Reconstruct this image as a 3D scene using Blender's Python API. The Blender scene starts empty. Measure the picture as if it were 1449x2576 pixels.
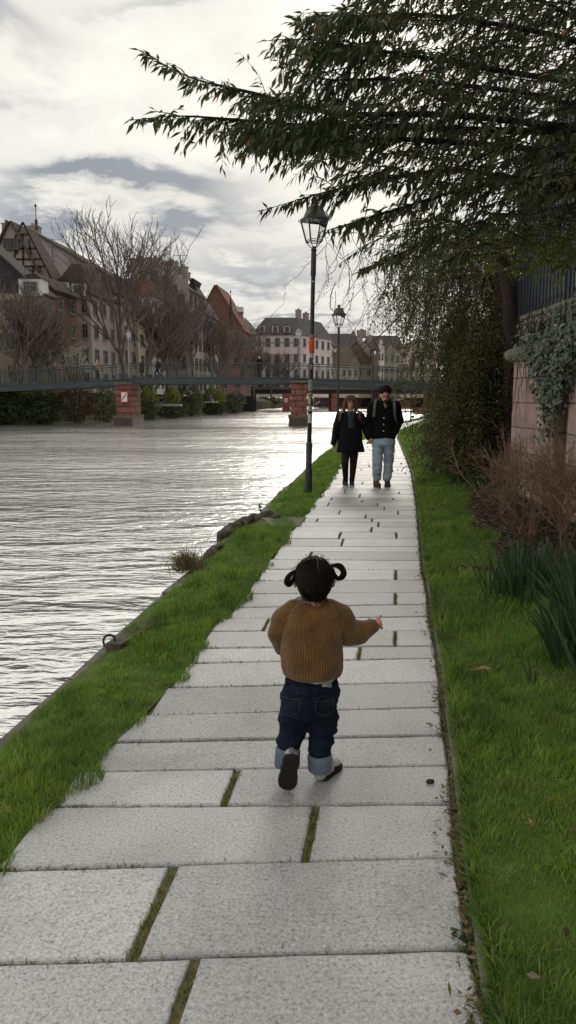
import bpy, bmesh, math, random
import numpy as np
from mathutils import Vector, Matrix, noise as mnoise
random.seed(11)
rng = np.random.default_rng(11)
sc = bpy.context.scene
COL = sc.collection
PI = math.pi

# ---------------------------------------------------------------- survey camera: sight lines turned into places in the world
FPX, UC, VC, EYE = 1870.0, 724.5, 1288.0, 1.47
PITCH = math.atan(280 / 1870)
CP, SP = math.cos(PITCH), math.sin(PITCH)
def ray(u, v):
    a = (u - UC) / FPX; b = (VC - v) / FPX
    return Vector((a, CP + SP * b, -SP + CP * b))
def G(u, v, z=0.0):
    d = ray(u, v); t = (z - EYE) / d.z
    return Vector((d.x * t, d.y * t, z))
def P(u, v, Y):
    d = ray(u, v); t = Y / d.y
    return Vector((d.x * t, Y, EYE + d.z * t))
def XU(u, Y): return (u - UC) / FPX * Y          # good enough near the horizon
def ZV(v, Y): return P(UC, v, Y).z

# ---------------------------------------------------------------- objects
def setp(o, label=None, cat=None, group=None, kind=None):
    if label: o['label'] = label
    if cat: o['category'] = cat
    if group: o['group'] = group
    if kind: o['kind'] = kind
    return o
def empty(name, loc, label, cat, group=None, rz=0.0):
    o = bpy.data.objects.new(name, None); COL.objects.link(o)
    o.location = loc; o.rotation_euler = (0, 0, rz); o.empty_display_size = 0.1
    return setp(o, label, cat, group)
def link(name, me, parent=None, world=True):
    o = bpy.data.objects.new(name, me); COL.objects.link(o)
    if parent is not None:
        o.parent = parent
        if world: o.matrix_parent_inverse = pworld(parent).inverted()
    return o
def pworld(p):
    m = Matrix.LocRotScale(p.location, p.rotation_euler, p.scale)
    if p.parent is not None: m = pworld(p.parent) @ p.matrix_parent_inverse @ m
    return m
def copy_tree(o, parent=None):
    c = o.copy(); COL.objects.link(c)
    if parent is not None: c.parent = parent
    for ch in list(o.children): copy_tree(ch, c)
    return c

class MB:
    def __init__(s): s.v = []; s.f = []; s.m = []; s.mi = 0
    def mat(s, i): s.mi = i; return s
    def add(s, vs, fs):
        b = len(s.v); s.v += [tuple(p) for p in vs]
        for f in fs: s.f.append(tuple(i + b for i in f)); s.m.append(s.mi)
        return s
    def quad(s, a, b, c, d): return s.add([a, b, c, d], [(0, 1, 2, 3)])
    def box(s, c, size, rz=0.0, M=None, taper=1.0):
        x, y, z = size[0] / 2, size[1] / 2, size[2] / 2
        R = Matrix.Rotation(rz, 3, 'Z') if M is None else M
        c = Vector(c); vs = []
        for k, (i, j) in [(-1, (-1, -1)), (-1, (1, -1)), (-1, (1, 1)), (-1, (-1, 1)), (1, (-1, -1)), (1, (1, -1)), (1, (1, 1)), (1, (-1, 1))]:
            t = taper if k > 0 else 1.0
            vs.append(c + R @ Vector((i * x * t, j * y * t, k * z)))
        return s.add(vs, [(0, 3, 2, 1), (4, 5, 6, 7), (0, 1, 5, 4), (1, 2, 6, 5), (2, 3, 7, 6), (3, 0, 4, 7)])
    def prism(s, pts, d):
        n = len(pts); d = Vector(d); vs = [Vector(p) for p in pts] + [Vector(p) + d for p in pts]
        return s.add(vs, [tuple(range(n))[::-1], tuple(range(n, 2 * n))] + [(i, (i + 1) % n, n + (i + 1) % n, n + i) for i in range(n)])
    def tube(s, pts, rad, n=6, cap=True, flat=None):
        pts = [Vector(p) for p in pts]; k = len(pts)
        if not hasattr(rad, '__len__'): rad = [rad] * k
        t0 = (pts[1] - pts[0]).normalized()
        ref = Vector((0, 0, 1)) if abs(t0.z) < 0.9 else Vector((1, 0, 0))
        a = t0.cross(ref).normalized(); vs = []
        for i, p in enumerate(pts):
            t = (pts[min(i + 1, k - 1)] - pts[max(i - 1, 0)])
            t = t.normalized() if t.length > 1e-9 else t0
            a = (a - t * a.dot(t)); a = a.normalized() if a.length > 1e-6 else t.orthogonal().normalized()
            b = t.cross(a)
            ra = rad[i]; rb = ra
            if isinstance(ra, (tuple, list)): ra, rb = ra
            for j in range(n):
                w = 2 * PI * j / n
                vs.append(p + a * (ra * math.cos(w)) + b * (rb * math.sin(w)))
        fs = [(i * n + j, i * n + (j + 1) % n, (i + 1) * n + (j + 1) % n, (i + 1) * n + j) for i in range(k - 1) for j in range(n)]
        if cap: fs += [tuple(range(n))[::-1], tuple(range((k - 1) * n, k * n))]
        return s.add(vs, fs)
    def lathe(s, prof, c=(0, 0, 0), n=16, ax=None, rot0=0.0):
        R = ax if ax is not None else Matrix.Identity(3); c = Vector(c); vs = []
        for r, z in prof:
            for j in range(n):
                w = 2 * PI * j / n + rot0
                vs.append(c + R @ Vector((r * math.cos(w), r * math.sin(w), z)))
        k = len(prof)
        fs = [(i * n + j, i * n + (j + 1) % n, (i + 1) * n + (j + 1) % n, (i + 1) * n + j) for i in range(k - 1) for j in range(n)]
        fs += [tuple(range(n))[::-1], tuple(range((k - 1) * n, k * n))]
        return s.add(vs, fs)
    def ell(s, c, r, n=12, m=8, R=None):
        R = R if R is not None else Matrix.Identity(3); c = Vector(c); vs = [c + R @ Vector((0, 0, -r[2]))]
        for i in range(1, m):
            ph = -PI / 2 + PI * i / m
            for j in range(n):
                w = 2 * PI * j / n
                vs.append(c + R @ Vector((r[0] * math.cos(ph) * math.cos(w), r[1] * math.cos(ph) * math.sin(w), r[2] * math.sin(ph))))
        vs.append(c + R @ Vector((0, 0, r[2]))); L = len(vs) - 1
        fs = [(0, 1 + (j + 1) % n, 1 + j) for j in range(n)]
        fs += [(1 + i * n + j, 1 + i * n + (j + 1) % n, 1 + (i + 1) * n + (j + 1) % n, 1 + (i + 1) * n + j) for i in range(m - 2) for j in range(n)]
        b = 1 + (m - 2) * n
        fs += [(b + j, b + (j + 1) % n, L) for j in range(n)]
        return s.add(vs, fs)
    def cap(s, p0, p1, r0, r1, n=12, k=4):
        """round-ended tapered limb"""
        p0 = Vector(p0); p1 = Vector(p1); d = (p1 - p0); d = d.normalized() if d.length > 1e-9 else Vector((0, 0, 1))
        pts = []; rr = []
        for i in range(k):
            w = PI / 2 * (1 - i / k) * 0.98
            pts.append(p0 - d * r0 * math.sin(w)); rr.append(max(r0 * math.cos(w), 1e-4))
        pts.append(p0); rr.append(r0); pts.append(p1); rr.append(r1)
        for i in range(1, k + 1):
            w = PI / 2 * (i / k) * 0.98
            pts.append(p1 + d * r1 * math.sin(w)); rr.append(max(r1 * math.cos(w), 1e-4))
        return s.tube(pts, rr, n)
    def chain(s, pts, rr, n=12):
        for i in range(len(pts) - 1): s.cap(pts[i], pts[i + 1], rr[i], rr[i + 1], n)
        return s
    def mesh(s, name, mats, smooth=False):
        me = bpy.data.meshes.new(name); me.from_pydata(s.v, [], s.f)
        if not isinstance(mats, (list, tuple)): mats = [mats]
        for m in mats: me.materials.append(m)
        me.polygons.foreach_set('material_index', s.m)
        if smooth: me.polygons.foreach_set('use_smooth', [True] * len(me.polygons))
        me.update(); return me
    def build(s, name, mats, parent=None, smooth=False):
        return link(name, s.mesh(name, mats, smooth), parent)

def np_mesh(name, V, Fc, mat, smooth=False):
    V = np.asarray(V, dtype=np.float32); Fc = np.asarray(Fc, dtype=np.int32)
    me = bpy.data.meshes.new(name); k = Fc.shape[1]
    me.vertices.add(len(V)); me.vertices.foreach_set('co', V.ravel())
    me.loops.add(Fc.size); me.loops.foreach_set('vertex_index', Fc.ravel())
    me.polygons.add(len(Fc)); me.polygons.foreach_set('loop_start', np.arange(0, Fc.size, k, dtype=np.int32))
    try: me.polygons.foreach_set('loop_total', np.full(len(Fc), k, dtype=np.int32))
    except Exception: pass
    if smooth: me.polygons.foreach_set('use_smooth', np.ones(len(Fc), dtype=bool))
    me.materials.append(mat); me.update(calc_edges=True); me.validate()
    return me

_tmp = bpy.data.scenes.new('fusing')
class PV:
    __slots__ = ('co', 'normal')
class PM:
    def __init__(s, me):
        n = len(me.vertices); a = np.empty(n * 3, np.float32); b = np.empty(n * 3, np.float32); me.vertices.foreach_get('co', a); me.vertices.foreach_get('normal', b)
        s.attributes = me.attributes; s.vertices = []
        for p, q in zip(a.reshape(-1, 3).tolist(), b.reshape(-1, 3).tolist()):
            v = PV(); v.co = Vector(p); v.normal = Vector(q); s.vertices.append(v)
    def write(s, me): me.vertices.foreach_set('co', np.array([tuple(v.co) for v in s.vertices], np.float32).ravel()); me.update()
def remesh(mb, name, mat, parent, voxel, smooth=4, fac=0.5, fn=None):
    """overlapping closed shapes of one body or garment fused into one continuous skin"""
    me = mb.mesh(name + '_raw', [])
    o = bpy.data.objects.new(name + '_raw', me); _tmp.collection.objects.link(o)
    r = o.modifiers.new('r', 'REMESH'); r.mode = 'VOXEL'; r.voxel_size = voxel; r.use_smooth_shade = True
    if smooth:
        q = o.modifiers.new('s', 'SMOOTH'); q.iterations = smooth; q.factor = fac
    vl = _tmp.view_layers[0]; vl.update(); dg = vl.depsgraph
    out = bpy.data.meshes.new_from_object(o.evaluated_get(dg))
    bpy.data.objects.remove(o); bpy.data.meshes.remove(me)
    out.name = name; out.materials.clear()
    for m in (mat if isinstance(mat, (list, tuple)) else [mat]): out.materials.append(m)
    if fn is not None: pm = PM(out); fn(pm); pm.write(out)
    out.polygons.foreach_set('use_smooth', [True] * len(out.polygons))
    out.update()
    return link(name, out, parent)

# ---------------------------------------------------------------- materials
class NT:
    def __init__(s, name):
        s.m = bpy.data.materials.new(name); s.m.use_nodes = True; s.t = s.m.node_tree; s.t.nodes.clear()
        s.out = s.n('ShaderNodeOutputMaterial')
    def n(s, typ, **kw):
        x = s.t.nodes.new(typ)
        for k, v in kw.items():
            if k in x.inputs.keys(): x.inputs[k].default_value = v
            else: setattr(x, k, v)
        return x
    def l(s, a, b): s.t.links.new(a, b)
    def coords(s, kind='Object', scale=(1, 1, 1), rot=(0, 0, 0)):
        tc = s.n('ShaderNodeTexCoord'); mp = s.n('ShaderNodeMapping')
        mp.inputs['Scale'].default_value = scale; mp.inputs['Rotation'].default_value = rot
        s.l(tc.outputs[kind], mp.inputs['Vector']); return mp.outputs['Vector']
    def noise(s, vec, scale, detail=4, rough=0.55, dist=0.0):
        x = s.n('ShaderNodeTexNoise'); x.inputs['Scale'].default_value = scale; x.inputs['Detail'].default_value = detail
        x.inputs['Roughness'].default_value = rough; x.inputs['Distortion'].default_value = dist
        s.l(vec, x.inputs['Vector']); return x.outputs['Fac']
    def ramp(s, fac, stops):
        r = s.n('ShaderNodeValToRGB'); e = r.color_ramp.elements
        while len(e) < len(stops): e.new(0.5)
        for i, (p, c) in enumerate(stops):
            e[i].position = p; e[i].color = (c if len(c) == 4 else (*c, 1)) if hasattr(c, '__len__') else (c, c, c, 1)
        s.l(fac, r.inputs['Fac']); return r.outputs['Color']
    def mix(s, fac, a, b, mode='MIX'):
        x = s.n('ShaderNodeMix'); x.data_type = 'RGBA'; x.blend_type = mode
        for sock, v in ((x.inputs[0], fac), (x.inputs[6], a), (x.inputs[7], b)):
            if isinstance(v, bpy.types.NodeSocket): s.l(v, sock)
            elif hasattr(v, '__len__'): sock.default_value = (*v[:3], 1)
            else: sock.default_value = v
        return x.outputs[2]
    def math(s, op, a, b=0.0, c=0.0):
        x = s.n('ShaderNodeMath'); x.operation = op
        for i, v in enumerate((a, b, c)):
            if isinstance(v, bpy.types.NodeSocket): s.l(v, x.inputs[i])
            else: x.inputs[i].default_value = v
        return x.outputs[0]
    def bump(s, h, strength=0.3, dist=0.01):
        b = s.n('ShaderNodeBump'); b.inputs['Strength'].default_value = strength; b.inputs['Distance'].default_value = dist
        s.l(h, b.inputs['Height']); return b.outputs['Normal']
    def bsdf(s, color, rough=0.8, spec=0.3, normal=None, **kw):
        b = s.n('ShaderNodeBsdfPrincipled')
        for k, v in (('Base Color', color), ('Roughness', rough), ('Specular IOR Level', spec)) + tuple(kw.items()):
            if isinstance(v, bpy.types.NodeSocket): s.l(v, b.inputs[k])
            elif k == 'Base Color': b.inputs[k].default_value = (*v[:3], 1)
            else: b.inputs[k].default_value = v
        if normal is not None: s.l(normal, b.inputs['Normal'])
        s.l(b.outputs[0], s.out.inputs['Surface']); return b
    def island(s):
        return s.n('ShaderNodeNewGeometry').outputs['Random Per Island']

def SM(name, c1, c2=None, scale=4.0, rough=0.8, spec=0.3, bump=0.0, bscale=40.0, stretch=(1, 1, 1), stops=(0.35, 0.65), detail=5, **kw):
    """two-tone weathered surface"""
    t = NT(name); v = t.coords('Object', stretch)
    if c2 is None: c2 = tuple(x * 0.7 for x in c1)
    col = t.ramp(t.noise(v, scale, detail), [(stops[0], c1), (stops[1], c2)])
    nm = t.bump(t.noise(v, bscale, 4), bump) if bump else None
    t.bsdf(col, rough, spec, nm, **kw); return t.m
def LEAF(name, cols, rough=0.5, spec=0.4, trans=0.25, patch=None, rare=0.0):
    """leaf by leaf colour; rare squeezes the last colour into the top of the range"""
    t = NT(name); n = len(cols)
    col = t.ramp(t.island(), [((i / max(n - 1, 1)) if not rare else ((1 - 2 * rare) * i / (n - 2) if i < n - 1 else 1.0), c) for i, c in enumerate(cols)])
    if patch:
        v = t.coords('Object')
        col = t.mix(1.0, col, t.ramp(t.noise(v, patch, 4, .6), [(.30, (.68, .70, .76)), (.50, (1.05, 1.05, 1.0)), (.70, (1.5, 1.36, 1.1))]), 'MULTIPLY')
        col = t.mix(1.0, col, t.ramp(t.noise(v, patch * 5, 3, .6), [(.32, (.62, .64, .66)), (.62, (1.2, 1.15, 1.05))]), 'MULTIPLY')
    b = t.bsdf(col, rough, spec)
    if trans > 0:
        tr = t.n('ShaderNodeBsdfTranslucent'); t.l(t.mix(1.0, col, (1.0, 1.1, 0.5), 'MULTIPLY'), tr.inputs['Color'])
        mx = t.n('ShaderNodeMixShader'); mx.inputs[0].default_value = trans
        t.l(b.outputs[0], mx.inputs[1]); t.l(tr.outputs[0], mx.inputs[2]); t.l(mx.outputs[0], t.out.inputs['Surface'])
    return t.m

# ---------------------------------------------------------------- leaves and blades as small faces
def leaf_cards(C, D, N, L, W, fold=0.25, bend=0.15):
    """C base points, D directions, N face normals; lancet leaf of 6 verts / 4 triangles"""
    C = np.asarray(C, float); D = np.asarray(D, float); N = np.asarray(N, float)
    D = D / np.linalg.norm(D, axis=1, keepdims=True)
    S = np.cross(D, N); S /= np.linalg.norm(S, axis=1, keepdims=True) + 1e-9
    N2 = np.cross(S, D)
    L = np.asarray(L, float).reshape(-1, 1) * np.ones((len(C), 1)); W = np.asarray(W, float).reshape(-1, 1) * np.ones((len(C), 1))
    p0 = C
    p1 = C + D * L * 0.45 + S * W * 0.5 + N2 * W * fold
    p2 = C + D * L * 0.45 - S * W * 0.5 + N2 * W * fold
    pm = C + D * L * 0.5 - N2 * L * 0.02
    p3 = C + D * L - N2 * L * bend
    V = np.stack([p0, p1, pm, p2, p3], 1).reshape(-1, 3)
    b = (np.arange(len(C)) * 5)[:, None]
    F_ = np.concatenate([b + [0, 1, 2], b + [0, 2, 3], b + [1, 4, 2], b + [2, 4, 3]], 1).reshape(-1, 3)
    return V, F_
def blades(C, Hh, W, lean, az, curl=0.5):
    n = len(C); C = np.asarray(C, float)
    fx = np.cos(az); fy = np.sin(az); d = np.stack([fx, fy, np.zeros(n)], 1); s = np.stack([-fy, fx, np.zeros(n)], 1)
    tw = rng.uniform(0, PI, n); s = np.stack([np.cos(tw), np.sin(tw), np.zeros(n)], 1)
    Hh = Hh[:, None]; W = W[:, None]; lean = lean[:, None]; up = np.array([[0, 0, 1.0]])
    m = C + up * Hh * 0.55 + d * Hh * lean * 0.35
    t = C + up * Hh * (1 - 0.35 * lean * curl) + d * Hh * lean
    V = np.stack([C - s * W / 2, C + s * W / 2, m - s * W * 0.42, m + s * W * 0.42, t], 1).reshape(-1, 3)
    b = (np.arange(n) * 5)[:, None]
    F_ = np.concatenate([b + [0, 1, 3], b + [0, 3, 2], b + [2, 3, 4]], 1).reshape(-1, 3)
    return V, F_
def inpoly(x, y, poly):
    r = np.zeros(len(x), bool); n = len(poly)
    for i in range(n):
        x1, y1 = poly[i][:2]; x2, y2 = poly[(i + 1) % n][:2]
        c = ((y1 > y) != (y2 > y)) & (x < (x2 - x1) * (y - y1) / (y2 - y1 + 1e-12) + x1)
        r ^= c
    return r
def cat_mesh(parts):
    V = []; Fc = []; b = 0
    for v, f in parts:
        V.append(v); Fc.append(f + b); b += len(v)
    return np.concatenate(V), np.concatenate(Fc)
# ================================================================ camera, sky, sun
cam = bpy.data.cameras.new('camera'); cam.sensor_fit = 'VERTICAL'; cam.sensor_height = 36.0; cam.sensor_width = 36.0
cam.lens = FPX / 2576 * 36.0; cam.clip_start = 0.05; cam.clip_end = 9000
co = bpy.data.objects.new('camera', cam); COL.objects.link(co)
co.location = (0, 0, EYE); co.rotation_euler = (PI / 2 - PITCH, 0, 0); sc.camera = co
sc.view_settings.view_transform = 'Standard'; sc.view_settings.look = 'None'; sc.view_settings.exposure = 0
sc.cycles.max_bounces = 6; sc.cycles.transparent_max_bounces = 8

SUN_AZ, SUN_EL = math.radians(9), math.radians(27)
sd = Vector((math.sin(SUN_AZ) * math.cos(SUN_EL), math.cos(SUN_AZ) * math.cos(SUN_EL), math.sin(SUN_EL)))
sl = bpy.data.lights.new('sun', 'SUN'); sl.energy = 0.85; sl.angle = math.radians(20); sl.color = (1.0, 0.94, 0.84)
so = bpy.data.objects.new('sun', sl); COL.objects.link(so); so.rotation_euler = sd.to_track_quat('Z', 'Y').to_euler(); so.location = sd * 60

def make_world():
    w = bpy.data.worlds.new('World'); sc.world = w; w.use_nodes = True
    t = w.node_tree; t.nodes.clear()
    N = lambda typ: t.nodes.new(typ)
    def mth(op, a, b=0.0, c=0.0, clamp=False):
        x = N('ShaderNodeMath'); x.operation = op; x.use_clamp = clamp
        for i, v in enumerate((a, b, c)):
            if isinstance(v, bpy.types.NodeSocket): t.links.new(v, x.inputs[i])
            else: x.inputs[i].default_value = v
        return x.outputs[0]
    def mixc(f, a, b, mode='MIX'):
        x = N('ShaderNodeMix'); x.data_type = 'RGBA'; x.blend_type = mode
        for s_, v in ((x.inputs[0], f), (x.inputs[6], a), (x.inputs[7], b)):
            if isinstance(v, bpy.types.NodeSocket): t.links.new(v, s_)
            elif hasattr(v, '__len__'): s_.default_value = (*v, 1)
            else: s_.default_value = v
        return x.outputs[2]
    tc = N('ShaderNodeTexCoord'); sep = N('ShaderNodeSeparateXYZ'); t.links.new(tc.outputs['Generated'], sep.inputs[0])
    X, Y, Z = sep.outputs
    zc = mth('MAXIMUM', Z, 0.0)
    den = mth('ADD', zc, 0.16)
    comb = N('ShaderNodeCombineXYZ')
    t.links.new(mth('DIVIDE', X, den), comb.inputs[0]); t.links.new(mth('DIVIDE', Y, den), comb.inputs[1])
    def noise(scale, detail, rough, off=(0, 0, 0), dist=0.0):
        mp = N('ShaderNodeMapping'); mp.inputs['Location'].default_value = off; t.links.new(comb.outputs[0], mp.inputs[0])
        n = N('ShaderNodeTexNoise'); n.inputs['Scale'].default_value = scale; n.inputs['Detail'].default_value = detail
        n.inputs['Roughness'].default_value = rough; n.inputs['Distortion'].default_value = dist
        t.links.new(mp.outputs[0], n.inputs['Vector']); return n.outputs['Fac']
    big = noise(0.9, 7, 0.55, (3.1, 1.7, 0)); fine = noise(2.6, 8, 0.6, (0.3, 5.2, 0), 0.3)
    el = mth('ARCSINE', Z); az = mth('ARCTAN2', X, Y)
    # long grey cloud bank low in the west and two thinner ones
    wob = mth('MULTIPLY', mth('SUBTRACT', fine, 0.5), 0.22)
    wob2 = mth('MULTIPLY', mth('SUBTRACT', big, 0.5), 0.10)
    def bank(a0, e0, aw, ew, slope=0.0):
        e = mth('SUBTRACT', mth('ADD', mth('ADD', el, wob), wob2), mth('ADD', mth('MULTIPLY', mth('SUBTRACT', az, a0), slope), e0))
        q = mth('ADD', mth('POWER', mth('ABSOLUTE', mth('DIVIDE', mth('SUBTRACT', az, a0), aw)), 2.0), mth('POWER', mth('ABSOLUTE', mth('DIVIDE', e, ew)), 2.0))
        return mth('POWER', 2.718, mth('MULTIPLY', q, -1.0))
    R_ = math.radians
    b1 = mth('ADD', bank(R_(-11.0), R_(13.6), R_(8.5), R_(1.6), -0.03), mth('MULTIPLY', bank(R_(-16.5), R_(13.9), R_(3.6), R_(1.3)), 0.25))
    b2 = bank(R_(-21.0), R_(22.3), R_(5.5), R_(1.8), -0.2)
    b3 = bank(R_(-2.0), R_(10.0), R_(7.0), R_(1.3))
    b4 = bank(R_(-16.0), R_(10.2), R_(6.5), R_(0.9))
    b5 = bank(R_(-7.5), R_(27.0), R_(6.0), R_(0.55), 0.28)
    b6 = bank(R_(2.0), R_(5.6), R_(8.0), R_(0.7))
    bk = mth('MULTIPLY', b1, 1.3)
    for b_, g_ in ((b2, .70), (b3, .55), (b4, .5), (b5, .40), (b6, .75)): bk = mth('ADD', bk, mth('MULTIPLY', b_, g_))
    thin = N('ShaderNodeValToRGB'); e_ = thin.color_ramp.elements
    e_[0].position = 0.40; e_[0].color = (0, 0, 0, 1); e_[1].position = 0.78; e_[1].color = (1, 1, 1, 1)
    t.links.new(mth('ADD', mth('MULTIPLY', big, 0.6), mth('MULTIPLY', fine, 0.4)), thin.inputs['Fac'])
    dark = mth('ADD', bk, mth('MULTIPLY', thin.outputs['Color'], 0.78), clamp=True)
    cream = mixc(mth('MULTIPLY', fine, 1.0), (1.10, 1.05, 0.91), (0.92, 0.915, 0.875))
    grey = mixc(big, (0.25, 0.275, 0.32), (0.40, 0.42, 0.46))
    cloud = mixc(dark, cream, grey)
    # glow of the veiled sun
    dp = N('ShaderNodeVectorMath'); dp.operation = 'DOT_PRODUCT'; t.links.new(tc.outputs['Generated'], dp.inputs[0]); dp.inputs[1].default_value = sd
    glow = mth('POWER', mth('MAXIMUM', dp.outputs['Value'], 0.0), 22.0)
    glow2 = mth('POWER', mth('MAXIMUM', dp.outputs['Value'], 0.0), 300.0)
    cloud = mixc(1.0, cloud, mixc(glow, (0, 0, 0), (0.10, 0.09, 0.06)), 'ADD')
    cloud = mixc(1.0, cloud, mixc(glow2, (0, 0, 0), (0.55, 0.5, 0.42)), 'ADD')
    # overhead sky brightened as added fill, almost even behind the camera
    fb = mth('SMOOTH_MIN', 1.0, mth('ADD', mth('MULTIPLY', Y, 0.12), 1.08), 0.1)
    up = mth('SUBTRACT', 1.0, mth('MULTIPLY', mth('MAXIMUM', mth('SUBTRACT', Z, 0.55), 0.0), -2.5))
    cloud = mixc(1.0, cloud, mixc(mth('MULTIPLY', mth('MAXIMUM', fb, 0.85), up), (0, 0, 0), (1, 1, 1)), 'MULTIPLY')
    sky = N('ShaderNodeTexSky'); sky.sky_type = 'NISHITA'; sky.sun_disc = False; sky.sun_elevation = SUN_EL; sky.sun_rotation = SUN_AZ
    bg1 = N('ShaderNodeBackground'); t.links.new(sky.outputs[0], bg1.inputs[0]); bg1.inputs[1].default_value = 0.05
    bg2 = N('ShaderNodeBackground'); t.links.new(cloud, bg2.inputs[0]); bg2.inputs[1].default_value = 1.06
    mx = N('ShaderNodeMixShader'); mx.inputs[0].default_value = 0.90
    t.links.new(bg1.outputs[0], mx.inputs[1]); t.links.new(bg2.outputs[0], mx.inputs[2])
    o = N('ShaderNodeOutputWorld'); t.links.new(mx.outputs[0], o.inputs[0])
make_world()

# ================================================================ ground, river, path
WATER_Z = -0.60
def interp(tab):
    tab = sorted(tab); ys = np.array([a for a, _ in tab]); xs = np.array([b for _, b in tab])
    return lambda y: np.interp(y, ys, xs)
def edge(px, z=0.0, pre=()):
    return interp([(g.y, g.x) for g in (G(u, v, z) for u, v in px)] + list(pre))
_XL = edge([(45, 2110), (160, 2015), (215, 1935), (285, 1865), (365, 1797), (420, 1725), (478, 1665), (500, 1625), (530, 1585), (562, 1553), (595, 1525),
            (622, 1490), (655, 1440), (685, 1400), (705, 1375), (730, 1342), (760, 1305), (790, 1265), (815, 1235), (840, 1200), (850, 1180), (905, 1110),
            (1009, 1066), (1087, 1048)], 0, [(0.0, -0.90), (1.6, -0.90), (2.0, -0.93)])
_XR = edge([(1205, 2576), (1195, 2420), (1165, 2300), (1150, 2170), (1140, 2030), (1135, 1930), (1120, 1850), (1112, 1780), (1108, 1715), (1100, 1655),
            (1088, 1590), (1080, 1550), (1075, 1490), (1062, 1430), (1058, 1380), (1052, 1320), (1048, 1270), (1042, 1230), (1035, 1190), (1020, 1150),
            (998, 1100), (1006, 1084), (1051, 1062), (1090, 1050)], 0, [(0.0, 0.58)])
_XQ = edge([(0, 1874), (94, 1788), (156, 1730), (222, 1674), (278, 1621), (333, 1568), (355, 1541), (433, 1480), (489, 1435), (550, 1363), (600, 1330),
            (650, 1302), (667, 1280), (700, 1243), (744, 1207), (800, 1152), (845, 1120), (921, 1075), (1010, 1064), (1087, 1045)], -0.05, [(0.0, -1.62), (1.5, -1.52)])
XL, XR, XQ = _XL, _XR, _XQ
def XW(y): return np.interp(y, [0, 12, 15, 20, 30, 45, 70], [3.42, 3.42, 3.6, 4.5, 7.2, 12.3, 21.0])      # foot of the garden wall
def lawn_z(x, y):
    d = np.clip((x - XR(y) - 0.05), 0, 4)
    return 0.022 + 0.035 * d + 0.012 * np.sin(x * 3.1 + y * 1.7) + 0.010 * np.sin(y * 4.3 - x * 2.2)
def verge_z(x, y):
    w = np.maximum(XL(y) - XQ(y), 0.05); k = np.clip((x - XQ(y)) / w, 0, 1)
    return -0.055 + 0.055 * np.sqrt(k) + 0.02 * np.sin(PI * k) + 0.008 * np.sin(y * 3.7 + x * 5)

# one sheet under everything, out to the horizon
soil = SM('river_bed', (0.06, 0.06, 0.045), (0.04, 0.045, 0.03), 0.4, 0.9)
mb = MB(); mb.quad((-4000, -200, -2.6), (4000, -200, -2.6), (4000, 8000, -2.6), (-4000, 8000, -2.6))
setp(mb.build('ground', soil), kind='structure')

def water_mat():
    t = NT('river_water'); v = t.coords('Object')
    # current: swells squeezed along the view, small chop on top
    v1 = t.coords('Object', (0.75, 1.9, 1), (0, 0, math.radians(-9))); v2 = t.coords('Object', (2.3, 5.4, 1), (0, 0, math.radians(8))); v3 = t.coords('Object', (6.0, 12, 1), (0, 0, math.radians(16)))
    h = t.math('ADD', t.math('MULTIPLY', t.noise(v1, 1.0, 3, 0.5, 0.6), 1.0), t.math('ADD', t.math('MULTIPLY', t.noise(v2, 1.0, 3, 0.5, 0.8), 0.36), t.math('MULTIPLY', t.noise(v3, 1.0, 2, 0.5, 0.5), 0.12)))
    v4 = t.coords('Object', (0.06, 0.15, 1), (0, 0, math.radians(6))); gust = t.ramp(t.noise(v4, 1.0, 4, .6), [(.34, .5), (.52, 1.0), (.68, 1.7)]); h = t.math('MULTIPLY', h, gust)
    n = t.bump(h, 1.0, 0.105)
    g = t.n('ShaderNodeBsdfGlossy'); g.inputs['Color'].default_value = (1.0, 1.0, 0.98, 1); g.inputs['Roughness'].default_value = 0.17; t.l(n, g.inputs['Normal'])
    d = t.n('ShaderNodeBsdfDiffuse'); d.inputs['Color'].default_value = (0.50, 0.51, 0.49, 1); t.l(n, d.inputs['Normal'])
    lw = t.n('ShaderNodeLayerWeight'); lw.inputs['Blend'].default_value = 0.5; t.l(n, lw.inputs['Normal'])
    f = t.ramp(lw.outputs['Facing'], [(0.15, 0.50), (0.40, 0.84), (0.58, 0.97), (0.85, 0.95), (0.97, 0.90)])
    mx = t.n('ShaderNodeMixShader'); t.l(f, mx.inputs[0]); t.l(d.outputs[0], mx.inputs[1]); t.l(g.outputs[0], mx.inputs[2])
    t.l(mx.outputs[0], t.out.inputs['Surface']); return t.m
mb = MB(); mb.quad((-160, -30, WATER_Z), (160, -30, WATER_Z), (160, 420, WATER_Z), (-160, 420, WATER_Z))
setp(mb.build('river', water_mat()), kind='structure')

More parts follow.
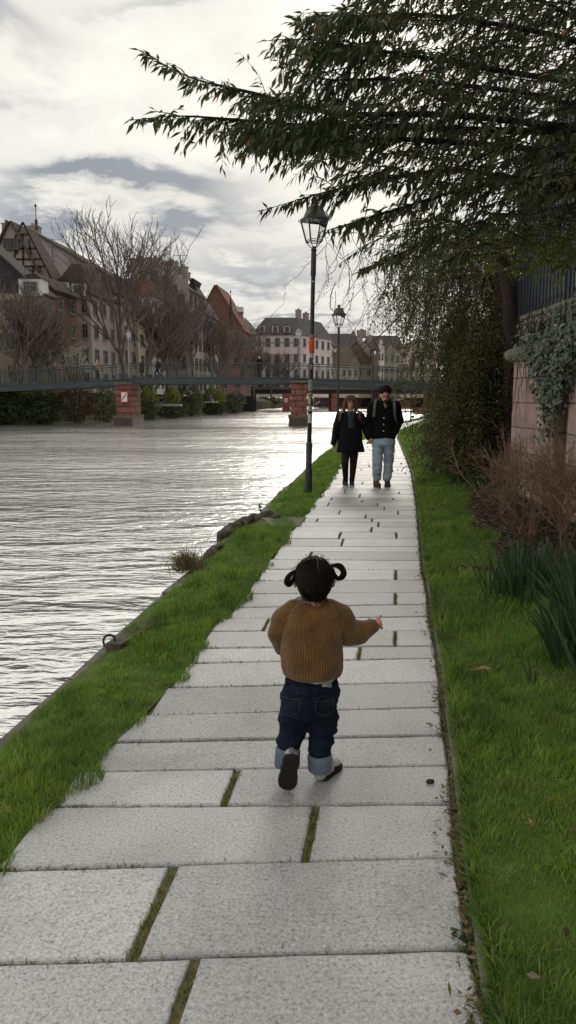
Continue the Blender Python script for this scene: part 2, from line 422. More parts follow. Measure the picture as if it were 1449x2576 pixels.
# ---- flagstone path
def granite():
    t = NT('granite_flag'); v = t.coords('Object')
    isl = t.island()
    grain = t.noise(v, 95, 3, 0.7); g2 = t.noise(v, 260, 2, 0.6); stain = t.noise(v, 1.6, 5, 0.6, 0.4); st2 = t.noise(v, 7.0, 4, 0.6)
    base = t.ramp(isl, [(0.0, (0.31, 0.313, 0.318)), (0.5, (0.42, 0.422, 0.425)), (1.0, (0.53, 0.53, 0.53))])
    c = t.mix(1.0, base, t.ramp(grain, [(0.30, 0.40), (0.46, 0.93), (0.60, 1.08), (0.74, 1.50)]), 'MULTIPLY')
    c = t.mix(1.0, c, t.ramp(g2, [(0.35, 0.80), (0.65, 1.16)]), 'MULTIPLY')
    c = t.mix(1.0, c, t.ramp(stain, [(0.30, (0.66, 0.65, 0.64)), (0.50, (0.96, 0.96, 0.96)), (0.66, (1.12, 1.12, 1.12))]), 'MULTIPLY')
    c = t.mix(t.ramp(st2, [(0.62, 0.0), (0.80, 0.45)]), c, (0.20, 0.195, 0.17))
    h = t.math('ADD', t.math('MULTIPLY', grain, 1.0), t.math('MULTIPLY', g2, 0.5))
    n = t.bump(h, 0.55, 0.006)
    r = t.ramp(stain, [(0.3, 0.34), (0.7, 0.50)])
    b = t.bsdf(c, 0.5, 0.5, n); t.l(r, b.inputs['Roughness']); return t.m
joint = SM('joint_soil', (0.17, 0.15, 0.095), (0.11, 0.12, 0.05), 9, 0.95, 0.1, 0.5, 60)
# course lines near the camera read off as left end / right end sights, further courses laid on at the same rhythm
rows_px = [((-200, 2425), (1196, 2388)), ((-40, 2186), (1152, 2156)), ((160, 2028), (1142, 2022)), ((213, 1941), (1136, 1924)), ((288, 1866), (1120, 1848)),
           ((364, 1800), (1112, 1778)), ((416, 1727), (1106, 1715)), ((476, 1666), (1100, 1655)), ((498, 1629), (1094, 1624)), ((528, 1588), (1086, 1585)),
           ((560, 1556), (1080, 1550)), ((592, 1527), (1077, 1520)), ((620, 1493), (1074, 1490)), ((640, 1460), (1068, 1458))]
joints_px = {0: [432], 1: [386], 2: [783], 3: [580], 6: None, 8: [700, 975], 12: [860]}
rows = []
for (a, b) in rows_px:
    ga, gb = G(*a), G(*b); rows.append((ga.y - (gb.y - ga.y) / max(gb.x - ga.x, .1) * (ga.x - float(XL(ga.y))) * 0, gb.y))
first = (rows[0][0] - 0.42, rows[0][1] - 0.40)
rows = [(first[0] - 0.5, first[1] - 0.5), first] + rows
y = rows[-1]
rr = random.Random(5)
while y[1] < 68:
    d = rr.uniform(0.27, 0.43); tilt = rr.uniform(-0.012, 0.012)
    y = (y[1] + d + tilt + 0.02, y[1] + d); rows.append(y)
def slab_outline(xa0, xa1, xb0, xb1, ya, yb, step):
    """corner loop a0(left,front) a1(right,front) b1(right,back) b0(left,back); ya/yb = (left,right) course lines"""
    pts = []
    def side(p, q, k):
        for i in range(k):
            f = i / k; pts.append([p[0] + (q[0] - p[0]) * f, p[1] + (q[1] - p[1]) * f])
    side((xa0, ya[0]), (xa1, ya[1]), max(2, int((xa1 - xa0) / step)))
    side((xa1, ya[1]), (xb1, yb[1]), 4)
    side((xb1, yb[1]), (xb0, yb[0]), max(2, int((xb1 - xb0) / step)))
    side((xb0, yb[0]), (xa0, ya[0]), 4)
    return pts
mb = MB(); moss_pts = []
for i in range(len(rows) - 1):
    ya, yb = rows[i], rows[i + 1]; mid = (ya[0] + yb[0]) / 2
    gap = 0.0045 if mid > 2.2 else 0.006
    xl = float(XL(mid)) + rr.uniform(-0.03, 0.03); xr_a = float(XR(ya[1])) - 0.01; xr_b = float(XR(yb[1])) - 0.01
    sl_ = (float(XL(yb[0])) - float(XL(ya[0]))) * 0.5 if mid < 34 else (float(XL(yb[0])) - float(XL(ya[0]))) 
    cuts = []
    k = i - 2
    us = {-1: [432], 0: [386], 1: [783], 2: [580], 4: [560], 7: [690], 8: None}.get(k, None)
    if mid < 2.95 and us is not None:
        vm = (G(0, 0, 0), )
        for u in us:
            # sight row of the middle of this course
            vrow = VC + FPX * math.tan(math.atan(EYE / mid) - PITCH); cuts.append(G(u, vrow).x)
    elif k in (3, 5, 6): cuts = []
    elif k == 7: cuts = [0.42]
    else:
        if rr.random() < 0.85: cuts = [xl + (xr_a - xl) * rr.uniform(0.22, 0.8)]
        if rr.random() < 0.18 and cuts: cuts.append(xl + (xr_a - xl) * (0.85 if cuts[0] < (xl + xr_a) / 2 else 0.15))
        cuts.sort()
    xs = [None] + cuts + [None]
    for j in range(len(cuts) + 1):
        cg = 0.015 if mid < 2.2 else (0.013 if mid < 3.2 else 0.008)
        lk = rr.uniform(-.012, .012)
        sk = .13 * (yb[0] - ya[0]) / 2; a0 = xl - sl_ / 2 if j == 0 else cuts[j - 1] + cg - sk; b0 = xl + sl_ / 2 if j == 0 else cuts[j - 1] + cg + sk
        a1 = xr_a if j == len(cuts) else cuts[j] - cg - sk; b1 = xr_b if j == len(cuts) else cuts[j] - cg + sk
        if j < len(cuts):
            moss_pts.append((cuts[j], ya[0], yb[0], cg))
        f = lambda x, yy: yy[0] + (yy[1] - yy[0]) * min(max((x - xl) / max(xr_a - xl, .2), 0), 1)
        yA = (f(a0, ya) + gap, f(a1, ya) + gap); yB = (f(b0, yb) - gap, f(b1, yb) - gap)
        out = slab_outline(a0, a1, b0, b1, yA, yB, 0.09 if mid < 6 else 0.4)
        am = 0.0055 if mid < 8 else 0.003
        n = len(out); z0 = rr.uniform(-0.004, 0.003); tx = rr.uniform(-0.003, 0.003); cx = (a0 + a1) / 2
        out = [[p[0] + am * mnoise.noise(Vector((p[0] * 9, p[1] * 9, i * 1.7 + j))), p[1] + am * 1.1 * mnoise.noise(Vector((p[0] * 11, p[1] * 11, 5 + i + j * 3.1)))] for p in out]
        cxm = sum(p[0] for p in out) / n; cym = sum(p[1] for p in out) / n
        def ring(ins, z):
            r = []
            for p in out:
                dx, dy = p[0] - cxm, p[1] - cym; L = math.hypot(dx, dy) + 1e-6
                hx = max(abs(a1 - a0) / 2, .05); hy = max(abs(yB[0] - yA[0]) / 2, .05)
                r.append((p[0] - np.sign(dx) * ins * min(1, abs(dx) / hx * 1.2), p[1] - np.sign(dy) * ins * min(1, abs(dy) / hy * 1.2), z + z0 + tx * (p[0] - cx)))
            return r
        R3 = [ring(0, -0.05), ring(0, -0.009), ring(0.003, -0.003), ring(0.010, 0.0)]
        vs = [p for r in R3 for p in r]
        fs = [(q * n + m, q * n + (m + 1) % n, (q + 1) * n + (m + 1) % n, (q + 1) * n + m) for q in range(3) for m in range(n)]
        fs.append(tuple(range(3 * n, 4 * n)))
        mb.add(vs, fs)
ys = list(np.arange(-1, 6, .5)) + list(np.arange(6, 70, 2))
jb = MB().mat(1)
vs = []
for yy in ys:
    vs += [(float(XL(yy)) - .1, yy, -0.016), (float(XR(yy)) + .08, yy, -0.016)]
jb.add(vs, [(2 * i, 2 * i + 1, 2 * i + 3, 2 * i + 2) for i in range(len(ys) - 1)])
b0 = len(mb.v); mb.mi = 1; mb.add(jb.v, jb.f)
setp(mb.build('path', [granite(), joint]), kind='structure')

# ---- turf: soil under both lawns
turf = SM('turf_soil', (0.085, 0.14, 0.03), (0.065, 0.09, 0.026), 6, 0.95, 0.1, 0.6, 50)
ys = list(np.arange(-1.0, 12, 0.25)) + list(np.arange(12, 72, 1.0))
def strip(name, f0, f1, zf, n, mat, kind='structure'):
    mb = MB(); vs = []
    for yy in ys:
        a, b = float(f0(yy)), float(f1(yy))
        for k in range(n + 1):
            x = a + (b - a) * k / n; vs.append((x, yy, float(zf(x, yy))))
    mb.add(vs, [(i * (n + 1) + k, i * (n + 1) + k + 1, (i + 1) * (n + 1) + k + 1, (i + 1) * (n + 1) + k) for i in range(len(ys) - 1) for k in range(n)])
    return setp(mb.build(name, mat, None, True), kind=kind)
strip('lawn', lambda y: XR(y) + 0.040, lambda y: XW(y) + 0.3, lawn_z, 10, turf)
strip('verge', lambda y: XQ(y) + 0.02, lambda y: XL(y) + 0.01, verge_z, 6, turf)

# ---- kerb of thin upright stones on the lawn side
kst = SM('kerb_stone', (0.24, 0.23, 0.20), (0.11, 0.11, 0.08), 14, 0.85, 0.3, 0.5, 80)
mb = MB(); yy = 0.2; kr = random.Random(8)
while yy < 40:
    L = kr.uniform(0.55, 0.95) if yy < 12 else 2.0
    a = Vector((float(XR(yy)) + 0.026, yy, 0)); b = Vector((float(XR(yy + L)) + 0.026, yy + L, 0)); d = (b - a)
    ang = math.atan2(d.y, d.x)
    mb.box(((a.x + b.x) / 2 + kr.uniform(-.004, .004), (a.y + b.y) / 2, -0.045 + kr.uniform(-.004, .006)), (d.length - 0.006, 0.026, 0.118), ang)
    yy += L
setp(mb.build('kerb', kst), kind='structure')

# ---- quay wall dropping to the river
qst = SM('quay_stone', (0.17, 0.15, 0.13), (0.08, 0.075, 0.055), 7, 0.85, 0.3, 0.6, 40)
mb = MB(); yy = -1.0; kr = random.Random(4)
while yy < 74:
    L = kr.uniform(0.7, 1.3) if yy < 14 else 3.0
    a = Vector((float(XQ(yy)), yy, 0)); b = Vector((float(XQ(yy + L)), yy + L, 0)); d = b - a; ang = math.atan2(d.y, d.x); nrm = Vector((-d.y, d.x, 0)).normalized()
    c = (a + b) / 2
    mb.box(c + nrm * (-0.055) + Vector((0, 0, -0.115 + kr.uniform(-.012, .012))), (d.length - 0.012, 0.17, 0.13), ang)
    mb.box(c + nrm * (-0.10) + Vector((0, 0, -1.2)), (d.length + 0.05, 0.16, 2.05), ang)
    yy += L
o = mb.build('quay_wall', qst); setp(o, 'low stone quay edge dropping from the grass verge to the river', 'wall')

# ---- grass (nobody could count it)
grass_m = LEAF('grass_blade', [(0.092, 0.18, 0.034), (0.145, 0.27, 0.05), (0.105, 0.21, 0.038), (0.21, 0.33, 0.075), (0.115, 0.21, 0.065), (0.165, 0.285, 0.05), (0.30, 0.28, 0.13), (0.085, 0.20, 0.034)], 0.45, 0.35, 0.45, patch=1.5)
soil_px = [(1182, 1262), (1200, 1215), (1260, 1190), (1449, 1180), (1560, 1300), (1560, 1560), (1449, 1480), (1400, 1440), (1330, 1418), (1262, 1400), (1240, 1372), (1262, 1345), (1200, 1325)]
soil_poly = [tuple(G(u, v, 0.09))[:2] for u, v in soil_px]
def patchy(x, y, s, o=0.0):
    return np.sin(x * s + o) * np.sin(y * s * 0.8 + 1.3 * o) + 0.6 * np.sin(x * s * 2.3 + y * s * 1.1 + o) + 0.4 * np.sin(y * s * 3.1 - x * s * 1.9)
def sow(bands, f0, f1, zf, avoid=None, hmul=1.0):
    out = []
    for (y0, y1, dens, h, w) in bands:
        yy = np.linspace(y0, y1, 30); xa = np.min(f0(yy)); xb = np.max(f1(yy))
        n = int(dens * (y1 - y0) * (xb - xa)); x = rng.uniform(xa, xb, n); y = rng.uniform(y0, y1, n)
        k = (x > f0(y)) & (x < f1(y))
        # keep what the lens or a step aside could see
        k &= (np.abs(x) < 0.45 * y + 1.1)
        if avoid is not None: k &= ~inpoly(x, y, avoid)
        x, y = x[k], y[k]; n = len(x)
        pt = patchy(x, y, 2.6)
        k = rng.uniform(0, 1, n) < np.clip(0.95 + 0.15 * pt, 0.7, 1); x, y, pt = x[k], y[k], pt[k]; n = len(x)
        hh = h * hmul * rng.uniform(0.4, 1.3, n) * (1 + 0.30 * np.clip(pt, -1, 1.4)) * (1 + .35 * np.clip(patchy(x, y, 9.0, 2.0), -1, 1))
        C = np.stack([x, y, zf(x, y) - 0.004], 1)
        out.append(blades(C, hh, w * rng.uniform(0.7, 1.3, n), rng.uniform(0.1, 1.0, n) ** 1.2, rng.normal(0.6, 1.7, n), 0.6))
    return cat_mesh(out)
BR = [(1.0, 2.6, 17000, 0.050, 0.0032), (2.6, 4.5, 10500, 0.053, 0.0042), (4.5, 8, 3800, 0.065, 0.0065), (8, 14, 1700, 0.065, 0.011), (14, 24, 650, 0.07, 0.02), (24, 46, 220, 0.08, 0.035)]
V, Fc = sow(BR, lambda y: XR(y) + 0.033 + 0.006 * np.sin(y * 9.0), lambda y: np.minimum(XW(y), XR(y) + 3.2), lawn_z, soil_poly)
setp(link('grass', np_mesh('grass', V, Fc, grass_m)), 'mown lawn grass between the kerb and the garden wall', 'grass', kind='stuff')
BL = [(1.6, 3.2, 15000, 0.048, 0.0034), (3.2, 5, 10000, 0.05, 0.0044), (5, 9, 3800, 0.06, 0.0065), (9, 15, 1800, 0.06, 0.011), (15, 26, 800, 0.07, 0.02), (26, 70, 200, 0.09, 0.045)]
pad_px = [(655, 1300), (770, 1300), (752, 1326), (625, 1326)]
pad_poly = [tuple(G(u, v, 0.0))[:2] for u, v in pad_px]
wob = lambda y: 0.035 * np.sin(y * 5.1) + 0.03 * np.sin(y * 11.7 + 1) + 0.02 * np.sin(y * 23 + 2)
n = 5200; y = 1.2 + 12 * rng.uniform(0, 1, n) ** 1.4; x = XR(y) + .034 + np.abs(rng.normal(0, .012, n)); C = np.stack([x, y, lawn_z(x, y) - .004], 1)
V, Fc = blades(C, rng.uniform(.03, .075, n), rng.uniform(.003, .0045, n) * (1 + y / 8), rng.uniform(.4, 1.3, n), rng.normal(PI, .8, n), .7)
setp(link('grass', np_mesh('grass', V, Fc, grass_m)), 'longer grass leaning over the kerb', 'grass', kind='stuff')
V, Fc = sow(BL, lambda y: XQ(y) + 0.10 + wob(y) * 1.6, lambda y: XL(y) + 0.030 + wob(y) * 0.8, verge_z, pad_poly, 0.95)
setp(link('grass', np_mesh('grass', V, Fc, grass_m)), 'grass of the narrow verge between path and river', 'grass', kind='stuff')
# ---- moss and little tufts in the upright joints of the path
pts = []
for (x, y0, y1, cg) in moss_pts:
    if y0 > 9: continue
    n = int(150 * (y1 - y0) / 0.4 * (1.0 if y0 < 3 else 0.5))
    pts.append(np.stack([x + rng.uniform(-cg, cg, n) * 0.95 + .13 * ((ty := rng.uniform(y0 + .01, y1 - .01, n)) - (y0 + y1) / 2), ty, np.full(n, -0.018)], 1))
for i, (ya, yb) in enumerate(zip(rows[:-1], rows[1:])):      # thin green in the long joints, mostly near the verge
    if ya[0] > 7: continue
    n = 110; x = float(XL(ya[0])) + (float(XR(ya[0])) - float(XL(ya[0]))) * rng.beta(0.6, 1.6, n)
    f = (x - float(XL(ya[0]))) / (float(XR(ya[0])) - float(XL(ya[0])))
    pts.append(np.stack([x, ya[0] + (ya[1] - ya[0]) * f + rng.uniform(-.006, .006, n), np.full(n, -0.018)], 1))
C = np.concatenate(pts); n = len(C)
V, Fc = blades(C, rng.uniform(0.012, 0.036, n), rng.uniform(0.003, 0.006, n), rng.uniform(0.2, 1.3, n), rng.uniform(0, 2 * PI, n))
setp(link('moss', np_mesh('moss', V, Fc, LEAF('moss_blade', [(0.10, 0.14, 0.03), (0.15, 0.17, 0.05), (0.22, 0.19, 0.08), (0.12, 0.13, 0.04)], 0.8, 0.1, 0.1))),
     'moss and small weeds growing in the joints of the flagstone path', 'moss', kind='stuff')
# ================================================================ lamps
iron = SM('lamp_iron', (0.018, 0.022, 0.024), (0.035, 0.038, 0.036), 9, 0.5, 0.4, 0.25, 60)
iron_roof = SM('lamp_roof_metal', (0.05, 0.05, 0.052), (0.035, 0.036, 0.04), 7, 0.55, 0.4)
def glass_mat():
    t = NT('lamp_glass'); a = t.n('ShaderNodeBsdfTransparent'); a.inputs['Color'].default_value = (0.94, 0.95, 0.95, 1)
    g = t.n('ShaderNodeBsdfGlossy'); g.inputs['Roughness'].default_value = 0.05; g.inputs['Color'].default_value = (0.8, 0.8, 0.8, 1)
    f = t.n('ShaderNodeFresnel'); f.inputs['IOR'].default_value = 1.35; m = t.n('ShaderNodeMixShader')
    t.l(f.outputs[0], m.inputs[0]); t.l(a.outputs[0], m.inputs[1]); t.l(g.outputs[0], m.inputs[2]); t.l(m.outputs[0], t.out.inputs['Surface']); return t.m
lglass = glass_mat()
def street_lamp(loc, label, lean=0.0):
    o = empty('street_lamp', loc, label, 'street lamp', 'lantern posts along the river path'); o.rotation_euler = (0, lean, 0.35)
    def ch(name, mb, m, par=o, sm=True): return link(name, mb.mesh(name, m, sm), par, False)
    b = MB().lathe([(0.075, -0.05), (0.072, 0.02), (0.064, 0.06), (0.060, 0.35), (0.062, 0.36), (0.055, 0.39), (0.049, 0.41), (0.049, 0.76), (0.052, 0.77), (0.052, 0.80), (0.038, 0.83)], n=20)
    ch('base', b, iron)
    ch('pole', MB().lathe([(0.0365, 0.80), (0.034, 2.4), (0.032, 3.37), (0.041, 3.38), (0.041, 3.72), (0.034, 3.74), (0.045, 3.755), (0.045, 3.775), (0.026, 3.80), (0.02, 3.82)], n=18), iron)
    fr = MB()
    zb, zt, wb, wt = 3.885, 4.195, 0.088, 0.158
    for k in range(4):
        w = PI / 2 * k + PI / 4; q = Vector((math.cos(w), math.sin(w), 0))
        fr.tube([q * 0.012 + Vector((0, 0, 3.79)), q * 0.055 + Vector((0, 0, 3.81)), q * wb * 1.414 + Vector((0, 0, zb))], 0.008, 6)
        fr.tube([q * wb * 1.414 + Vector((0, 0, zb - .01)), q * wt * 1.414 + Vector((0, 0, zt))], 0.0125, 6)
        w2 = w + PI / 2; q2 = Vector((math.cos(w2), math.sin(w2), 0))
        for (a, z, r) in ((wb, zb, 0.007), (wb + .006, zb + .025, 0.005), (wt, zt, 0.012)):
            fr.tube([q * a * 1.414 + Vector((0, 0, z)), q2 * a * 1.414 + Vector((0, 0, z))], r, 6)
        fr.tube([q * wt * 1.45 + Vector((0, 0, zt - .01)), q * (wt + .03) * 1.414 + Vector((0, 0, zt + .012)), q * (wt + .026) * 1.414 + Vector((0, 0, zt + .04))], 0.007, 5)
    ch('lantern_frame', fr, iron, sm=False)
    gl = MB()
    for k in range(4):
        w = PI / 2 * k + PI / 4; w2 = w + PI / 2
        q = Vector((math.cos(w), math.sin(w), 0)) * 1.39; q2 = Vector((math.cos(w2), math.sin(w2), 0)) * 1.39
        gl.quad(q * wb + Vector((0, 0, zb)), q2 * wb + Vector((0, 0, zb)), q2 * wt + Vector((0, 0, zt)), q * wt + Vector((0, 0, zt)))
    ch('pane', gl, lglass, sm=False)
    r = MB()
    for (h0, z0, h1, z1) in ((0.172, 4.205, 0.172, 4.235), (0.172, 4.235, 0.140, 4.245), (0.140, 4.245, 0.098, 4.365), (0.098, 4.365, 0.104, 4.368), (0.104, 4.368, 0.090, 4.395), (0.090, 4.395, 0.055, 4.42)):
        A = [(s * h0, t * h0, z0) for s, t in ((-1, -1), (1, -1), (1, 1), (-1, 1))]; B = [(s * h1, t * h1, z1) for s, t in ((-1, -1), (1, -1), (1, 1), (-1, 1))]
        r.add(A + B, [(i, (i + 1) % 4, 4 + (i + 1) % 4, 4 + i) for i in range(4)])
    r.quad((-.172, -.172, 4.205), (-.172, .172, 4.205), (.172, .172, 4.205), (.172, -.172, 4.205))
    ch('roof', r, iron_roof, sm=False)
    ch('chimney', MB().lathe([(0.052, 4.40), (0.046, 4.425), (0.040, 4.44), (0.037, 4.475), (0.062, 4.487), (0.064, 4.497), (0.05, 4.508), (0.015, 4.515)], n=16), iron_roof)
    return o
L1 = street_lamp((G(775, 1241).x, G(775, 1241).y, -0.01), 'nearest street lamp, black post covered in stickers on the verge beside the couple', math.radians(1.2))
def lamp_copy(loc, label, lean=0.0):
    c = copy_tree(L1); c.location = loc; c['label'] = label; c.rotation_euler = (0, lean, 0.35); return c
Y2 = 24.4; lamp_copy((XU(849, Y2), Y2, -0.02), 'second street lamp from the front, clean dark post behind the woman')
Y3 = 41.0; lamp_copy((XU(934, Y3), Y3, -0.02), 'third street lamp, its lantern in front of the bridge railing left of the man')
Y4 = 52.5; lamp_copy((XU(1031, Y4), Y4, -0.03), 'farthest street lamp, pale worn post by the bend right of the man')
# paper, tape and paint on the nearest post
def flat_mat(name, c, rough=0.7): return SM(name, c, tuple(x * 0.75 for x in c), 30, rough, 0.25, 0.2, 90)
stk = {k: flat_mat('sticker_' + k, c) for k, c in dict(orange=(0.55, 0.07, 0.015), white=(0.50, 0.50, 0.52), grey=(0.20, 0.23, 0.26), pale=(0.32, 0.33, 0.33), yellow=(0.42, 0.28, 0.06), pink=(0.35, 0.16, 0.18), black=(0.012, 0.012, 0.014)).items()}
def zlamp(v): return P(780, v, L1.location.y).z + 0.01
def post_r(z): return 0.0365 - (z - .8) / 1.6 * 0.0025 if z > 0.83 else (0.049 if z > .40 else 0.060)
def wrap(name, v0, v1, w0, w1, m, swell=0.0, par=L1):
    z1, z0 = zlamp(v0), zlamp(v1); mb = MB(); n = 14; k = 7; vs = []
    for i in range(k + 1):
        z = z0 + (z1 - z0) * i / k; r = post_r(z) + 0.0025 + swell * math.sin(PI * (i / k) ** 0.7)
        for j in range(n + 1):
            w = math.radians(w0 + (w1 - w0) * j / n); rr_ = r + (swell * 0.8 * max(0, math.cos(w)) if swell else 0)
            vs.append((rr_ * math.cos(w), rr_ * math.sin(w), z))
    mb.add(vs, [(i * (n + 1) + j, i * (n + 1) + j + 1, (i + 1) * (n + 1) + j + 1, (i + 1) * (n + 1) + j) for i in range(k) for j in range(n)])
    return link(name, mb.mesh(name, m, True), par, False)
# angle -90 looks at the camera; the post itself is turned by 0.35 rad
sh = -20
wrap('sticker', 842, 849, -150 + sh, -40 + sh, stk['pink'])
setp(wrap('wrapping', 851, 889, -180, 180, stk['orange'], 0.006), 'orange plastic wrapping round the post')
s_ = wrap('sticker', 889.5, 900, -165 + sh, -15 + sh, stk['white'])
rg = MB(); zc = (zlamp(889.5) + zlamp(900)) / 2; rs = post_r(zc) + 0.004
pts = []
for k in range(25):
    w = 2 * PI * k / 24; a = math.radians(-92 + sh) + 0.02 * math.cos(w) / rs; pts.append((rs * math.cos(a), rs * math.sin(a), zc + 0.021 * math.sin(w)))
rg.tube(pts, 0.0028, 5); link('ring_mark', rg.mesh('ring_mark', stk['black']), s_, False)
wrap('sticker', 903, 912, -80 + sh, -25 + sh, stk['grey']); wrap('sticker', 916, 928, -120 + sh, -60 + sh, stk['grey'])
wrap('sticker', 955, 984, -160 + sh, -30 + sh, stk['grey'])
y_ = wrap('sticker', 988, 1000, -165 + sh, -15 + sh, stk['yellow'])
wrap('band', 992.5, 995.5, -150 + sh, -30 + sh, stk['black'], 0.001, y_)
wrap('sticker', 1002, 1017, -165 + sh, -75 + sh, stk['pale']); wrap('sticker', 1020, 1034, -150 + sh, -40 + sh, stk['pale'])
wrap('sticker', 1041, 1064, -140 + sh, -50 + sh, stk['white'])
wrap('sticker', 668, 676, -130 + sh, -70 + sh, stk['grey']); wrap('sticker', 706, 710, -130 + sh, -50 + sh, stk['pale'])
gpaint = flat_mat('graffiti_paint', (0.20, 0.17, 0.20)); rgr = 0.0515
def stroke(pp, v0, r=0.0026, rb=rgr):
    out = []
    for (a, dv) in pp:
        w = math.radians(-90 + sh + a); out.append((rb * math.cos(w), rb * math.sin(w), zlamp(v0 + dv)))
    link('graffiti', MB().tube(out, r, 4).mesh('graffiti', gpaint), L1, False)
stroke([(-25, -4), (-5, 0), (10, 3)], 1129); stroke([(15, -4), (-18, 4), (0, 7), (22, 4)], 1136)
stroke([(math.cos(t) * 20 - 2, math.sin(t) * 4.2) for t in np.linspace(0.3, 6.4, 12)], 1151)
stroke([(-20, -4), (-25, 3), (-12, 8), (4, 5)], 1160); stroke([(5, -4), (22, -3), (12, 1), (26, 4), (8, 7)], 1160)
stroke([(-15, -3), (5, 2)], 1196, 0.004, 0.063); stroke([(10, -2), (20, 3)], 1203, 0.004, 0.063); stroke([(-30, 0), (-24, 5)], 1217, 0.005, 0.063)

# ================================================================ garden wall, fence
def sandstone():
    t = NT('sandstone_block'); tc = t.n('ShaderNodeTexCoord'); sp = t.n('ShaderNodeSeparateXYZ'); t.l(tc.outputs['Object'], sp.inputs[0])
    cb = t.n('ShaderNodeCombineXYZ'); t.l(t.math('ADD', sp.outputs[1], t.math('MULTIPLY', sp.outputs[0], 0.7)), cb.inputs[0]); t.l(sp.outputs[2], cb.inputs[1])
    br = t.n('ShaderNodeTexBrick'); t.l(cb.outputs[0], br.inputs['Vector']); br.inputs['Scale'].default_value = 1.0
    br.inputs['Brick Width'].default_value = 0.62; br.inputs['Row Height'].default_value = 0.36; br.inputs['Mortar Size'].default_value = 0.010; br.inputs['Mortar Smooth'].default_value = 0.4
    br.inputs['Color1'].default_value = (0.37, 0.25, 0.23, 1); br.inputs['Color2'].default_value = (0.44, 0.33, 0.305, 1); br.inputs['Mortar'].default_value = (0.15, 0.105, 0.095, 1)
    v = t.coords('Object'); vs = t.coords('Object', (9, 9, 0.8))
    c = t.mix(1.0, br.outputs['Color'], t.ramp(t.noise(v, 3.5, 6), [(0.3, (0.62, 0.58, 0.56)), (0.65, (1.12, 1.08, 1.05))]), 'MULTIPLY')
    c = t.mix(t.ramp(t.noise(vs, 1.0, 5), [(0.50, 0.0), (0.74, 0.75)]), c, (0.42, 0.37, 0.34))
    c = t.mix(t.ramp(t.noise(vs, 2.2, 5), [(0.56, 0.0), (0.72, 0.7)]), c, (0.055, 0.048, 0.044))
    h = t.math('ADD', t.math('MULTIPLY', br.outputs['Fac'], -1.2), t.noise(v, 22, 5)); t.bsdf(c, 0.9, 0.2, t.bump(h, 0.7, 0.02)); return t.m
sand = sandstone(); moulding = SM('coping_stone', (0.20, 0.175, 0.14), (0.09, 0.085, 0.055), 6, 0.9, 0.2, 0.7, 30)
wl = empty('garden_wall', (3.5, 8, 0), 'pink sandstone garden wall with rounded coping on the right of the lawn', 'wall')
WX = 3.42
def wbox(mb, y0, y1, x0, x1, z0, z1): mb.box(((x0 + x1) / 2, (y0 + y1) / 2, (z0 + z1) / 2), (x1 - x0, y1 - y0, z1 - z0))
mb = MB(); wbox(mb, -1.0, 11.45, WX, WX + 0.5, -0.1, 2.06); wbox(mb, -1.0, 11.45, WX + .12, WX + .5, 2.06, 2.66)
Wp = [(3.95, 11.45), (4.3, 15), (5.2, 20), (7.8, 30), (13.2, 45), (22, 70)]
for (a, b) in zip(Wp[:-1], Wp[1:]):
    d = Vector((b[0] - a[0], b[1] - a[1], 0)); ang = math.atan2(d.y, d.x)
    mb.box(((a[0] + b[0]) / 2, (a[1] + b[1]) / 2, 1.28), (d.length + .1, 0.5, 2.78), ang)
mb.build('masonry', sand, wl)
mb = MB()
for (y0, y1, dx) in ((9.20, 9.62, .14), (8.35, 8.78, .14), (7.2, 7.6, .14), (5.5, 5.9, .14)): wbox(mb, y0, y1, WX - dx, WX + .002, -0.05, 2.062)
mb.build('pilaster', sand, wl)
mb = MB(); prof = [(0.0, 2.03), (-.05, 2.05), (-.12, 2.08), (-.15, 2.13), (-.14, 2.19), (-.08, 2.235), (0.0, 2.245), (.13, 2.25), (.13, 2.03)]
for (y0, y1, dx) in ((-1.0, 11.50, 0), (9.15, 9.67, .14), (8.3, 8.83, .14), (7.15, 7.65, .14), (5.45, 5.95, .14)):
    e = 0.003 if dx else 0
    mb.prism([(WX - dx + x - e * (x < .1), y0, z + (e if z > 2.1 else -e)) for x, z in prof], (0, y1 - y0, 0))
wbox(mb, -1.0, 11.47, WX + .06, WX + .54, 2.661, 2.72)
mb.build('coping', moulding, wl)
fm = SM('fence_paint', (0.018, 0.022, 0.034), (0.030, 0.034, 0.045), 8, 0.55, 0.4)
fe = empty('metal_fence', (3.75, 8, 2.72), 'tall dark blue slatted metal fence standing on the sandstone wall', 'fence')
mb = MB(); fr_ = random.Random(2)
yy = -0.5
while yy < 12.7:
    mb.box((WX + .33 + (0.008 if int(yy / .075) % 2 else -0.008), yy, 4.05), (0.022, 0.056, 2.62)); yy += 0.075
mb.build('slat_panel', fm, fe)
mb = MB()
for z in (2.9, 4.0, 5.1): wbox(mb, -.5, 12.72, WX + .35, WX + .39, z, z + .05)
mb.build('rail', fm, fe)
for yy in (0.5, 3.0, 5.5, 8.0, 10.5, 12.7): MB().box((WX + .41, yy, 4.05), (0.06, 0.06, 2.66)).build('post', fm, fe)

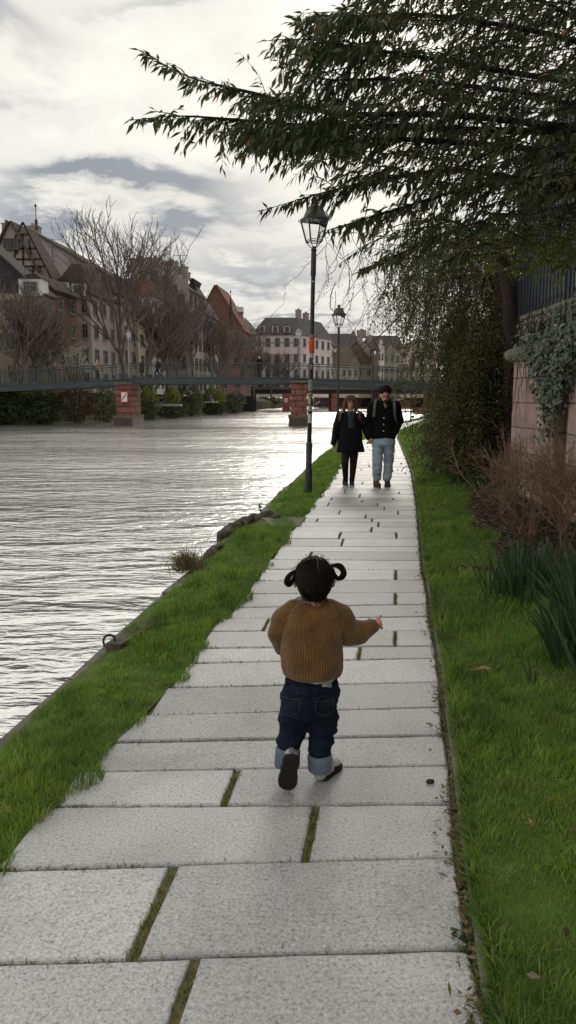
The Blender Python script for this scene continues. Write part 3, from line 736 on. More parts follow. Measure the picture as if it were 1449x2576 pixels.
# ---- ivy hanging over the coping
ivy_m = LEAF('ivy_leaf', [(0.022, 0.04, 0.02), (0.050, 0.075, 0.038), (0.03, 0.05, 0.027), (0.085, 0.115, 0.062), (0.042, 0.062, 0.032), (0.025, 0.042, 0.02)], 0.32, 0.6, 0.08)
bark = SM('vine_bark', (0.055, 0.04, 0.03), (0.026, 0.02, 0.016), 14, 0.9, 0.15, 0.6, 60, (1, 1, 0.3))
iv = empty('ivy', (WX, 9.3, 0.3), 'grey green ivy hanging over the coping of the sandstone wall', 'ivy')
ivp = [(1308, 815), (1322, 800), (1345, 792), (1400, 772), (1470, 735), (1600, 690), (1600, 850), (1449, 870), (1432, 905), (1425, 960), (1412, 1015), (1398, 1040), (1390, 1090), (1376, 1110), (1372, 1030), (1352, 985), (1345, 930), (1318, 915), (1300, 890), (1306, 850)]
def ivy_pts(n, plane, zlo, zhi, x0, x1):
    uu = rng.uniform(1290, 1600, n); vv = rng.uniform(680, 1125, n); k = inpoly(uu + rng.normal(0, 5, n), vv + rng.normal(0, 7, n), ivp); uu, vv = uu[k], vv[k]
    ey = FPX * plane / (uu - UC); z = np.array([P(a, b, c).z for a, b, c in zip(uu, vv, ey)]); k = (z > zlo) & (z < zhi); m = int(k.sum())
    return np.stack([rng.uniform(x0, x1, m), ey[k], z[k]], 1)
C = np.concatenate([ivy_pts(13000, WX - .20, -1, 2.34, WX - .33, WX - .12), ivy_pts(9000, WX + .08, 2.22, 2.8, WX - .02, WX + .11)]); n = len(C)
D = np.stack([rng.normal(-.25, .3, n), rng.normal(0, .55, n), rng.normal(-.8, .35, n)], 1); Nn = np.stack([rng.normal(-.9, .35, n), rng.normal(-.25, .5, n), rng.normal(.45, .35, n)], 1)
V, Fc = leaf_cards(C, D, Nn, rng.uniform(.045, .075, n), rng.uniform(.04, .065, n), 0.12, 0.1)
link('foliage', np_mesh('ivy_foliage', V, Fc, ivy_m), iv)
mb = MB()
for k in range(26):
    a = rng.uniform(8.8, 10.8); z0 = rng.uniform(2.3, 2.7); pts = [Vector((WX - .12, a, z0))]
    for j in range(6): pts.append(pts[-1] + Vector((rng.uniform(-.02, .02), rng.normal(-.02, .06), -rng.uniform(.1, .26))))
    mb.tube(pts, [.008 - .001 * j for j in range(7)], 4)
mb.build('stem', bark, iv)

# ================================================================ evergreen overhead
tree_bark = SM('evergreen_bark', (0.045, 0.036, 0.028), (0.022, 0.018, 0.015), 12, 0.9, 0.1, 0.7, 40)
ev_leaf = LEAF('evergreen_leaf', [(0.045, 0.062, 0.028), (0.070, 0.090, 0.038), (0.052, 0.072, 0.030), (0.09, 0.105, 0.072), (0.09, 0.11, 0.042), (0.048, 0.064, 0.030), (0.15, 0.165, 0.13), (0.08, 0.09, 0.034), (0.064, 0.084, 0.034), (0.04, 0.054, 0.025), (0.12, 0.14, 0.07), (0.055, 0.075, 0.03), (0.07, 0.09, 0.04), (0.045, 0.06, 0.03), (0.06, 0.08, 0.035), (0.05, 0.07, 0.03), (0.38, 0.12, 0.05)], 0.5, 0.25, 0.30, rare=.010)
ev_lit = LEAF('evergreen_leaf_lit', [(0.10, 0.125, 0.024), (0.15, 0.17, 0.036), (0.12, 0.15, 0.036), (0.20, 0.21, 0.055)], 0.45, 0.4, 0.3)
et = empty('evergreen_tree', (5.4, 7.0, 0.2), 'dark evergreen tree with long drooping leaves arching over the path from the right', 'tree')
trunk_top = Vector((5.0, 7.2, 6.2))
MB().tube([(5.4, 7.0, 0.1), (5.35, 7.0, 1.6), (5.2, 7.05, 3.2), (5.1, 7.1, 4.8), trunk_top, (4.9, 7.2, 7.6)], [.22, .19, .17, .15, .12, .07], 10).build('trunk', tree_bark, et, True)
limbs = [  # sight points, distance at the right end and at the tip, thickness
    ([(1900, 360), (1449, 322), (1150, 290), (850, 285), (640, 235), (480, 195), (352, 126)], 6.8, 4.6, .045),
    ([(1900, 330), (1300, 330), (1000, 318), (800, 318), (600, 302), (450, 292), (326, 303)], 6.6, 4.6, .04),
    ([(1900, 420), (1300, 370), (1000, 350), (850, 352), (720, 352), (640, 345)], 6.4, 4.8, .035),
    ([(1900, 500), (1449, 470), (1150, 430), (950, 455), (800, 488), (652, 533)], 6.6, 5.0, .036),
    ([(1900, 480), (1500, 440), (1200, 470), (1020, 520), (900, 556), (806, 584)], 7.0, 5.2, .036),
    ([(1900, 260), (1400, 200), (1100, 150), (900, 120), (780, 100), (688, 100)], 6.4, 4.9, .034),
    ([(1900, 200), (1400, 90), (1100, 40), (900, 40), (768, 42)], 6.4, 5.0, .034),
    ([(1800, 150), (1300, -20), (1000, -40), (880, -10)], 6.4, 5.2, .03),
    ([(1900, 300), (1300, 230), (1000, 200), (830, 200), (700, 165)], 6.0, 4.6, .03),
    ([(1900, 540), (1500, 520), (1200, 560), (1000, 640), (905, 680)], 7.4, 5.6, .032),
    ([(1900, 560), (1500, 540), (1300, 590), (1150, 640), (1100, 700)], 7.6, 6.4, .028),
    ([(1900, 100), (1500, -80), (1200, -150), (1000, -160)], 6.4, 5.4, .03),
]
LC, LD, LN, LL, LW = [], [], [], [], []
tw = MB()
def catmull(pts, m=6):
    out = []; n = len(pts)
    for i in range(n - 1):
        p0, p1, p2, p3 = pts[max(i - 1, 0)], pts[i], pts[i + 1], pts[min(i + 2, n - 1)]
        for k in range(m):
            t = k / m; out.append(0.5 * ((2 * p1) + (p2 - p0) * t + (2 * p0 - 5 * p1 + 4 * p2 - p3) * t * t + (3 * p1 - p0 - 3 * p2 + p3) * t ** 3))
    out.append(pts[-1]); return out
tr = random.Random(21)
def rv(s): return Vector((tr.gauss(0, s), tr.gauss(0, s), tr.gauss(0, s)))
def leafy(pts, r0, step=0.02, L=(.066, .108), droop=0.62, first=0.0, both=True, store=None):
    tot = 0; acc = 0; S = store if store is not None else (LC, LD, LN, LL, LW)
    length = sum((pts[i + 1] - pts[i]).length for i in range(len(pts) - 1)); run = 0
    for i in range(len(pts) - 1):
        seg = pts[i + 1] - pts[i]; sl = seg.length; d = seg.normalized(); side = d.cross(Vector((0, 0, 1))); side = side.normalized() if side.length > .05 else Vector((1, 0, 0))
        while acc < sl:
            f = (run + acc) / length
            if f >= first:
                sgn = 1 if tr.random() < .5 else -1
                dd = d * tr.uniform(.15, .9) + side * sgn * tr.uniform(.05, .7) + Vector((0, 0, -tr.uniform(.1, 1.5) * droop + (0.45 if f > .93 else 0.08))) + rv(.12)
                S[0].append(pts[i] + d * acc); S[1].append(dd); S[2].append(Vector((0, 0, 1)) + rv(.45)); l = tr.uniform(*L) * (1 - .35 * max(0, f - .85) / .15)
                S[3].append(l); S[4].append(l * tr.uniform(.19, .27))
            acc += step * tr.uniform(.5, 1.5)
        acc -= sl; run += sl
    tw.tube(pts, [max(r0 * (1 - .85 * i / (len(pts) - 1)), .0012) for i in range(len(pts))], 4)
for px, Ya, Yb, th in limbs:
    n = len(px); q = [P(u, v, Ya + (Yb - Ya) * (i / (n - 1)) ** 0.8) for i, (u, v) in enumerate(px)]
    q = [trunk_top + (q[0] - trunk_top) * 0.0 + Vector((0, 0, -abs(tr.gauss(0, .8))))] + q
    c = catmull(q, 7); m = len(c)
    MB().tube(c, [max(th * (1 - i / (m - 1)) ** 1.15, .0022) for i in range(m)], 7).build('branch', tree_bark, et, True)
    # leafy tip straight on the limb, then side twigs
    k = int(m * .62); leafy(c[k:], .002, .016)
    for i in range(int(m * .22), m - 2):
        f = i / m
        for rep in range(2 if f < .78 else 1):
            d = (c[i + 1] - c[i]).normalized(); ln = tr.uniform(.22, .55) * (1.15 - f * .75) * (1 if f < .75 else max(.18, 1 - (f - .75) * 4.2))
            a = d * tr.uniform(.5, 1) + rv(.42) + Vector((-.1, 0, -.05)); a.normalize(); p = c[i] + d * tr.uniform(0, .1); pts = [p]
            for j in range(5):
                a = (a + Vector((0, 0, -.10)) + rv(.10)).normalized(); pts.append(pts[-1] + a * ln / 5)
            leafy(pts, .004, .021)
crown_poly = [(700, 110), (780, 50), (900, 0), (900, -260), (1750, -260), (1750, 520), (1449, 560), (1300, 570), (1200, 600), (1100, 660), (990, 650), (930, 610), (900, 560), (870, 500), (840, 440), (870, 390), (720, 362), (650, 335), (690, 290), (760, 250), (790, 190)]
cnt = 0
while cnt < 1000:
    u, v = tr.uniform(650, 1750), tr.uniform(-260, 680)
    if not inpoly(np.array([u]), np.array([v]), crown_poly)[0]: continue
    dens = min(1, .22 + max(0, u - 760) / 560)
    if v > 470: dens *= .55 if u < 1200 else .8
    if tr.random() > dens: continue
    Yt = tr.uniform(4.6, 7.8) if u > 900 else tr.uniform(4.5, 5.8)
    p = P(u, v, Yt); ln = tr.uniform(.35, .75); a = Vector((-1, tr.gauss(-.1, .4), tr.gauss(.02, .25))).normalized(); p = p - a * ln * .6; pts = [p]
    for j in range(5): a = (a + Vector((0, 0, -.09)) + rv(.12)).normalized(); pts.append(pts[-1] + a * ln / 5)
    leafy(pts, .005, .024); cnt += 1
for (ua, ub, va, vb, cnt_) in ((600, 860, 300, 335, 55), (640, 900, 335, 350, 60), (640, 900, 235, 280, 40), (720, 950, 95, 130, 50), (790, 1000, 20, 60, 45)):
    for k in range(cnt_):
        f = tr.random(); u = ua + (ub - ua) * f; v = va + (vb - va) * tr.random(); p = P(u, v, tr.uniform(4.7, 5.5)); ln = tr.uniform(.15, .34); a = Vector((-1, tr.gauss(0, .5), tr.gauss(-.05, .2))).normalized(); pts = [p - a * ln * .4]
        for j in range(4): a = (a + Vector((0, 0, -.12)) + rv(.12)).normalized(); pts.append(pts[-1] + a * ln / 4)
        leafy(pts, .003, .021, droop=.8)
arr = lambda q: np.array([tuple(x) for x in q])
V, Fc = leaf_cards(arr(LC), arr(LD), arr(LN), np.array(LL), np.array(LW), .12, .12)
link('crown', np_mesh('evergreen_crown', V, Fc, ev_leaf), et); print('evergreen leaves', len(LC))
# lower sprays in a yellower leaf colour, light from the open side painted in
S2 = ([], [], [], [], [])
for k in range(150):
    u, v = tr.uniform(1215, 1640), tr.uniform(575, 672) - max(0, 0)
    v -= max(0, (u - 1449)) * .2
    Yt = tr.uniform(6.0, 7.6); p = P(u, v, Yt); ln = tr.uniform(.25, .5); a = Vector((-.8, tr.gauss(-.2, .4), tr.gauss(.0, .25))).normalized(); pts = [p - a * ln * .5]
    for j in range(4): a = (a + Vector((0, 0, -.12)) + rv(.14)).normalized(); pts.append(pts[-1] + a * ln / 4)
    leafy(pts, .0035, .024, (.05, .085), .7, store=S2)
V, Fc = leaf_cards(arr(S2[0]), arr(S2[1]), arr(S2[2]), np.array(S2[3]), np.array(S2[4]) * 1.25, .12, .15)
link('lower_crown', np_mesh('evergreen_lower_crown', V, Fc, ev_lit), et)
tw.build('twigs', tree_bark, et)

# ================================================================ tree smothered in climbers, between the evergreen and the path's bend
vleaf = LEAF('climber_leaf', [(0.050, 0.060, 0.022), (0.085, 0.090, 0.034), (0.12, 0.11, 0.048), (0.055, 0.062, 0.026), (0.15, 0.16, 0.05), (0.085, 0.074, 0.036)], 0.55, 0.3, 0.3)
vt = empty('climber_tree', (3.55, 14.0, 0.1), 'tree smothered in hanging brown green climbers beside the bend of the path', 'tree')
mb = MB()
for (px, r) in (([(1250, 1150, 13.4), (1262, 950, 13.3), (1270, 760, 13.0), (1255, 640, 12.8), (1200, 560, 12.6)], [.22, .19, .16, .13, .08]),
                ([(1200, 1170, 13.9), (1215, 1000, 13.9), (1235, 850, 13.6), (1285, 700, 13.2), (1330, 560, 13)], [.16, .14, .12, .10, .07]),
                ([(1285, 1120, 12.6), (1282, 800, 12.5), (1268, 700, 12.6), (1240, 640, 12.6), (1230, 560, 12.6)], [.12, .11, .1, .09, .06])):
    mb.tube(catmull([P(*q) for q in px], 5), np.interp(np.linspace(0, 1, 21), np.linspace(0, 1, 5), r), 9)
mb.build('trunk', bark, vt, True)
mb = MB()
for px in ([(1255, 640, 12.8), (1120, 610, 13.4), (1000, 640, 14.0), (900, 700, 14.4)], [(1235, 700, 13.2), (1130, 700, 13.4), (1060, 740, 14), (960, 840, 14.5), (880, 900, 14.8)], [(1285, 700, 13.2), (1200, 640, 14.2), (1080, 600, 15.2), (960, 600, 15.8), (860, 650, 16)],
           [(1250, 640, 12.8), (1150, 560, 13.4), (1030, 560, 14), (900, 600, 14.2)], [(1262, 900, 13.4), (1190, 820, 14.5), (1120, 800, 15.5), (1040, 850, 16)], [(1240, 720, 13), (1180, 660, 15), (1150, 640, 17.5)]):
    c = catmull([P(*q) for q in px], 6); mb.tube(c, .04 * (1 - np.linspace(0, 1, len(c))) ** 1.5 + .005, 6)
mb.build('branch', bark, vt, True)
VC_, VD_, VN_, VL_ = [], [], [], []
vb = MB(); vr = random.Random(33)
def strand(u, v0, v1, Y, dens, sz, wig=.05):
    p = P(u, v0, Y); zend = max(P(u, v1, Y).z, 0.12); dr = Vector((vr.gauss(0, .05), vr.gauss(0, .05), 0)); pts = [p.copy()]
    while p.z > zend and len(pts) < 40:
        dr = dr * .8 + Vector((vr.gauss(0, wig), vr.gauss(0, wig), 0)); p = p + Vector((dr.x, dr.y, -vr.uniform(.08, .18))); pts.append(p.copy())
    if len(pts) < 3: return
    vb.tube(pts, np.linspace(.0065, .0028, len(pts)), 3, False)
    L = (v1 - v0) / FPX * Y
    for i in range(int(L * dens)):
        f = vr.random() * (len(pts) - 1.01); k = int(f); q = pts[k].lerp(pts[k + 1], f - k)
        o_ = Vector((vr.gauss(0, .05), vr.gauss(0, .05), vr.gauss(0, .03)))
        VC_.append(q + o_); VD_.append((vr.gauss(0, 1), vr.gauss(0, 1), vr.gauss(-.5, .7))); VN_.append((vr.gauss(0, .6), vr.gauss(-.6, .6), 1)); VL_.append(sz * vr.uniform(.6, 1.3))
for k in range(60):       # thin young shoots out towards the lamps
    u = 810 + 260 * vr.random() ** 0.8; v0 = vr.uniform(560, 740) ; strand(u, v0, v0 + vr.uniform(60, 190) + max(0, u - 900) * .35, vr.uniform(13, 15.5), 16, .036, .05)
for k in range(330):      # hanging curtain
    u = 975 + 330 * vr.random() ** .75; v0 = vr.uniform(540, 700); low = np.interp(u, [975, 1040, 1090, 1125, 1155, 1300], [850, 900, 950, 1040, 1160, 1160]); strand(u, v0, v0 + (low - v0) * vr.uniform(.55, 1), vr.uniform(12.8, 16.5), 56 + max(0, u - 1080) * .22, .046, .025)
for k in range(300):      # dense lower skirt reaching the ground
    u = 1112 + 178 * vr.random() ** .85; v0 = vr.uniform(790, 1000); low = np.interp(u, [1112, 1135, 1150, 1175, 1290], [1000, 1090, 1150, 1185, 1160]); strand(u, v0, low, vr.uniform(12.4, 15.0) if u > 1150 else vr.uniform(13.5, 15.5), 150, .050, .02)
V, Fc = leaf_cards(arr(VC_), arr(VD_), arr(VN_), np.array(VL_), np.array(VL_) * .55, .1, .1)
link('foliage', np_mesh('climber_foliage', V, Fc, vleaf), vt); vb.build('stems', bark, vt); print('climber leaves', len(VC_))
# ================================================================ flower bed
mulch = SM('bed_soil', (0.12, 0.085, 0.06), (0.06, 0.043, 0.032), 9, 0.95, 0.1, 0.8, 45)
mb = MB()
poly = soil_poly; xs = [p[0] for p in poly]; ys_ = [p[1] for p in poly]
gx = np.arange(min(xs), min(max(xs), 3.45), .12); gy = np.arange(min(ys_), max(ys_), .12); idx = {}
vs = []; fs = []
for i, x in enumerate(gx):
    for j, yv in enumerate(gy):
        idx[i, j] = len(vs); vs.append((x, yv, float(lawn_z(x, yv)) + .012 + .02 * abs(mnoise.noise(Vector((x * 5, yv * 5, 0))))))
for i in range(len(gx) - 1):
    for j in range(len(gy) - 1):
        if inpoly(np.array([gx[i] + .06]), np.array([gy[j] + .06]), poly)[0]: fs.append((idx[i, j], idx[i + 1, j], idx[i + 1, j + 1], idx[i, j + 1]))
mb.add(vs, fs); setp(mb.build('flower_bed', mulch, None, True), kind='structure')
chip = LEAF('mulch_chip', [(0.10, 0.065, 0.042), (0.055, 0.038, 0.026), (0.16, 0.115, 0.08), (0.035, 0.024, 0.02), (0.21, 0.17, 0.13)], 0.9, 0.1, 0)
def litter(x, y, z, L, W, tilt=.5):
    n = len(x); C = np.stack([x, y, z], 1); a = rng.uniform(0, 2 * PI, n)
    return leaf_cards(C, np.stack([np.cos(a), np.sin(a), rng.normal(.15, .2, n)], 1), np.stack([rng.normal(0, tilt, n), rng.normal(0, tilt, n), np.ones(n)], 1), L, W, .12, .12)
n = 15000; x = rng.uniform(min(xs), 3.42, n); y = rng.uniform(min(ys_), max(ys_), n)
k = inpoly(x + rng.normal(0, .05, n), y + rng.normal(0, .08, n), poly); x, y = x[k], y[k]; n = len(x)
V, Fc = litter(x, y, lawn_z(x, y) + .025, rng.uniform(.03, .09, n), rng.uniform(.012, .03, n))
setp(link('mulch', np_mesh('mulch', V, Fc, chip)), 'bark chips and dead leaves covering the flower bed', 'mulch', kind='stuff')
g_ = G(1190, 1425, .09); n = 420; x = g_.x + rng.normal(0, .11, n); y = g_.y + rng.normal(0, .10, n)
V, Fc = litter(x, y, lawn_z(x, y) + rng.uniform(.01, .045, n), rng.uniform(.03, .07, n), rng.uniform(.012, .026, n))
setp(link('mulch', np_mesh('mulch_patch', V, Fc, chip)), 'small bare patch of brown chips in the lawn', 'mulch', kind='stuff')
n = 260; y = rng.uniform(1.4, 12, n); x = XR(y) + .1 + rng.uniform(0, 1.3, n)
V, Fc = litter(x, y, lawn_z(x, y) + rng.uniform(.02, .05, n), rng.uniform(.02, .045, n), rng.uniform(.008, .02, n))
setp(link('lawn_litter', np_mesh('lawn_litter', V, Fc, chip)), 'scattered scraps of dead leaf on the right lawn', 'litter', kind='stuff')
# litter in the gutter between flags and kerb and blown onto the path
litm = LEAF('dry_litter', [(0.16, 0.115, 0.06), (0.10, 0.075, 0.04), (0.26, 0.20, 0.115), (0.07, 0.055, 0.032), (0.14, 0.14, 0.05)], 0.9, 0.1, 0)
y = 1.2 + 22 * rng.uniform(0, 1, 3600) ** 1.3; cl = 0.5 + 0.5 * np.sin(y * 9.1) * np.sin(y * 3.7 + 1)
x = XR(y) + 0.006 + rng.normal(0, .010, len(y)) - np.abs(rng.normal(0, .035, len(y))) * (rng.uniform(0, 1, len(y)) < .35 * cl)
V, Fc = litter(x, y, np.where(x > XR(y) - .012, -.006, .006) + rng.uniform(0, .012, len(y)), rng.uniform(.015, .045, len(y)), rng.uniform(.006, .016, len(y)))
setp(link('leaf_litter', np_mesh('leaf_litter', V, Fc, litm)), 'brown leaf litter along the kerb side of the path', 'litter', kind='stuff')
n = 3000; y = 1.3 + 13 * rng.uniform(0, 1, n) ** 1.6; k = rng.uniform(0, 1, n) < (.25 + .75 * (np.sin(y * 6.3) * np.sin(y * 2.2 + .6) > .25)); y = y[k]; n = len(y)
x = XR(y) + 0.006 + rng.normal(0, .016, n)
V, Fc = blades(np.stack([x, y, np.full(n, -.02)], 1), rng.uniform(.02, .055, n), rng.uniform(.003, .006, n), rng.uniform(.3, 1.5, n), rng.normal(PI, 1.2, n))
setp(link('gutter_weeds', np_mesh('gutter_weeds', V, Fc, LEAF('weed_blade', [(0.05, 0.085, 0.015), (0.09, 0.11, 0.03), (0.13, 0.11, 0.05), (0.05, 0.07, 0.02)], .6, .2, .2))), 'small weeds growing in the gutter along the kerb', 'weeds', kind='stuff')
# filling between the last flags and the kerb
gut = SM('gutter_soil', (0.17, 0.145, 0.095), (0.10, 0.10, 0.05), 16, 0.95, 0.1, 0.7, 70)
strip('gutter', lambda y: XR(y) - 0.004, lambda y: XR(y) + 0.014, lambda x, y: -0.010 + 0.006 * math.sin(y * 7) + 0.004 * math.sin(y * 19), 1, gut)
litm2 = litm
def pebble(px, r, label, cat, cols, seed):
    q = random.Random(seed); g = G(*px); mb = MB()
    mb.ell((g.x, g.y, r[2] * .8), r, 10, 7)
    mb.v = [tuple(Vector(v) + Vector(v).normalized() * 0 + Vector((mnoise.noise(Vector(v) * 60), mnoise.noise(Vector(v) * 60 + Vector((3, 1, 2))), mnoise.noise(Vector(v) * 60 + Vector((7, 4, 1))))) * r[0] * .35) for v in mb.v]
    o = mb.build('stone' if cat == 'stone' else 'clod', cols, None, True); return setp(o, label, cat)
dk = SM('dark_clod', (0.02, 0.018, 0.018), (0.04, 0.036, 0.034), 90, 0.8, 0.3, 0.6, 150)
pebble((1083, 1970), (.017, .011, .010), 'small dark clod lying on the pale flagstones right of the child', 'clod', dk, 1)
pebble((1158, 2232), (.012, .016, .010), 'brown clod in the gutter beside the kerb', 'clod', SM('brown_clod', (0.10, 0.07, 0.05), (0.05, 0.035, 0.025), 80, .9, .1, .6, 150), 2)
# dead leaves lying on the lawn
def dead_leaf(px, n, size, label, z=.085, name='dead_leaves'):
    g = G(px[0], px[1], z); m = n; a = rng.uniform(0, 2 * PI, m)
    C = np.stack([g.x + rng.normal(0, size * .25, m), g.y + rng.normal(0, size * .25, m), np.full(m, z)], 1)
    V, Fc = leaf_cards(C, np.stack([np.cos(a), np.sin(a), rng.uniform(.1, .7, m)], 1), np.stack([rng.normal(0, .6, m), rng.normal(0, .6, m), np.ones(m)], 1), rng.uniform(.7, 1.2, m) * size, rng.uniform(.25, .4, m) * size, .2, .3)
    o = link(name, np_mesh(name, V, Fc, LEAF('dead_leaf', [(0.30, 0.16, 0.08), (0.36, 0.25, 0.15), (0.22, 0.10, 0.05)], .8, .2, .2))); return setp(o, label, 'dead leaf')
dead_leaf((1208, 1683), 9, .055, 'curled dry brown leaf on the lawn level with the child’s sweater')
dead_leaf((1338, 2077), 4, .03, 'scrap of pale dry leaf on the lawn near the front')

# ---- daffodils
daf_m = LEAF('daffodil_leaf', [(0.030, 0.062, 0.030), (0.048, 0.090, 0.046), (0.036, 0.072, 0.036), (0.08, 0.125, 0.08)], 0.38, 0.45, 0.15)
stem_m = SM('daffodil_stem', (0.05, 0.10, 0.03), None, 5, .6)
pet_y = SM('petal_yellow', (0.62, 0.48, 0.04), (0.55, 0.38, 0.03), 20, .6); pet_w = SM('petal_cream', (0.65, 0.62, 0.40), (0.5, 0.48, 0.3), 20, .6); trum = SM('trumpet_orange', (0.65, 0.30, 0.02), (0.5, 0.2, 0.02), 20, .6)
def ribbons(C, L, W, az, lean, droop, seg=6):
    n = len(C); d = np.stack([np.cos(az), np.sin(az), np.zeros(n)], 1); tw_ = az + PI / 2 + rng.normal(0, .7, n); s = np.stack([np.cos(tw_), np.sin(tw_), np.zeros(n)], 1)
    V = []; p = C.copy(); el = PI / 2 - lean; st = L / seg
    for k in range(seg + 1):
        w = (W * (1 - (k / seg) ** 3) + .0008)[:, None] / 2
        V += [p - s * w, p + s * w]
        p = p + (d * np.cos(el)[:, None] + np.array([[0, 0, 1.]]) * np.sin(el)[:, None]) * st[:, None]; el = el - droop * (0.4 + k / seg)
    V = np.stack(V, 1).reshape(-1, 3); b = (np.arange(n) * 2 * (seg + 1))[:, None]
    F_ = np.concatenate([np.concatenate([b + [2 * k, 2 * k + 1, 2 * k + 3], b + [2 * k, 2 * k + 3, 2 * k + 2]], 1) for k in range(seg)], 1).reshape(-1, 3)
    return V, F_
def daffodils(pxs, n, Lr, label, spread=.10, flowers=(), lean0=.12, side=0.0, width=.012):
    c0 = [G(u, v, .07) for u, v in pxs]; ctr = sum(c0, Vector()) / len(c0)
    o = empty('daffodil_clump', (ctr.x, ctr.y, .06), label, 'daffodils', 'daffodil clumps on the lawn')
    C = []
    for i in range(n):
        c = c0[i % len(c0)]; x, y = c.x + rng.normal(0, spread), c.y + rng.normal(0, spread); C.append((x, y, float(lawn_z(x, y)) - .01))
    C = np.array(C); az = np.arctan2(C[:, 1] - ctr.y, C[:, 0] - ctr.x) + rng.normal(0, .9, n)
    if side: az = np.where(rng.uniform(0, 1, n) < side, rng.normal(PI, .7, n), az)
    V, Fc = ribbons(C, rng.uniform(Lr[0], Lr[1], n), rng.uniform(.7, 1.2, n) * width, az, np.abs(rng.normal(lean0, .18, n)), np.abs(rng.normal(.05, .06, n)))
    link('leaves', np_mesh('daffodil_leaves', V, Fc, daf_m), o)
    for (u, v, Y, kind) in flowers:
        p = P(u, v, Y); zg = float(lawn_z(p.x, p.y))
        f = MB().tube([(p.x + .02, p.y + .02, zg), (p.x, p.y + .01, p.z - .03), (p.x, p.y, p.z)], .004, 5).build('flower', stem_m, o)
        mb = MB()
        for k in range(6):
            w = PI / 3 * k; e = Vector((math.cos(w), -.2, math.sin(w))); s_ = Vector((-math.sin(w), 0, math.cos(w)))
            q = p + Vector((0, -.012, 0)); mb.quad(q, q + e * .022 + s_ * .014, q + e * .042, q + e * .022 - s_ * .014)
        mb.build('petals', pet_w if kind else pet_y, f)
        MB().lathe([(.007, 0), (.011, .018), (.016, .03)], p + Vector((0, -.012, 0)), 8, Matrix.Rotation(PI / 2, 3, 'X')).build('trumpet', trum, f)
    return o
daffodils([(1275, 1500), (1330, 1490), (1390, 1500), (1300, 1440), (1365, 1448)], 260, (.22, .40), 'thick dark green daffodil clump without flowers beside the flower bed', .09, lean0=.14, side=.35, width=.016)
daffodils([(1470, 1660), (1480, 1590), (1500, 1530)], 230, (.36, .58), 'large daffodil clump leaning in at the right edge of the photo', .07, lean0=.38, side=.85, width=.019)
daffodils([(1350, 1700)], 7, (.10, .20), 'few short daffodil leaves standing alone in the lawn', .03, lean0=.25)
daffodils([(1085, 1138), (1110, 1140), (1130, 1135), (1100, 1120), (1125, 1118)], 260, (.34, .55), 'daffodil clump with one yellow flower at the foot of the climber tree', .28, [(1078, 1108, 17.5, 0), (1066, 1102, 18.2, 1)], width=.03)
daffodils([(1060, 1092), (1085, 1090), (1110, 1088), (1100, 1080), (1075, 1080)], 260, (.36, .55), 'farthest daffodil clump with several yellow and white flowers by the bend', .42, [(1058, 1067, 29, 0), (1068, 1063, 30, 1), (1077, 1060, 29, 1), (1098, 1062, 28, 0), (1052, 1074, 28, 1)], width=.04)
daffodils([(1165, 1215), (1185, 1222), (1205, 1232), (1180, 1200)], 150, (.22, .36), 'low daffodil clump under the bare twigs of the rose bushes', .12, width=.02)

# ---- bare rose bushes
cane = SM('rose_cane', (0.24, 0.14, 0.10), (0.14, 0.085, 0.065), 8, .75, .25); cane2 = SM('rose_cane_pale', (0.27, 0.19, 0.13), (0.17, 0.115, 0.085), 8, .75, .25)
bud = LEAF('young_leaf', [(0.16, 0.16, 0.02), (0.22, 0.20, 0.03), (0.12, 0.14, 0.02)], .5, .3, .35)
br_ = random.Random(77)
def rose_bush(px, n, h, spread, label, buds=0):
    g = G(px[0], px[1], .09); zg = float(lawn_z(min(g.x, 3.3), g.y)) + .02
    o = empty('rose_bush', (g.x, g.y, zg), label, 'rose bush', 'bare rose bushes in the bed'); A = MB(); B = MB(); LCs = []
    def grow(mb, p, d, ln, r, lev):
        pts = [p]; k = 5; a = d.copy()
        for j in range(k):
            a = (a + Vector((br_.gauss(0, .13), br_.gauss(0, .13), br_.gauss(.0, .09)))).normalized(); pts.append(pts[-1] + a * ln / k)
            if pts[-1].x > 3.40: pts[-1].x = 3.40
        mb.tube(pts, [max(r * (1 - .6 * j / k), .0015) for j in range(k + 1)], 4)
        if lev < 3:
            for _ in range(br_.choice((2, 3, 3, 4)) if lev else br_.choice((3, 4, 5))):
                q = br_.uniform(.3, 1); j = min(int(q * k), k - 1); pp = pts[j].lerp(pts[j + 1], q * k - j)
                dd = (a + Vector((br_.gauss(0, .65), br_.gauss(0, .65), br_.gauss(.15, .45)))).normalized()
                grow(B if br_.random() < .3 else mb, pp, dd, ln * br_.uniform(.35, .6), r * .6, lev + 1)
        if lev >= 1 and buds and br_.random() < buds and pts[-1].z < .75: LCs.append(pts[br_.randint(1, 5)])
    for i in range(n):
        w = br_.uniform(0, 2 * PI); s = br_.uniform(.1, 1) * spread; d = Vector((math.cos(w) * s, math.sin(w) * s, 1)).normalized()
        grow(A if br_.random() < .85 else B, Vector((g.x + br_.gauss(0, .05), g.y + br_.gauss(0, .05), zg - .02)), d, h * .88 * br_.uniform(.55, .85), .0085, 0)
    A.mi = 1; A.add(B.v, B.f); A.build('canes', [cane, cane2], o)
    if LCs:
        C = np.array([tuple(c) for c in LCs for _ in range(4)]) + rng.normal(0, .012, (len(LCs) * 4, 3)); m = len(C)
        V, Fc = leaf_cards(C, rng.normal(0, 1, (m, 3)) + [0, 0, .5], rng.normal(0, .5, (m, 3)) + [0, 0, 1], rng.uniform(.02, .035, m), rng.uniform(.012, .02, m)); link('young_leaves', np_mesh('rose_leaves', V, Fc, bud), o)
rose_bush((1262, 1285), 14, 1.15, .8, 'leftmost bare rose bush, its twigs reaching over the lawn towards the path', .05)
rose_bush((1330, 1350), 14, 1.15, .75, 'bare rose bush with yellow green shoots low on its canes', .5)
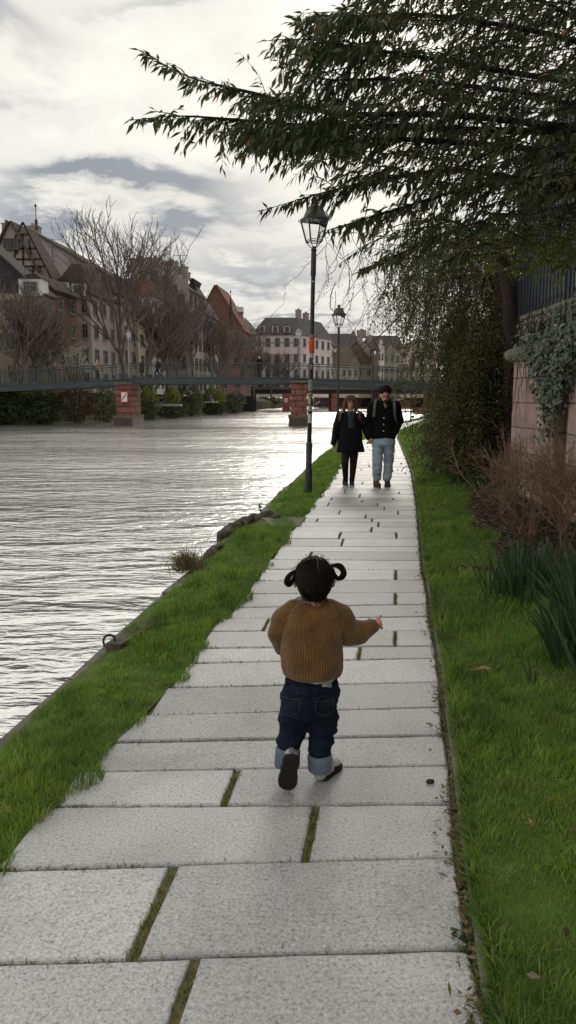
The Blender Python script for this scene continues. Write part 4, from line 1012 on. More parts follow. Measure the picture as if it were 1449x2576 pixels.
rose_bush((1415, 1385), 14, 1.25, .7, 'dark reddish bare rose bush right behind the daffodils', .1)
rose_bush((1375, 1285), 15, 1.1, .8, 'bare rose bush standing close against the sandstone wall', .05)
rose_bush((1490, 1350), 12, 1.3, .7, 'bare rose bush cut by the right edge of the photo', .05)
rose_bush((1310, 1240), 12, 1.0, .8, 'bare rose bush at the far end of the bed, in front of the climber tree', .05)

# ================================================================ things on the verge and quay
MB_ = MB()
pad = SM('landing_concrete', (0.20, 0.185, 0.15), (0.13, 0.12, 0.095), 5, .9, .2, .5, 60)
c = [G(655, 1303), G(768, 1303), G(752, 1325), G(690, 1327)]
mb = MB(); mb.prism([(p.x, p.y, -.05) for p in c], (0, 0, .058)); setp(mb.build('landing_slab', pad), 'flat grey stone slab crossing the verge from path to quay', 'slab')
rockm = SM('quay_rock', (0.050, 0.042, 0.036), (0.095, 0.085, 0.07), 9, .9, .2, .8, 30)
def rock(pxs, rad, label, name='quay_block', m=rockm, dz=.0):
    mb = MB(); pts = [G(u, v, -.03) + Vector((0, 0, dz)) for u, v in pxs]
    for a, b in zip(pts[:-1], pts[1:]): mb.cap(a, b, rad * rr.uniform(.85, 1.1), rad * rr.uniform(.8, 1.05), 9)
    def fn(me):
        for v in me.vertices: v.co += v.normal * .05 * rad / .08 * mnoise.noise(v.co * 9)
    o = remesh(mb, name, m, None, rad * .22, 2, .5, fn); return setp(o, label, 'stone')
rock([(560, 1352), (585, 1335), (618, 1318), (645, 1305), (672, 1303)], .085, 'long dark worn stone block on the quay edge left of the landing slab')
rock([(690, 1310), (702, 1305)], .075, 'dark broken stone stump at the river end of the landing slab')
rock([(520, 1402), (540, 1385), (555, 1375)], .05, 'weathered stone edge just behind the straw tuft')
wood = SM('old_timber', (0.15, 0.125, 0.10), (0.07, 0.058, 0.045), 6, .9, .15, .7, 40, (1, 1, 1))
mb = MB(); a, b = G(284, 1622, .0), G(384, 1562, .0); d = (b - a); ang = math.atan2(d.y, d.x); nm_ = Vector((-d.y, d.x, 0)).normalized()
mb.box((a + b) / 2 + Vector((0, 0, -.03)), (d.length, .10, .07), ang); o = mb.build('quay_beam', wood); setp(o, 'weathered timber beam let into the quay edge beside the iron ring', 'beam')
ringm = SM('rusty_iron', (0.030, 0.024, 0.02), (0.06, 0.04, 0.03), 30, .7, .3, .5, 90)
g = G(275, 1622, -.02); pts = []
for k in range(21):
    w = 2 * PI * k / 20; pts.append(g + Vector((.036 * math.cos(w), .012 * math.sin(w), .024 + .036 * math.sin(w))))
mb = MB().tube(pts, .0075, 8); mb.box(g + Vector((.02, 0, -.02)), (.05, .05, .03)); setp(mb.build('mooring_ring', ringm, None, True), 'rusty iron mooring ring on the quay edge', 'mooring ring')
straw = LEAF('straw_blade', [(0.16, 0.13, 0.06), (0.10, 0.085, 0.04), (0.22, 0.18, 0.09), (0.07, 0.08, 0.03)], .8, .15, .2)
g = G(482, 1432, -.03); n = 420; C = np.stack([g.x + rng.normal(-.02, .06, n), g.y + rng.normal(0, .09, n), np.full(n, g.z) + rng.uniform(-.02, .05, n)], 1)
V, Fc = ribbons(C, rng.uniform(.12, .26, n), np.full(n, .006), rng.normal(PI, 1.0, n), np.abs(rng.normal(.5, .35, n)), np.abs(rng.normal(.42, .16, n)))
setp(link('grass_tuft', np_mesh('grass_tuft', V, Fc, straw)), 'straw coloured grass tuft hanging over the quay edge', 'grass tuft')
sprig = LEAF('sprig_leaf', [(0.03, 0.07, 0.03), (0.05, 0.09, 0.04)], .5, .3, .2)
def sprig_plant(px, h, label, n=26):
    g = G(px[0], px[1], -.05); o = empty('weed', tuple(g), label, 'weed', None)
    mb = MB(); Cs = []
    for k in range(3):
        a = Vector((rng.normal(-.25, .2), rng.normal(0, .2), 1)).normalized(); pts = [g + a * h * j / 4 + Vector((rng.normal(0, .008), 0, 0)) for j in range(5)]; mb.tube(pts, .003, 4)
        for j in range(n // 3): Cs.append(pts[0].lerp(pts[4], rng.uniform(.25, 1)))
    mb.build('stem', stem_m, o); C = np.array([tuple(c) for c in Cs]); m = len(C)
    V, Fc = leaf_cards(C, rng.normal(0, 1, (m, 3)), rng.normal(0, .5, (m, 3)) + [0, 0, 1], rng.uniform(.03, .055, m), rng.uniform(.018, .03, m)); link('leaves', np_mesh('weed_leaves', V, Fc, sprig), o)
sprig_plant((655, 1296), .15, 'green weed sprig on the quay edge beyond the landing slab')
sprig_plant((1158, 2395), .06, 'broad leaved weed growing in the gutter near the front', 22)
# ================================================================ far bank
BANK = [(-420, 1086), (-150, 1075), (0, 1068), (145, 1062), (290, 1056), (400, 1050), (500, 1042), (600, 1034), (640, 1031), (700, 1026.5)]
bk_ = [G(u, v, WATER_Z) for u, v in BANK]
bk_ = bk_ + [Vector((4, 262, WATER_Z)), Vector((40, 268, WATER_Z)), Vector((140, 270, WATER_Z)), Vector((420, 275, WATER_Z))]
_bx = interp([(p.y, p.x) for p in bk_[:10]])
def bank_n(i):
    a = bk_[max(i - 1, 0)]; b = bk_[min(i + 1, len(bk_) - 1)]; d = (b - a).normalized(); return Vector((-d.y, d.x, 0))
earth = SM('bank_earth', (0.075, 0.085, 0.035), (0.05, 0.045, 0.03), .8, .95, .1, .8, 5)
mb = MB(); prof = [(0, -2.0), (.15, 1.1), (1.0, 1.5), (4.5, 2.3), (70, 2.5), (900, 3.0)]; vs = []
for i in range(len(bk_)):
    n_ = bank_n(i)
    for o_, z in prof: q = bk_[i] + n_ * o_; vs.append((q.x, q.y, z))
m_ = len(prof); mb.add(vs, [(i * m_ + k, (i + 1) * m_ + k, (i + 1) * m_ + k + 1, i * m_ + k + 1) for i in range(len(bk_) - 1) for k in range(m_ - 1)])
setp(mb.build('far_bank', earth, None, True), kind='structure')
mb = MB(); mb.quad((-3000, 500, 1.8), (3000, 500, 1.8), (3000, 7900, 1.8), (-3000, 7900, 1.8)); setp(mb.build('plain', earth), kind='structure')
# land behind the garden wall, on this side of the river
mb = MB(); vs = []; ysr = [-20, 5, 12, 20, 30, 45, 70, 120, 230]; xsr = [3.8, 3.8, 4.3, 5.4, 8, 13.5, 22, 60, 160]
for yv, x in zip(ysr, xsr): vs += [(x, yv, 2.0), (x + 400, yv, 2.4), (x, yv, -2)]
mb.add(vs, [(3 * i, 3 * i + 1, 3 * i + 4, 3 * i + 3) for i in range(8)] + [(3 * i + 2, 3 * i, 3 * i + 3, 3 * i + 5) for i in range(8)]); setp(mb.build('terrace', earth), kind='structure')

# ---- undergrowth on the bank
def bushleaf(name, cols): return LEAF(name, cols, .7, .2, .2)
bl = dict(ivy=bushleaf('bank_ivy_leaf', [(.035, .050, .022), (.055, .075, .032), (.025, .035, .018), (.07, .085, .045)]), yel=bushleaf('bank_bush_yellow', [(.13, .15, .03), (.17, .185, .045), (.10, .12, .025)]),
          brn=bushleaf('bank_bush_brown', [(.085, .05, .04), (.06, .04, .034), (.11, .075, .055)]), gry=bushleaf('bank_bush_grey', [(.10, .11, .075), (.07, .08, .05), (.13, .13, .095)]), grn=bushleaf('bank_bush_green', [(.05, .075, .025), (.08, .10, .035), (.04, .055, .02)]))
def cloud(n, c, r, size, flat=1.0, surf=.6):
    d = rng.normal(0, 1, (n, 3)); d /= np.linalg.norm(d, axis=1, keepdims=True); rad = rng.uniform(surf, 1, n) ** .5
    lump = 1 + .22 * np.sin(d[:, 0] * 5 + c[0]) * np.sin(d[:, 2] * 4 + c[1]) + .12 * np.sin(d[:, 1] * 9 + d[:, 0] * 7)
    C = np.array(c) + d * (rad * lump)[:, None] * np.array(r)
    return leaf_cards(C, rng.normal(0, 1, (n, 3)) + [0, 0, -.2], d + rng.normal(0, .6, (n, 3)), rng.uniform(.6, 1.3, n) * size, rng.uniform(.4, .8, n) * size, .1, .1)
def bush(u0, u1, v0, v1, Y, kind, label, n=900, size=.32):
    a, b = P(u0, v1, Y), P(u1, v0, Y); c = ((a.x + b.x) / 2, Y + .8, (a.z + b.z) / 2); r = (abs(b.x - a.x) / 2, 1.4, abs(b.z - a.z) / 2)
    o = empty('bush', (c[0], c[1], a.z), label, 'bush', 'bushes on the far bank')
    V, Fc = cloud(n, c, r, size); link('foliage', np_mesh('bush_foliage', V, Fc, bl[kind]), o)
    mb = MB()
    for k in range(7): mb.tube([(c[0] + rng.normal(0, r[0] * .2), c[1], a.z - .2), (c[0] + rng.normal(0, r[0] * .5), c[1] + rng.normal(0, .5), c[2] + r[2] * .5)], .035, 4)
    mb.build('stems', bark, o)
bush(-60, 60, 982, 1068, 65, 'ivy', 'dark ivy covered bush on the far bank at the left edge of the photo', 1600)
bush(40, 150, 1002, 1066, 65.5, 'ivy', 'dark ivy mound on the far bank left of the reddish brown bush', 1500)
bush(-30, 70, 976, 1015, 69, 'yel', 'yellow green bush behind the ivy at the left end of the bridge', 700)
bush(60, 150, 982, 1020, 69, 'grn', 'green sloping bush behind the ivy mound under the bridge', 700)
bush(140, 232, 970, 1060, 69, 'brn', 'bare reddish brown bush on the far bank left of the first pier', 1500, .25)
bush(215, 300, 975, 1060, 72, 'gry', 'grey green bush touching the first bridge pier from the left', 1400, .28)
bush(340, 388, 955, 1022, 84, 'yel', 'yellow green bush just right of the first bridge pier', 900)
bush(335, 395, 1005, 1056, 82, 'ivy', 'dark ivy on the bank right of the first bridge pier', 700)
bush(410, 452, 978, 1012, 96, 'yel', 'rounded yellow green bush above the ledge where people sit', 700)
bush(390, 470, 1012, 1052, 90, 'ivy', 'ivy hanging below the stone ledge where people sit', 900)
bush(445, 510, 965, 1046, 100, 'grn', 'dark green bush between the two sitting places on the bank', 1200)
bush(508, 565, 975, 1022, 112, 'yel', 'bright yellow green bush right of the lone sitter', 900, .4)
bush(505, 566, 1008, 1043, 112, 'ivy', 'ivy on the bank under the lone sitter', 700, .4)
bush(560, 616, 985, 1040, 125, 'gry', 'grey green clipped hedge beside the second bridge', 1100, .4)
bush(640, 705, 990, 1024, 205, 'grn', 'green bush on the bank under the second bridge', 700, .6)

# ================================================================ houses
slate = SM('roof_slate', (0.032, 0.030, 0.033), (0.052, 0.047, 0.046), 1.3, .8, .2, .5, 9, (1, 1, 3)); tile = SM('roof_tile_brown', (0.075, 0.054, 0.042), (0.045, 0.034, 0.03), 1.5, .9, .15, .6, 8, (1, 1, 3))
tile_g = SM('roof_tile_grey', (0.095, 0.076, 0.06), (0.055, 0.046, 0.04), 1.3, .9, .15, .6, 8, (1, 1, 3)); tile_r = SM('roof_tile_red', (0.18, 0.085, 0.062), (0.13, 0.066, 0.052), 1.2, .9, .15, .5, 8, (1, 1, 3))
def render_(name, c, k=.82): c = tuple(min(.6, x * 1.22) for x in c); return SM(name, c, tuple(x * k for x in c), .5, .9, .15, .4, 6)
W_ = dict(yellow=render_('render_yellow', (.21, .188, .15)), dark=render_('render_dark', (.10, .085, .085)), red=render_('render_red', (.15, .08, .066)), lilac=render_('render_lilac', (.30, .27, .28)), pinkgrey=render_('render_pinkgrey', (.31, .27, .25)),
          cream=render_('render_cream', (.42, .37, .29)), brownpink=render_('render_brownpink', (.235, .20, .185)), grey=render_('render_grey', (.28, .26, .25)), white=render_('render_white', (.50, .49, .47)), pink=render_('render_pink', (.45, .375, .37)), brick=render_('render_brick', (.19, .10, .085)), beige=render_('render_beige', (.36, .31, .24)), half=render_('render_half', (.26, .215, .19)))
timber = SM('timber_dark', (.035, .027, .022), (.06, .045, .035), 3, .9); framew = SM('window_frame_white', (.22, .215, .205), (.16, .16, .15), 3, .6); framed = SM('window_frame_dark', (.10, .085, .075), None, 3, .7); shut = SM('shutter_brown', (.10, .065, .05), None, 3, .8); stone_t = SM('window_stone', (.26, .19, .17), None, 3, .9)
def pane_mat():
    t = NT('house_glass'); v = t.coords('Object'); t.bsdf((.022, .025, .03), .12, .5, t.bump(t.noise(v, .8, 2), .06, .1)); return t.m
hglass = pane_mat()
slate_haze = SM('roof_slate_haze', (0.085, 0.08, 0.085), (0.12, 0.11, 0.11), 1.3, .8, .2, .5, 9, (1, 1, 3)); tile_haze = SM('roof_tile_haze', (0.16, 0.125, 0.10), (0.11, 0.088, 0.075), 1.3, .9, .15, .6, 8, (1, 1, 3))  # distance haze put into the colour: paler slate and tile for far roofs
WIN = {}
def win_proto(w, h, fm_, arch=False, shutters=False):
    key = (round(w, 2), round(h, 2), fm_.name, arch, shutters)
    if key in WIN: return WIN[key]
    mb = MB(); t = min(.11, w * .13)
    for x in (-w / 2 + t / 2, w / 2 - t / 2): mb.box((x, -.05, 0), (t, .14, h))
    for z in (-h / 2 + t / 2, h / 2 - t / 2): mb.box((0, -.05, z), (w - 2 * t, .13, t))
    mb.box((0, -.03, 0), (t * .7, .09, h - 2 * t)); mb.box((0, -.032, h * .16), (w - 2 * t, .08, t * .6)); mb.box((0, -.09, -h / 2 - .05), (w + .2, .2, .09))
    if arch: mb.prism([(w / 2 * math.cos(a), -.055, h / 2 + w * .35 * math.sin(a)) for a in np.linspace(0, PI, 7)], (0, .11, 0))
    mats = [fm_]
    if shutters:
        mb.mi = 1; mats = [fm_, shut]
        for s_ in (-1, 1): mb.box((s_ * (w * .78), -.04, 0), (w * .5, .07, h))
    p = MB().quad((-w / 2 + t, -.022, -h / 2 + t), (w / 2 - t, -.022, -h / 2 + t), (w / 2 - t, -.022, h / 2 - t), (-w / 2 + t, -.022, h / 2 - t))
    WIN[key] = (mb.mesh('window', mats), p.mesh('pane', hglass)); return WIN[key]
def put_window(root, pos, yaw, w, h, fm_=None, **kw):
    a, b = win_proto(w, h, fm_ or framew, **kw); o = bpy.data.objects.new('window', a); COL.objects.link(o); o.parent = root; o.location = Vector(pos) - root.location; o.rotation_euler = (0, 0, yaw)
    q = bpy.data.objects.new('pane', b); COL.objects.link(q); q.parent = o
DIR = Vector((0.125, 1, 0)).normalized()
def house(label, Y0, L, ul, ur, vE, ua, vA, wall, roofm, roof='gable', rows=3, cols=3, scols=3, chim=(), gable_w=(), win=None, base=2.35, d=None, umin=-1e9, wkw=None, top_mat=None, vmax=935, drop=0.0, over=.35):
    """gable front towards us at depth Y0, running back along the street for L"""
    d = (d or DIR) * L; XL0, XR0 = (ul - UC) / FPX * Y0, (ur - UC) / FPX * Y0; zE = ZV(vE, Y0); XA = (ua - UC) / FPX * Y0; zA = ZV(vA, Y0)
    o = empty('house', (XR0, Y0, base), label, 'house'); win = win or framew; wkw = wkw or {}
    A, B, Ct = Vector((XL0, Y0, base)), Vector((XR0, Y0, base)), Vector((XA, Y0, zA))
    At, Bt = Vector((XL0, Y0, zE)), Vector((XR0, Y0, zE))
    mb = MB()
    if roof in ('gable', 'stepped'):
        vs = [A, B, Bt, Ct, At]; n = 5
    else: vs = [A, B, Bt, At]; n = 4
    vs = vs + [p + d for p in vs]
    mb.add(vs, [tuple(range(n))[::1], tuple(range(n, 2 * n))[::-1]] + [(i, n + i, n + (i + 1) % n, (i + 1) % n) for i in range(n)]); mb.build('wall', W_[wall], o)
    if top_mat and n == 5:
        MB().add([At + Vector((0, -.05, 0)), Bt + Vector((0, -.05, 0)), Ct + Vector((0, -.05, 0))], [(0, 1, 2)]).build('gable_cladding', top_mat, o)
    r = MB(); dn = d.normalized()
    if roof in ('gable', 'stepped'):
        for E in (At, Bt):
            s_ = (E - Ct); sn = s_.normalized(); up = Vector((-sn.z, 0, sn.x)) if E is At else Vector((sn.z, 0, -sn.x)); up = up if up.z > 0 else -up
            ov = over if roof == 'gable' else -.25
            p0, p1 = Ct - dn * ov, E + sn * .45 - dn * ov; q = d + dn * (2 * ov)
            r.prism([p0 + up * .03, p1 + up * .03, p1 + up * .25, p0 + up * .25], q)
    elif roof == 'hip':
        ins = (zA - zE) * .55; e = .45; z = zE
        c4 = [At + Vector((-e, 0, 0)) - dn * e, Bt + Vector((e, 0, 0)) - dn * e, Bt + d + Vector((e, 0, 0)) + dn * e, At + d + Vector((-e, 0, 0)) + dn * e]
        r0 = Ct + dn * min(ins, L * .45); r1 = Ct + d - dn * min(ins, L * .45)
        r.add(c4 + [r0, r1], [(0, 1, 4), (1, 2, 5, 4), (2, 3, 5), (3, 0, 4, 5), (3, 2, 1, 0)])
    else:                                             # broad roof with a flat top
        e = .45; k = .55
        c4 = [At + Vector((-e, 0, 0)) - dn * e, Bt + Vector((e, 0, 0)) - dn * e, Bt + d + Vector((e, 0, 0)) + dn * e, At + d + Vector((-e, 0, 0)) + dn * e]
        cc = sum(c4, Vector()) / 4; h = zA - zE; top = [p + Vector((np.sign(cc.x - p.x) * h * k, 0, h)) + dn * (h * k if i < 2 else -h * k) for i, p in enumerate(c4)]
        r.add(c4 + top, [(0, 1, 5, 4), (1, 2, 6, 5), (2, 3, 7, 6), (3, 0, 4, 7), (4, 5, 6, 7), (3, 2, 1, 0)])
    rf = r.build('roof', roofm, o)
    for (cu, cv0, cv1, cw, cy) in chim:
        x = (cu - UC) / FPX * (Y0 + cy); z1 = ZV(cv0, Y0 + cy); z0 = ZV(cv1, Y0 + cy); c = MB().box((x, Y0 + cy, (z0 + z1) / 2), (cw, cw * .8, z1 - z0)); c.box((x, Y0 + cy, z1 + .06), (cw + .16, cw * .8 + .16, .13)); c.box((x, Y0 + cy, z1 + .3), (cw * .35, cw * .35, .4)); c.build('chimney', W_['brownpink'], rf)
    if roof == 'stepped':
        st = MB()
        for s_, E in ((1, Bt), (-1, At)):
            for k in range(6):
                f0, f1 = k / 6, (k + 1) / 6; p0, p1 = Ct.lerp(E, f0), Ct.lerp(E, f1); zt = Ct.lerp(E, f0 * .98).z + .9
                st.box(((p0.x + p1.x) / 2, Y0 + .15, (p1.z - .6 + zt) / 2), (abs(p1.x - p0.x) - .01, .5, zt - p1.z + .6))
        st.build('stepped_gable', W_[wall], o)
    H_ = zE - base; dz = H_ / rows; w = (XR0 - XL0)
    if cols:
        for i in range(rows):
            z = base + dz * (i + .55)
            for j in range(cols):
                x = XL0 + w * (j + .5) / cols; u = UC + x / Y0 * FPX
                if u < umin or u < -40: continue
                put_window(o, (x, Y0 - .01, z), 0, min(1.15, w / cols * .5), min(1.75, dz * .58), win, **wkw)
    yaw = math.atan2(d.y, d.x)
    if scols:
        for i in range(rows):
            z = base + dz * (i + .55)
            for j in range(scols):
                f = (j + .5) / scols; put_window(o, B + d * f + Vector((.012, 0, z - base)), yaw, min(1.15, L / scols * .5), min(1.75, dz * .58), win, **wkw)
    for (gu, gv, gw, gh) in gable_w: put_window(o, (XU(gu, Y0), Y0 - .08, ZV(gv, Y0)), 0, gw, gh, win)
    return o
def dormer(o, u, v, Y, w, h, m, roofm, fm_=None):
    x, z = XU(u, Y), ZV(v, Y); mb = MB().box((x, Y + .9, z), (w, 1.8, h)); dd = mb.build('dormer', m, o)
    rr2 = MB().prism([(x - w / 2 - .15, Y - .15, z + h / 2 + .002), (x + w / 2 + .15, Y - .15, z + h / 2 + .002), (x, Y - .15, z + h / 2 + .45)], (0, 2.2, 0)); rr2.build('dormer_roof', roofm, dd)
    put_window(o, (x, Y - .012, z), 0, w * .62, h * .68, fm_ or framew)
def mast(u, v0, v1, Y, label, arms=True):
    x = XU(u, Y); mb = MB().tube([(x, Y, ZV(v1, Y)), (x, Y, ZV(v0, Y))], .045, 5); z = ZV(v0, Y)
    if arms:
        for k, (dz, w) in enumerate(((-.15, 1.0), (-1.0, .55), (-2.2, .45), (-2.7, .4))):
            mb.tube([(x - w, Y + .03, z + dz), (x + w, Y + .03, z + dz)], .03, 4)
    setp(mb.build('roof_aerial', iron), label, 'aerial')
hA = house('beige rendered house with dark slate clad gable at the left edge of the photo', 72, 2.6, -190, 122, 738, -40, 578, 'yellow', slate, rows=3, cols=6, scols=2, umin=-30, top_mat=slate)
dormer(hA, 98, 722, 71.5, 2.2, 1.5, W_['white'], slate)
hA2 = house('narrow rust red house squeezed right of the beige house', 76, 6, 60, 150, 728, 105, 690, 'red', tile, rows=4, cols=0, scols=2)
hB = house('tall half timbered house with steep gable, second from the left', 84, 5.5, -34, 150, 745, 57, 559, 'half', tile_g, rows=3, cols=0, scols=2, chim=[(47, 565, 600, .8, 2.5)], gable_w=[(50, 614, 1.0, 1.1), (66, 614, 1.0, 1.1), (91, 700, 1.2, 1.9)], win=framed)
tb = MB(); Yb = 84 - .06
def beam(u0, v0, u1, v1, w=.22):
    a, b = P(u0, v0, Yb), P(u1, v1, Yb); d_ = b - a; n_ = Vector((-d_.z, 0, d_.x)).normalized() * w / 2; tb.prism([a - n_, b - n_, b + n_, a + n_], (0, .1, 0))
for v_, hw in ((590, 15), (625, 33), (652, 47), (670, 56), (700, 71)): beam(57 - hw, v_, 57 + hw, v_)
for (a, b, c, d2) in ((57, 590, 57, 625), (45, 602, 42, 640), (72, 602, 80, 652), (58, 625, 58, 652), (40, 628, 34, 652), (58, 652, 58, 670), (84, 652, 90, 670), (84, 670, 84, 700), (62, 670, 62, 700), (100, 670, 104, 700), (40, 652, 46, 670), (57, 559, 150, 741), (57, 559, 22, 630)): beam(a, b, c, d2)
tb.build('timber_frame', timber, hB)
MB().lathe([(.25, 0), (.12, .5), (.2, .9), (.05, 1.2), (.04, 2.4), (.16, 2.5), (.03, 2.8)], P(92, 577, 88), 8).build('finial', iron, hB)
hC = house('broad house with bare lilac grey gable wall behind the half timbered one', 97, 10, -40, 300, 703, 104, 582, 'lilac', tile_g, rows=3, cols=0, scols=4, chim=[(113, 573, 600, 1.5, 1.5)])
mast(155, 600, 660, 96, 'tall aerial on the lilac grey house', True)
hD = house('house with dark brown flat topped roof in front of the lilac gable', 86, 8, 152, 242, 742, 205, 657, 'pinkgrey', tile, 'mansard', 4, 3, 3, umin=150)
dormer(hD, 175, 725, 85.5, 1.6, 1.4, W_['white'], slate); dormer(hD, 214, 728, 85.5, 1.6, 1.4, W_['white'], slate)
hE = house('pale house with white bay windows left of the tall bare tree', 93, 8, 225, 300, 740, 262, 690, 'pinkgrey', tile, 'mansard', 4, 3, 3, umin=225, chim=[(247, 663, 700, .8, 3)])
hF = house('cream house with beige sloping roof behind the tall bare tree', 100, 9, 282, 356, 775, 312, 698, 'cream', tile_g, 'gable', 4, 3, 3, umin=290)
hF2 = house('low white house with a red dormer between the trees', 103, 7, 340, 395, 745, 370, 700, 'white', tile_r, 'mansard', 4, 2, 3, chim=[(362, 690, 720, .8, 2)])
hG = house('tall brown pink house with stepped gable', 108, 10, 330, 482, 730, 392, 664, 'brownpink', tile, 'stepped', 5, 4, 4, chim=[(403, 652, 690, 1.2, 2), (421, 663, 690, 1.0, 3), (444, 661, 700, 1.6, 4), (458, 678, 705, 1.0, 5), (471, 674, 710, 1.3, 7), (367, 655, 690, 2.6, 1)], gable_w=[(399, 695, 1.0, 1.5), (382, 720, 1.1, 1.8), (428, 712, 1.0, 1.5), (446, 730, 1.0, 1.5)], win=framed, drop=0)
mast(465, 640, 692, 112, 'rooftop aerial between stepped gable and dark roof'); mast(413, 628, 664, 110, 'small rooftop aerial on the stepped gable house')
hH = house('grey house with large dark roof right of the stepped gable', 117, 11, 440, 514, 790, 482, 692, 'grey', slate, 'mansard', 4, 3, 4, chim=[(480, 688, 705, .9, 2)])
hI = house('house with steep red tiled roof and pale gable', 142, 10, 488, 614, 830, 549, 718, 'brick', tile_r, 'gable', 3, 4, 4, top_mat=tile_r, umin=505)
MB().lathe([(.35, 0), (.28, 2.2), (.4, 2.3), (.08, 5), (.04, 5.8), (.16, 5.95), (.03, 6.3)], P(581, 820, 139), 8).build('spire', slate, hI)
hJ = house('brown pink corner house with white crowned dormer', 150, 14, 572, 618, 830, 596, 795, 'brownpink', slate, 'mansard', 4, 3, 5)
dj = MB().box((XU(596, 150), 150.5, ZV(810, 150)), (2.9, 2.5, 4.0)); dj.build('dormer', W_['brownpink'], hJ); MB().box((XU(595, 150), 150.3, ZV(780, 150)), (3.3, 3, 1.0)).build('dormer_crown', W_['white'], hJ)
for du in (-9, 0, 9): put_window(hJ, (XU(596 + du, 150), 149.2, ZV(810, 150)), 0, .6, 2.2, framed)
hK0 = house('white gable end beside the long pink building', 172, 8, 600, 642, 838, 606, 795, 'white', slate_haze, 'gable', 3, 0, 2)
hK = house('long pink building with slate hip roof and rows of windows', 176, 16, 640, 757, 843, 700, 797, 'pink', slate_haze, 'mansard', 4, 5, 5, win=framed, d=Vector((0.55, 1, 0)).normalized(), over=.4)
for u in (660, 693, 722): dormer(hK, u, 828, 175.2, 1.5, 1.5, W_['pink'], slate_haze, framed)
for zz in (862, 893): MB().box((XU(698.5, 176), 175.95, ZV(zz, 176)), (11.0, .16, .18)).build('string_course', stone_t, hK)
hL = house('beige gabled house with two tall chimneys behind the pink building', 200, 8, 725, 800, 835, 765, 806, 'beige', tile_haze, 'gable', 3, 0, 2, chim=[(750, 781, 815, 1.6, 1), (768, 789, 815, 1.6, 2)])
hM = house('white house wrapped in scaffolding sheets right of the nearest lamp', 205, 10, 785, 832, 868, 808, 852, 'white', slate_haze, 'mansard', 3, 3, 3, win=framew)
sc_ = MB()
for u in range(788, 832, 6): sc_.tube([(XU(u, 204), 204, 2), (XU(u, 204), 204, ZV(858, 204))], .07, 4)
for v_ in (870, 885, 900, 915): sc_.tube([(XU(786, 204), 203.9, ZV(v_, 204)), (XU(832, 204), 203.9, ZV(v_, 204))], .07, 4)
sc_o = empty('scaffold', (XU(808, 204), 204, 2), 'scaffold with white sheeting on the house right of the nearest lamp', 'scaffold'); sc_.build('poles', framed, sc_o)
MB().quad((XU(800, 204), 203.8, ZV(905, 204)), (XU(814, 204), 203.8, ZV(905, 204)), (XU(814, 204), 203.8, ZV(868, 204)), (XU(800, 204), 203.8, ZV(868, 204))).build('sheeting', W_['white'], sc_o)
hN = house('long dark roofed house behind the second lamp', 230, 14, 800, 905, 875, 852, 838, 'white', slate_haze, 'mansard', 3, 4, 2, chim=[(905, 832, 850, 2.6, 2), (903, 848, 862, 1.2, 1), (885, 836, 845, 1, 2)])
hO = house('old house with sweeping brown tiled roof left of the third lamp', 215, 14, 848, 935, 918, 893, 858, 'beige', tile_haze, 'gable', 2, 4, 2, win=framew, top_mat=tile_haze, d=Vector((.3, 1, 0)).normalized())
hO2 = house('low half timbered house below the brown tiled roofs', 208, 8, 826, 900, 920, 860, 868, 'beige', tile_haze, 'mansard', 2, 5, 2)
hP = house('narrow bright red gabled house behind the third lamp', 210, 10, 930, 948, 880, 939, 858, 'red', tile_haze, 'gable', 4, 2, 2)
hQ = house('narrow white stepped gable house right of the red one', 212, 10, 946, 962, 885, 953, 862, 'white', slate_haze, 'stepped', 4, 2, 2)
hR = house('yellow house half hidden by the climber tree', 214, 10, 960, 1003, 890, 980, 862, 'yellow', tile_haze, 'gable', 4, 3, 2)
hS = house('dark roofed house with reddish chimney farthest right on the far bank', 240, 14, 905, 1010, 878, 960, 843, 'pinkgrey', slate_haze, 'mansard', 3, 4, 2, chim=[(925, 845, 870, 1.5, 0)])
hT = house('beige house at the far end behind the curtain of climbers', 225, 14, 1000, 1090, 880, 1045, 850, 'beige', tile_haze, 'gable', 4, 4, 2)

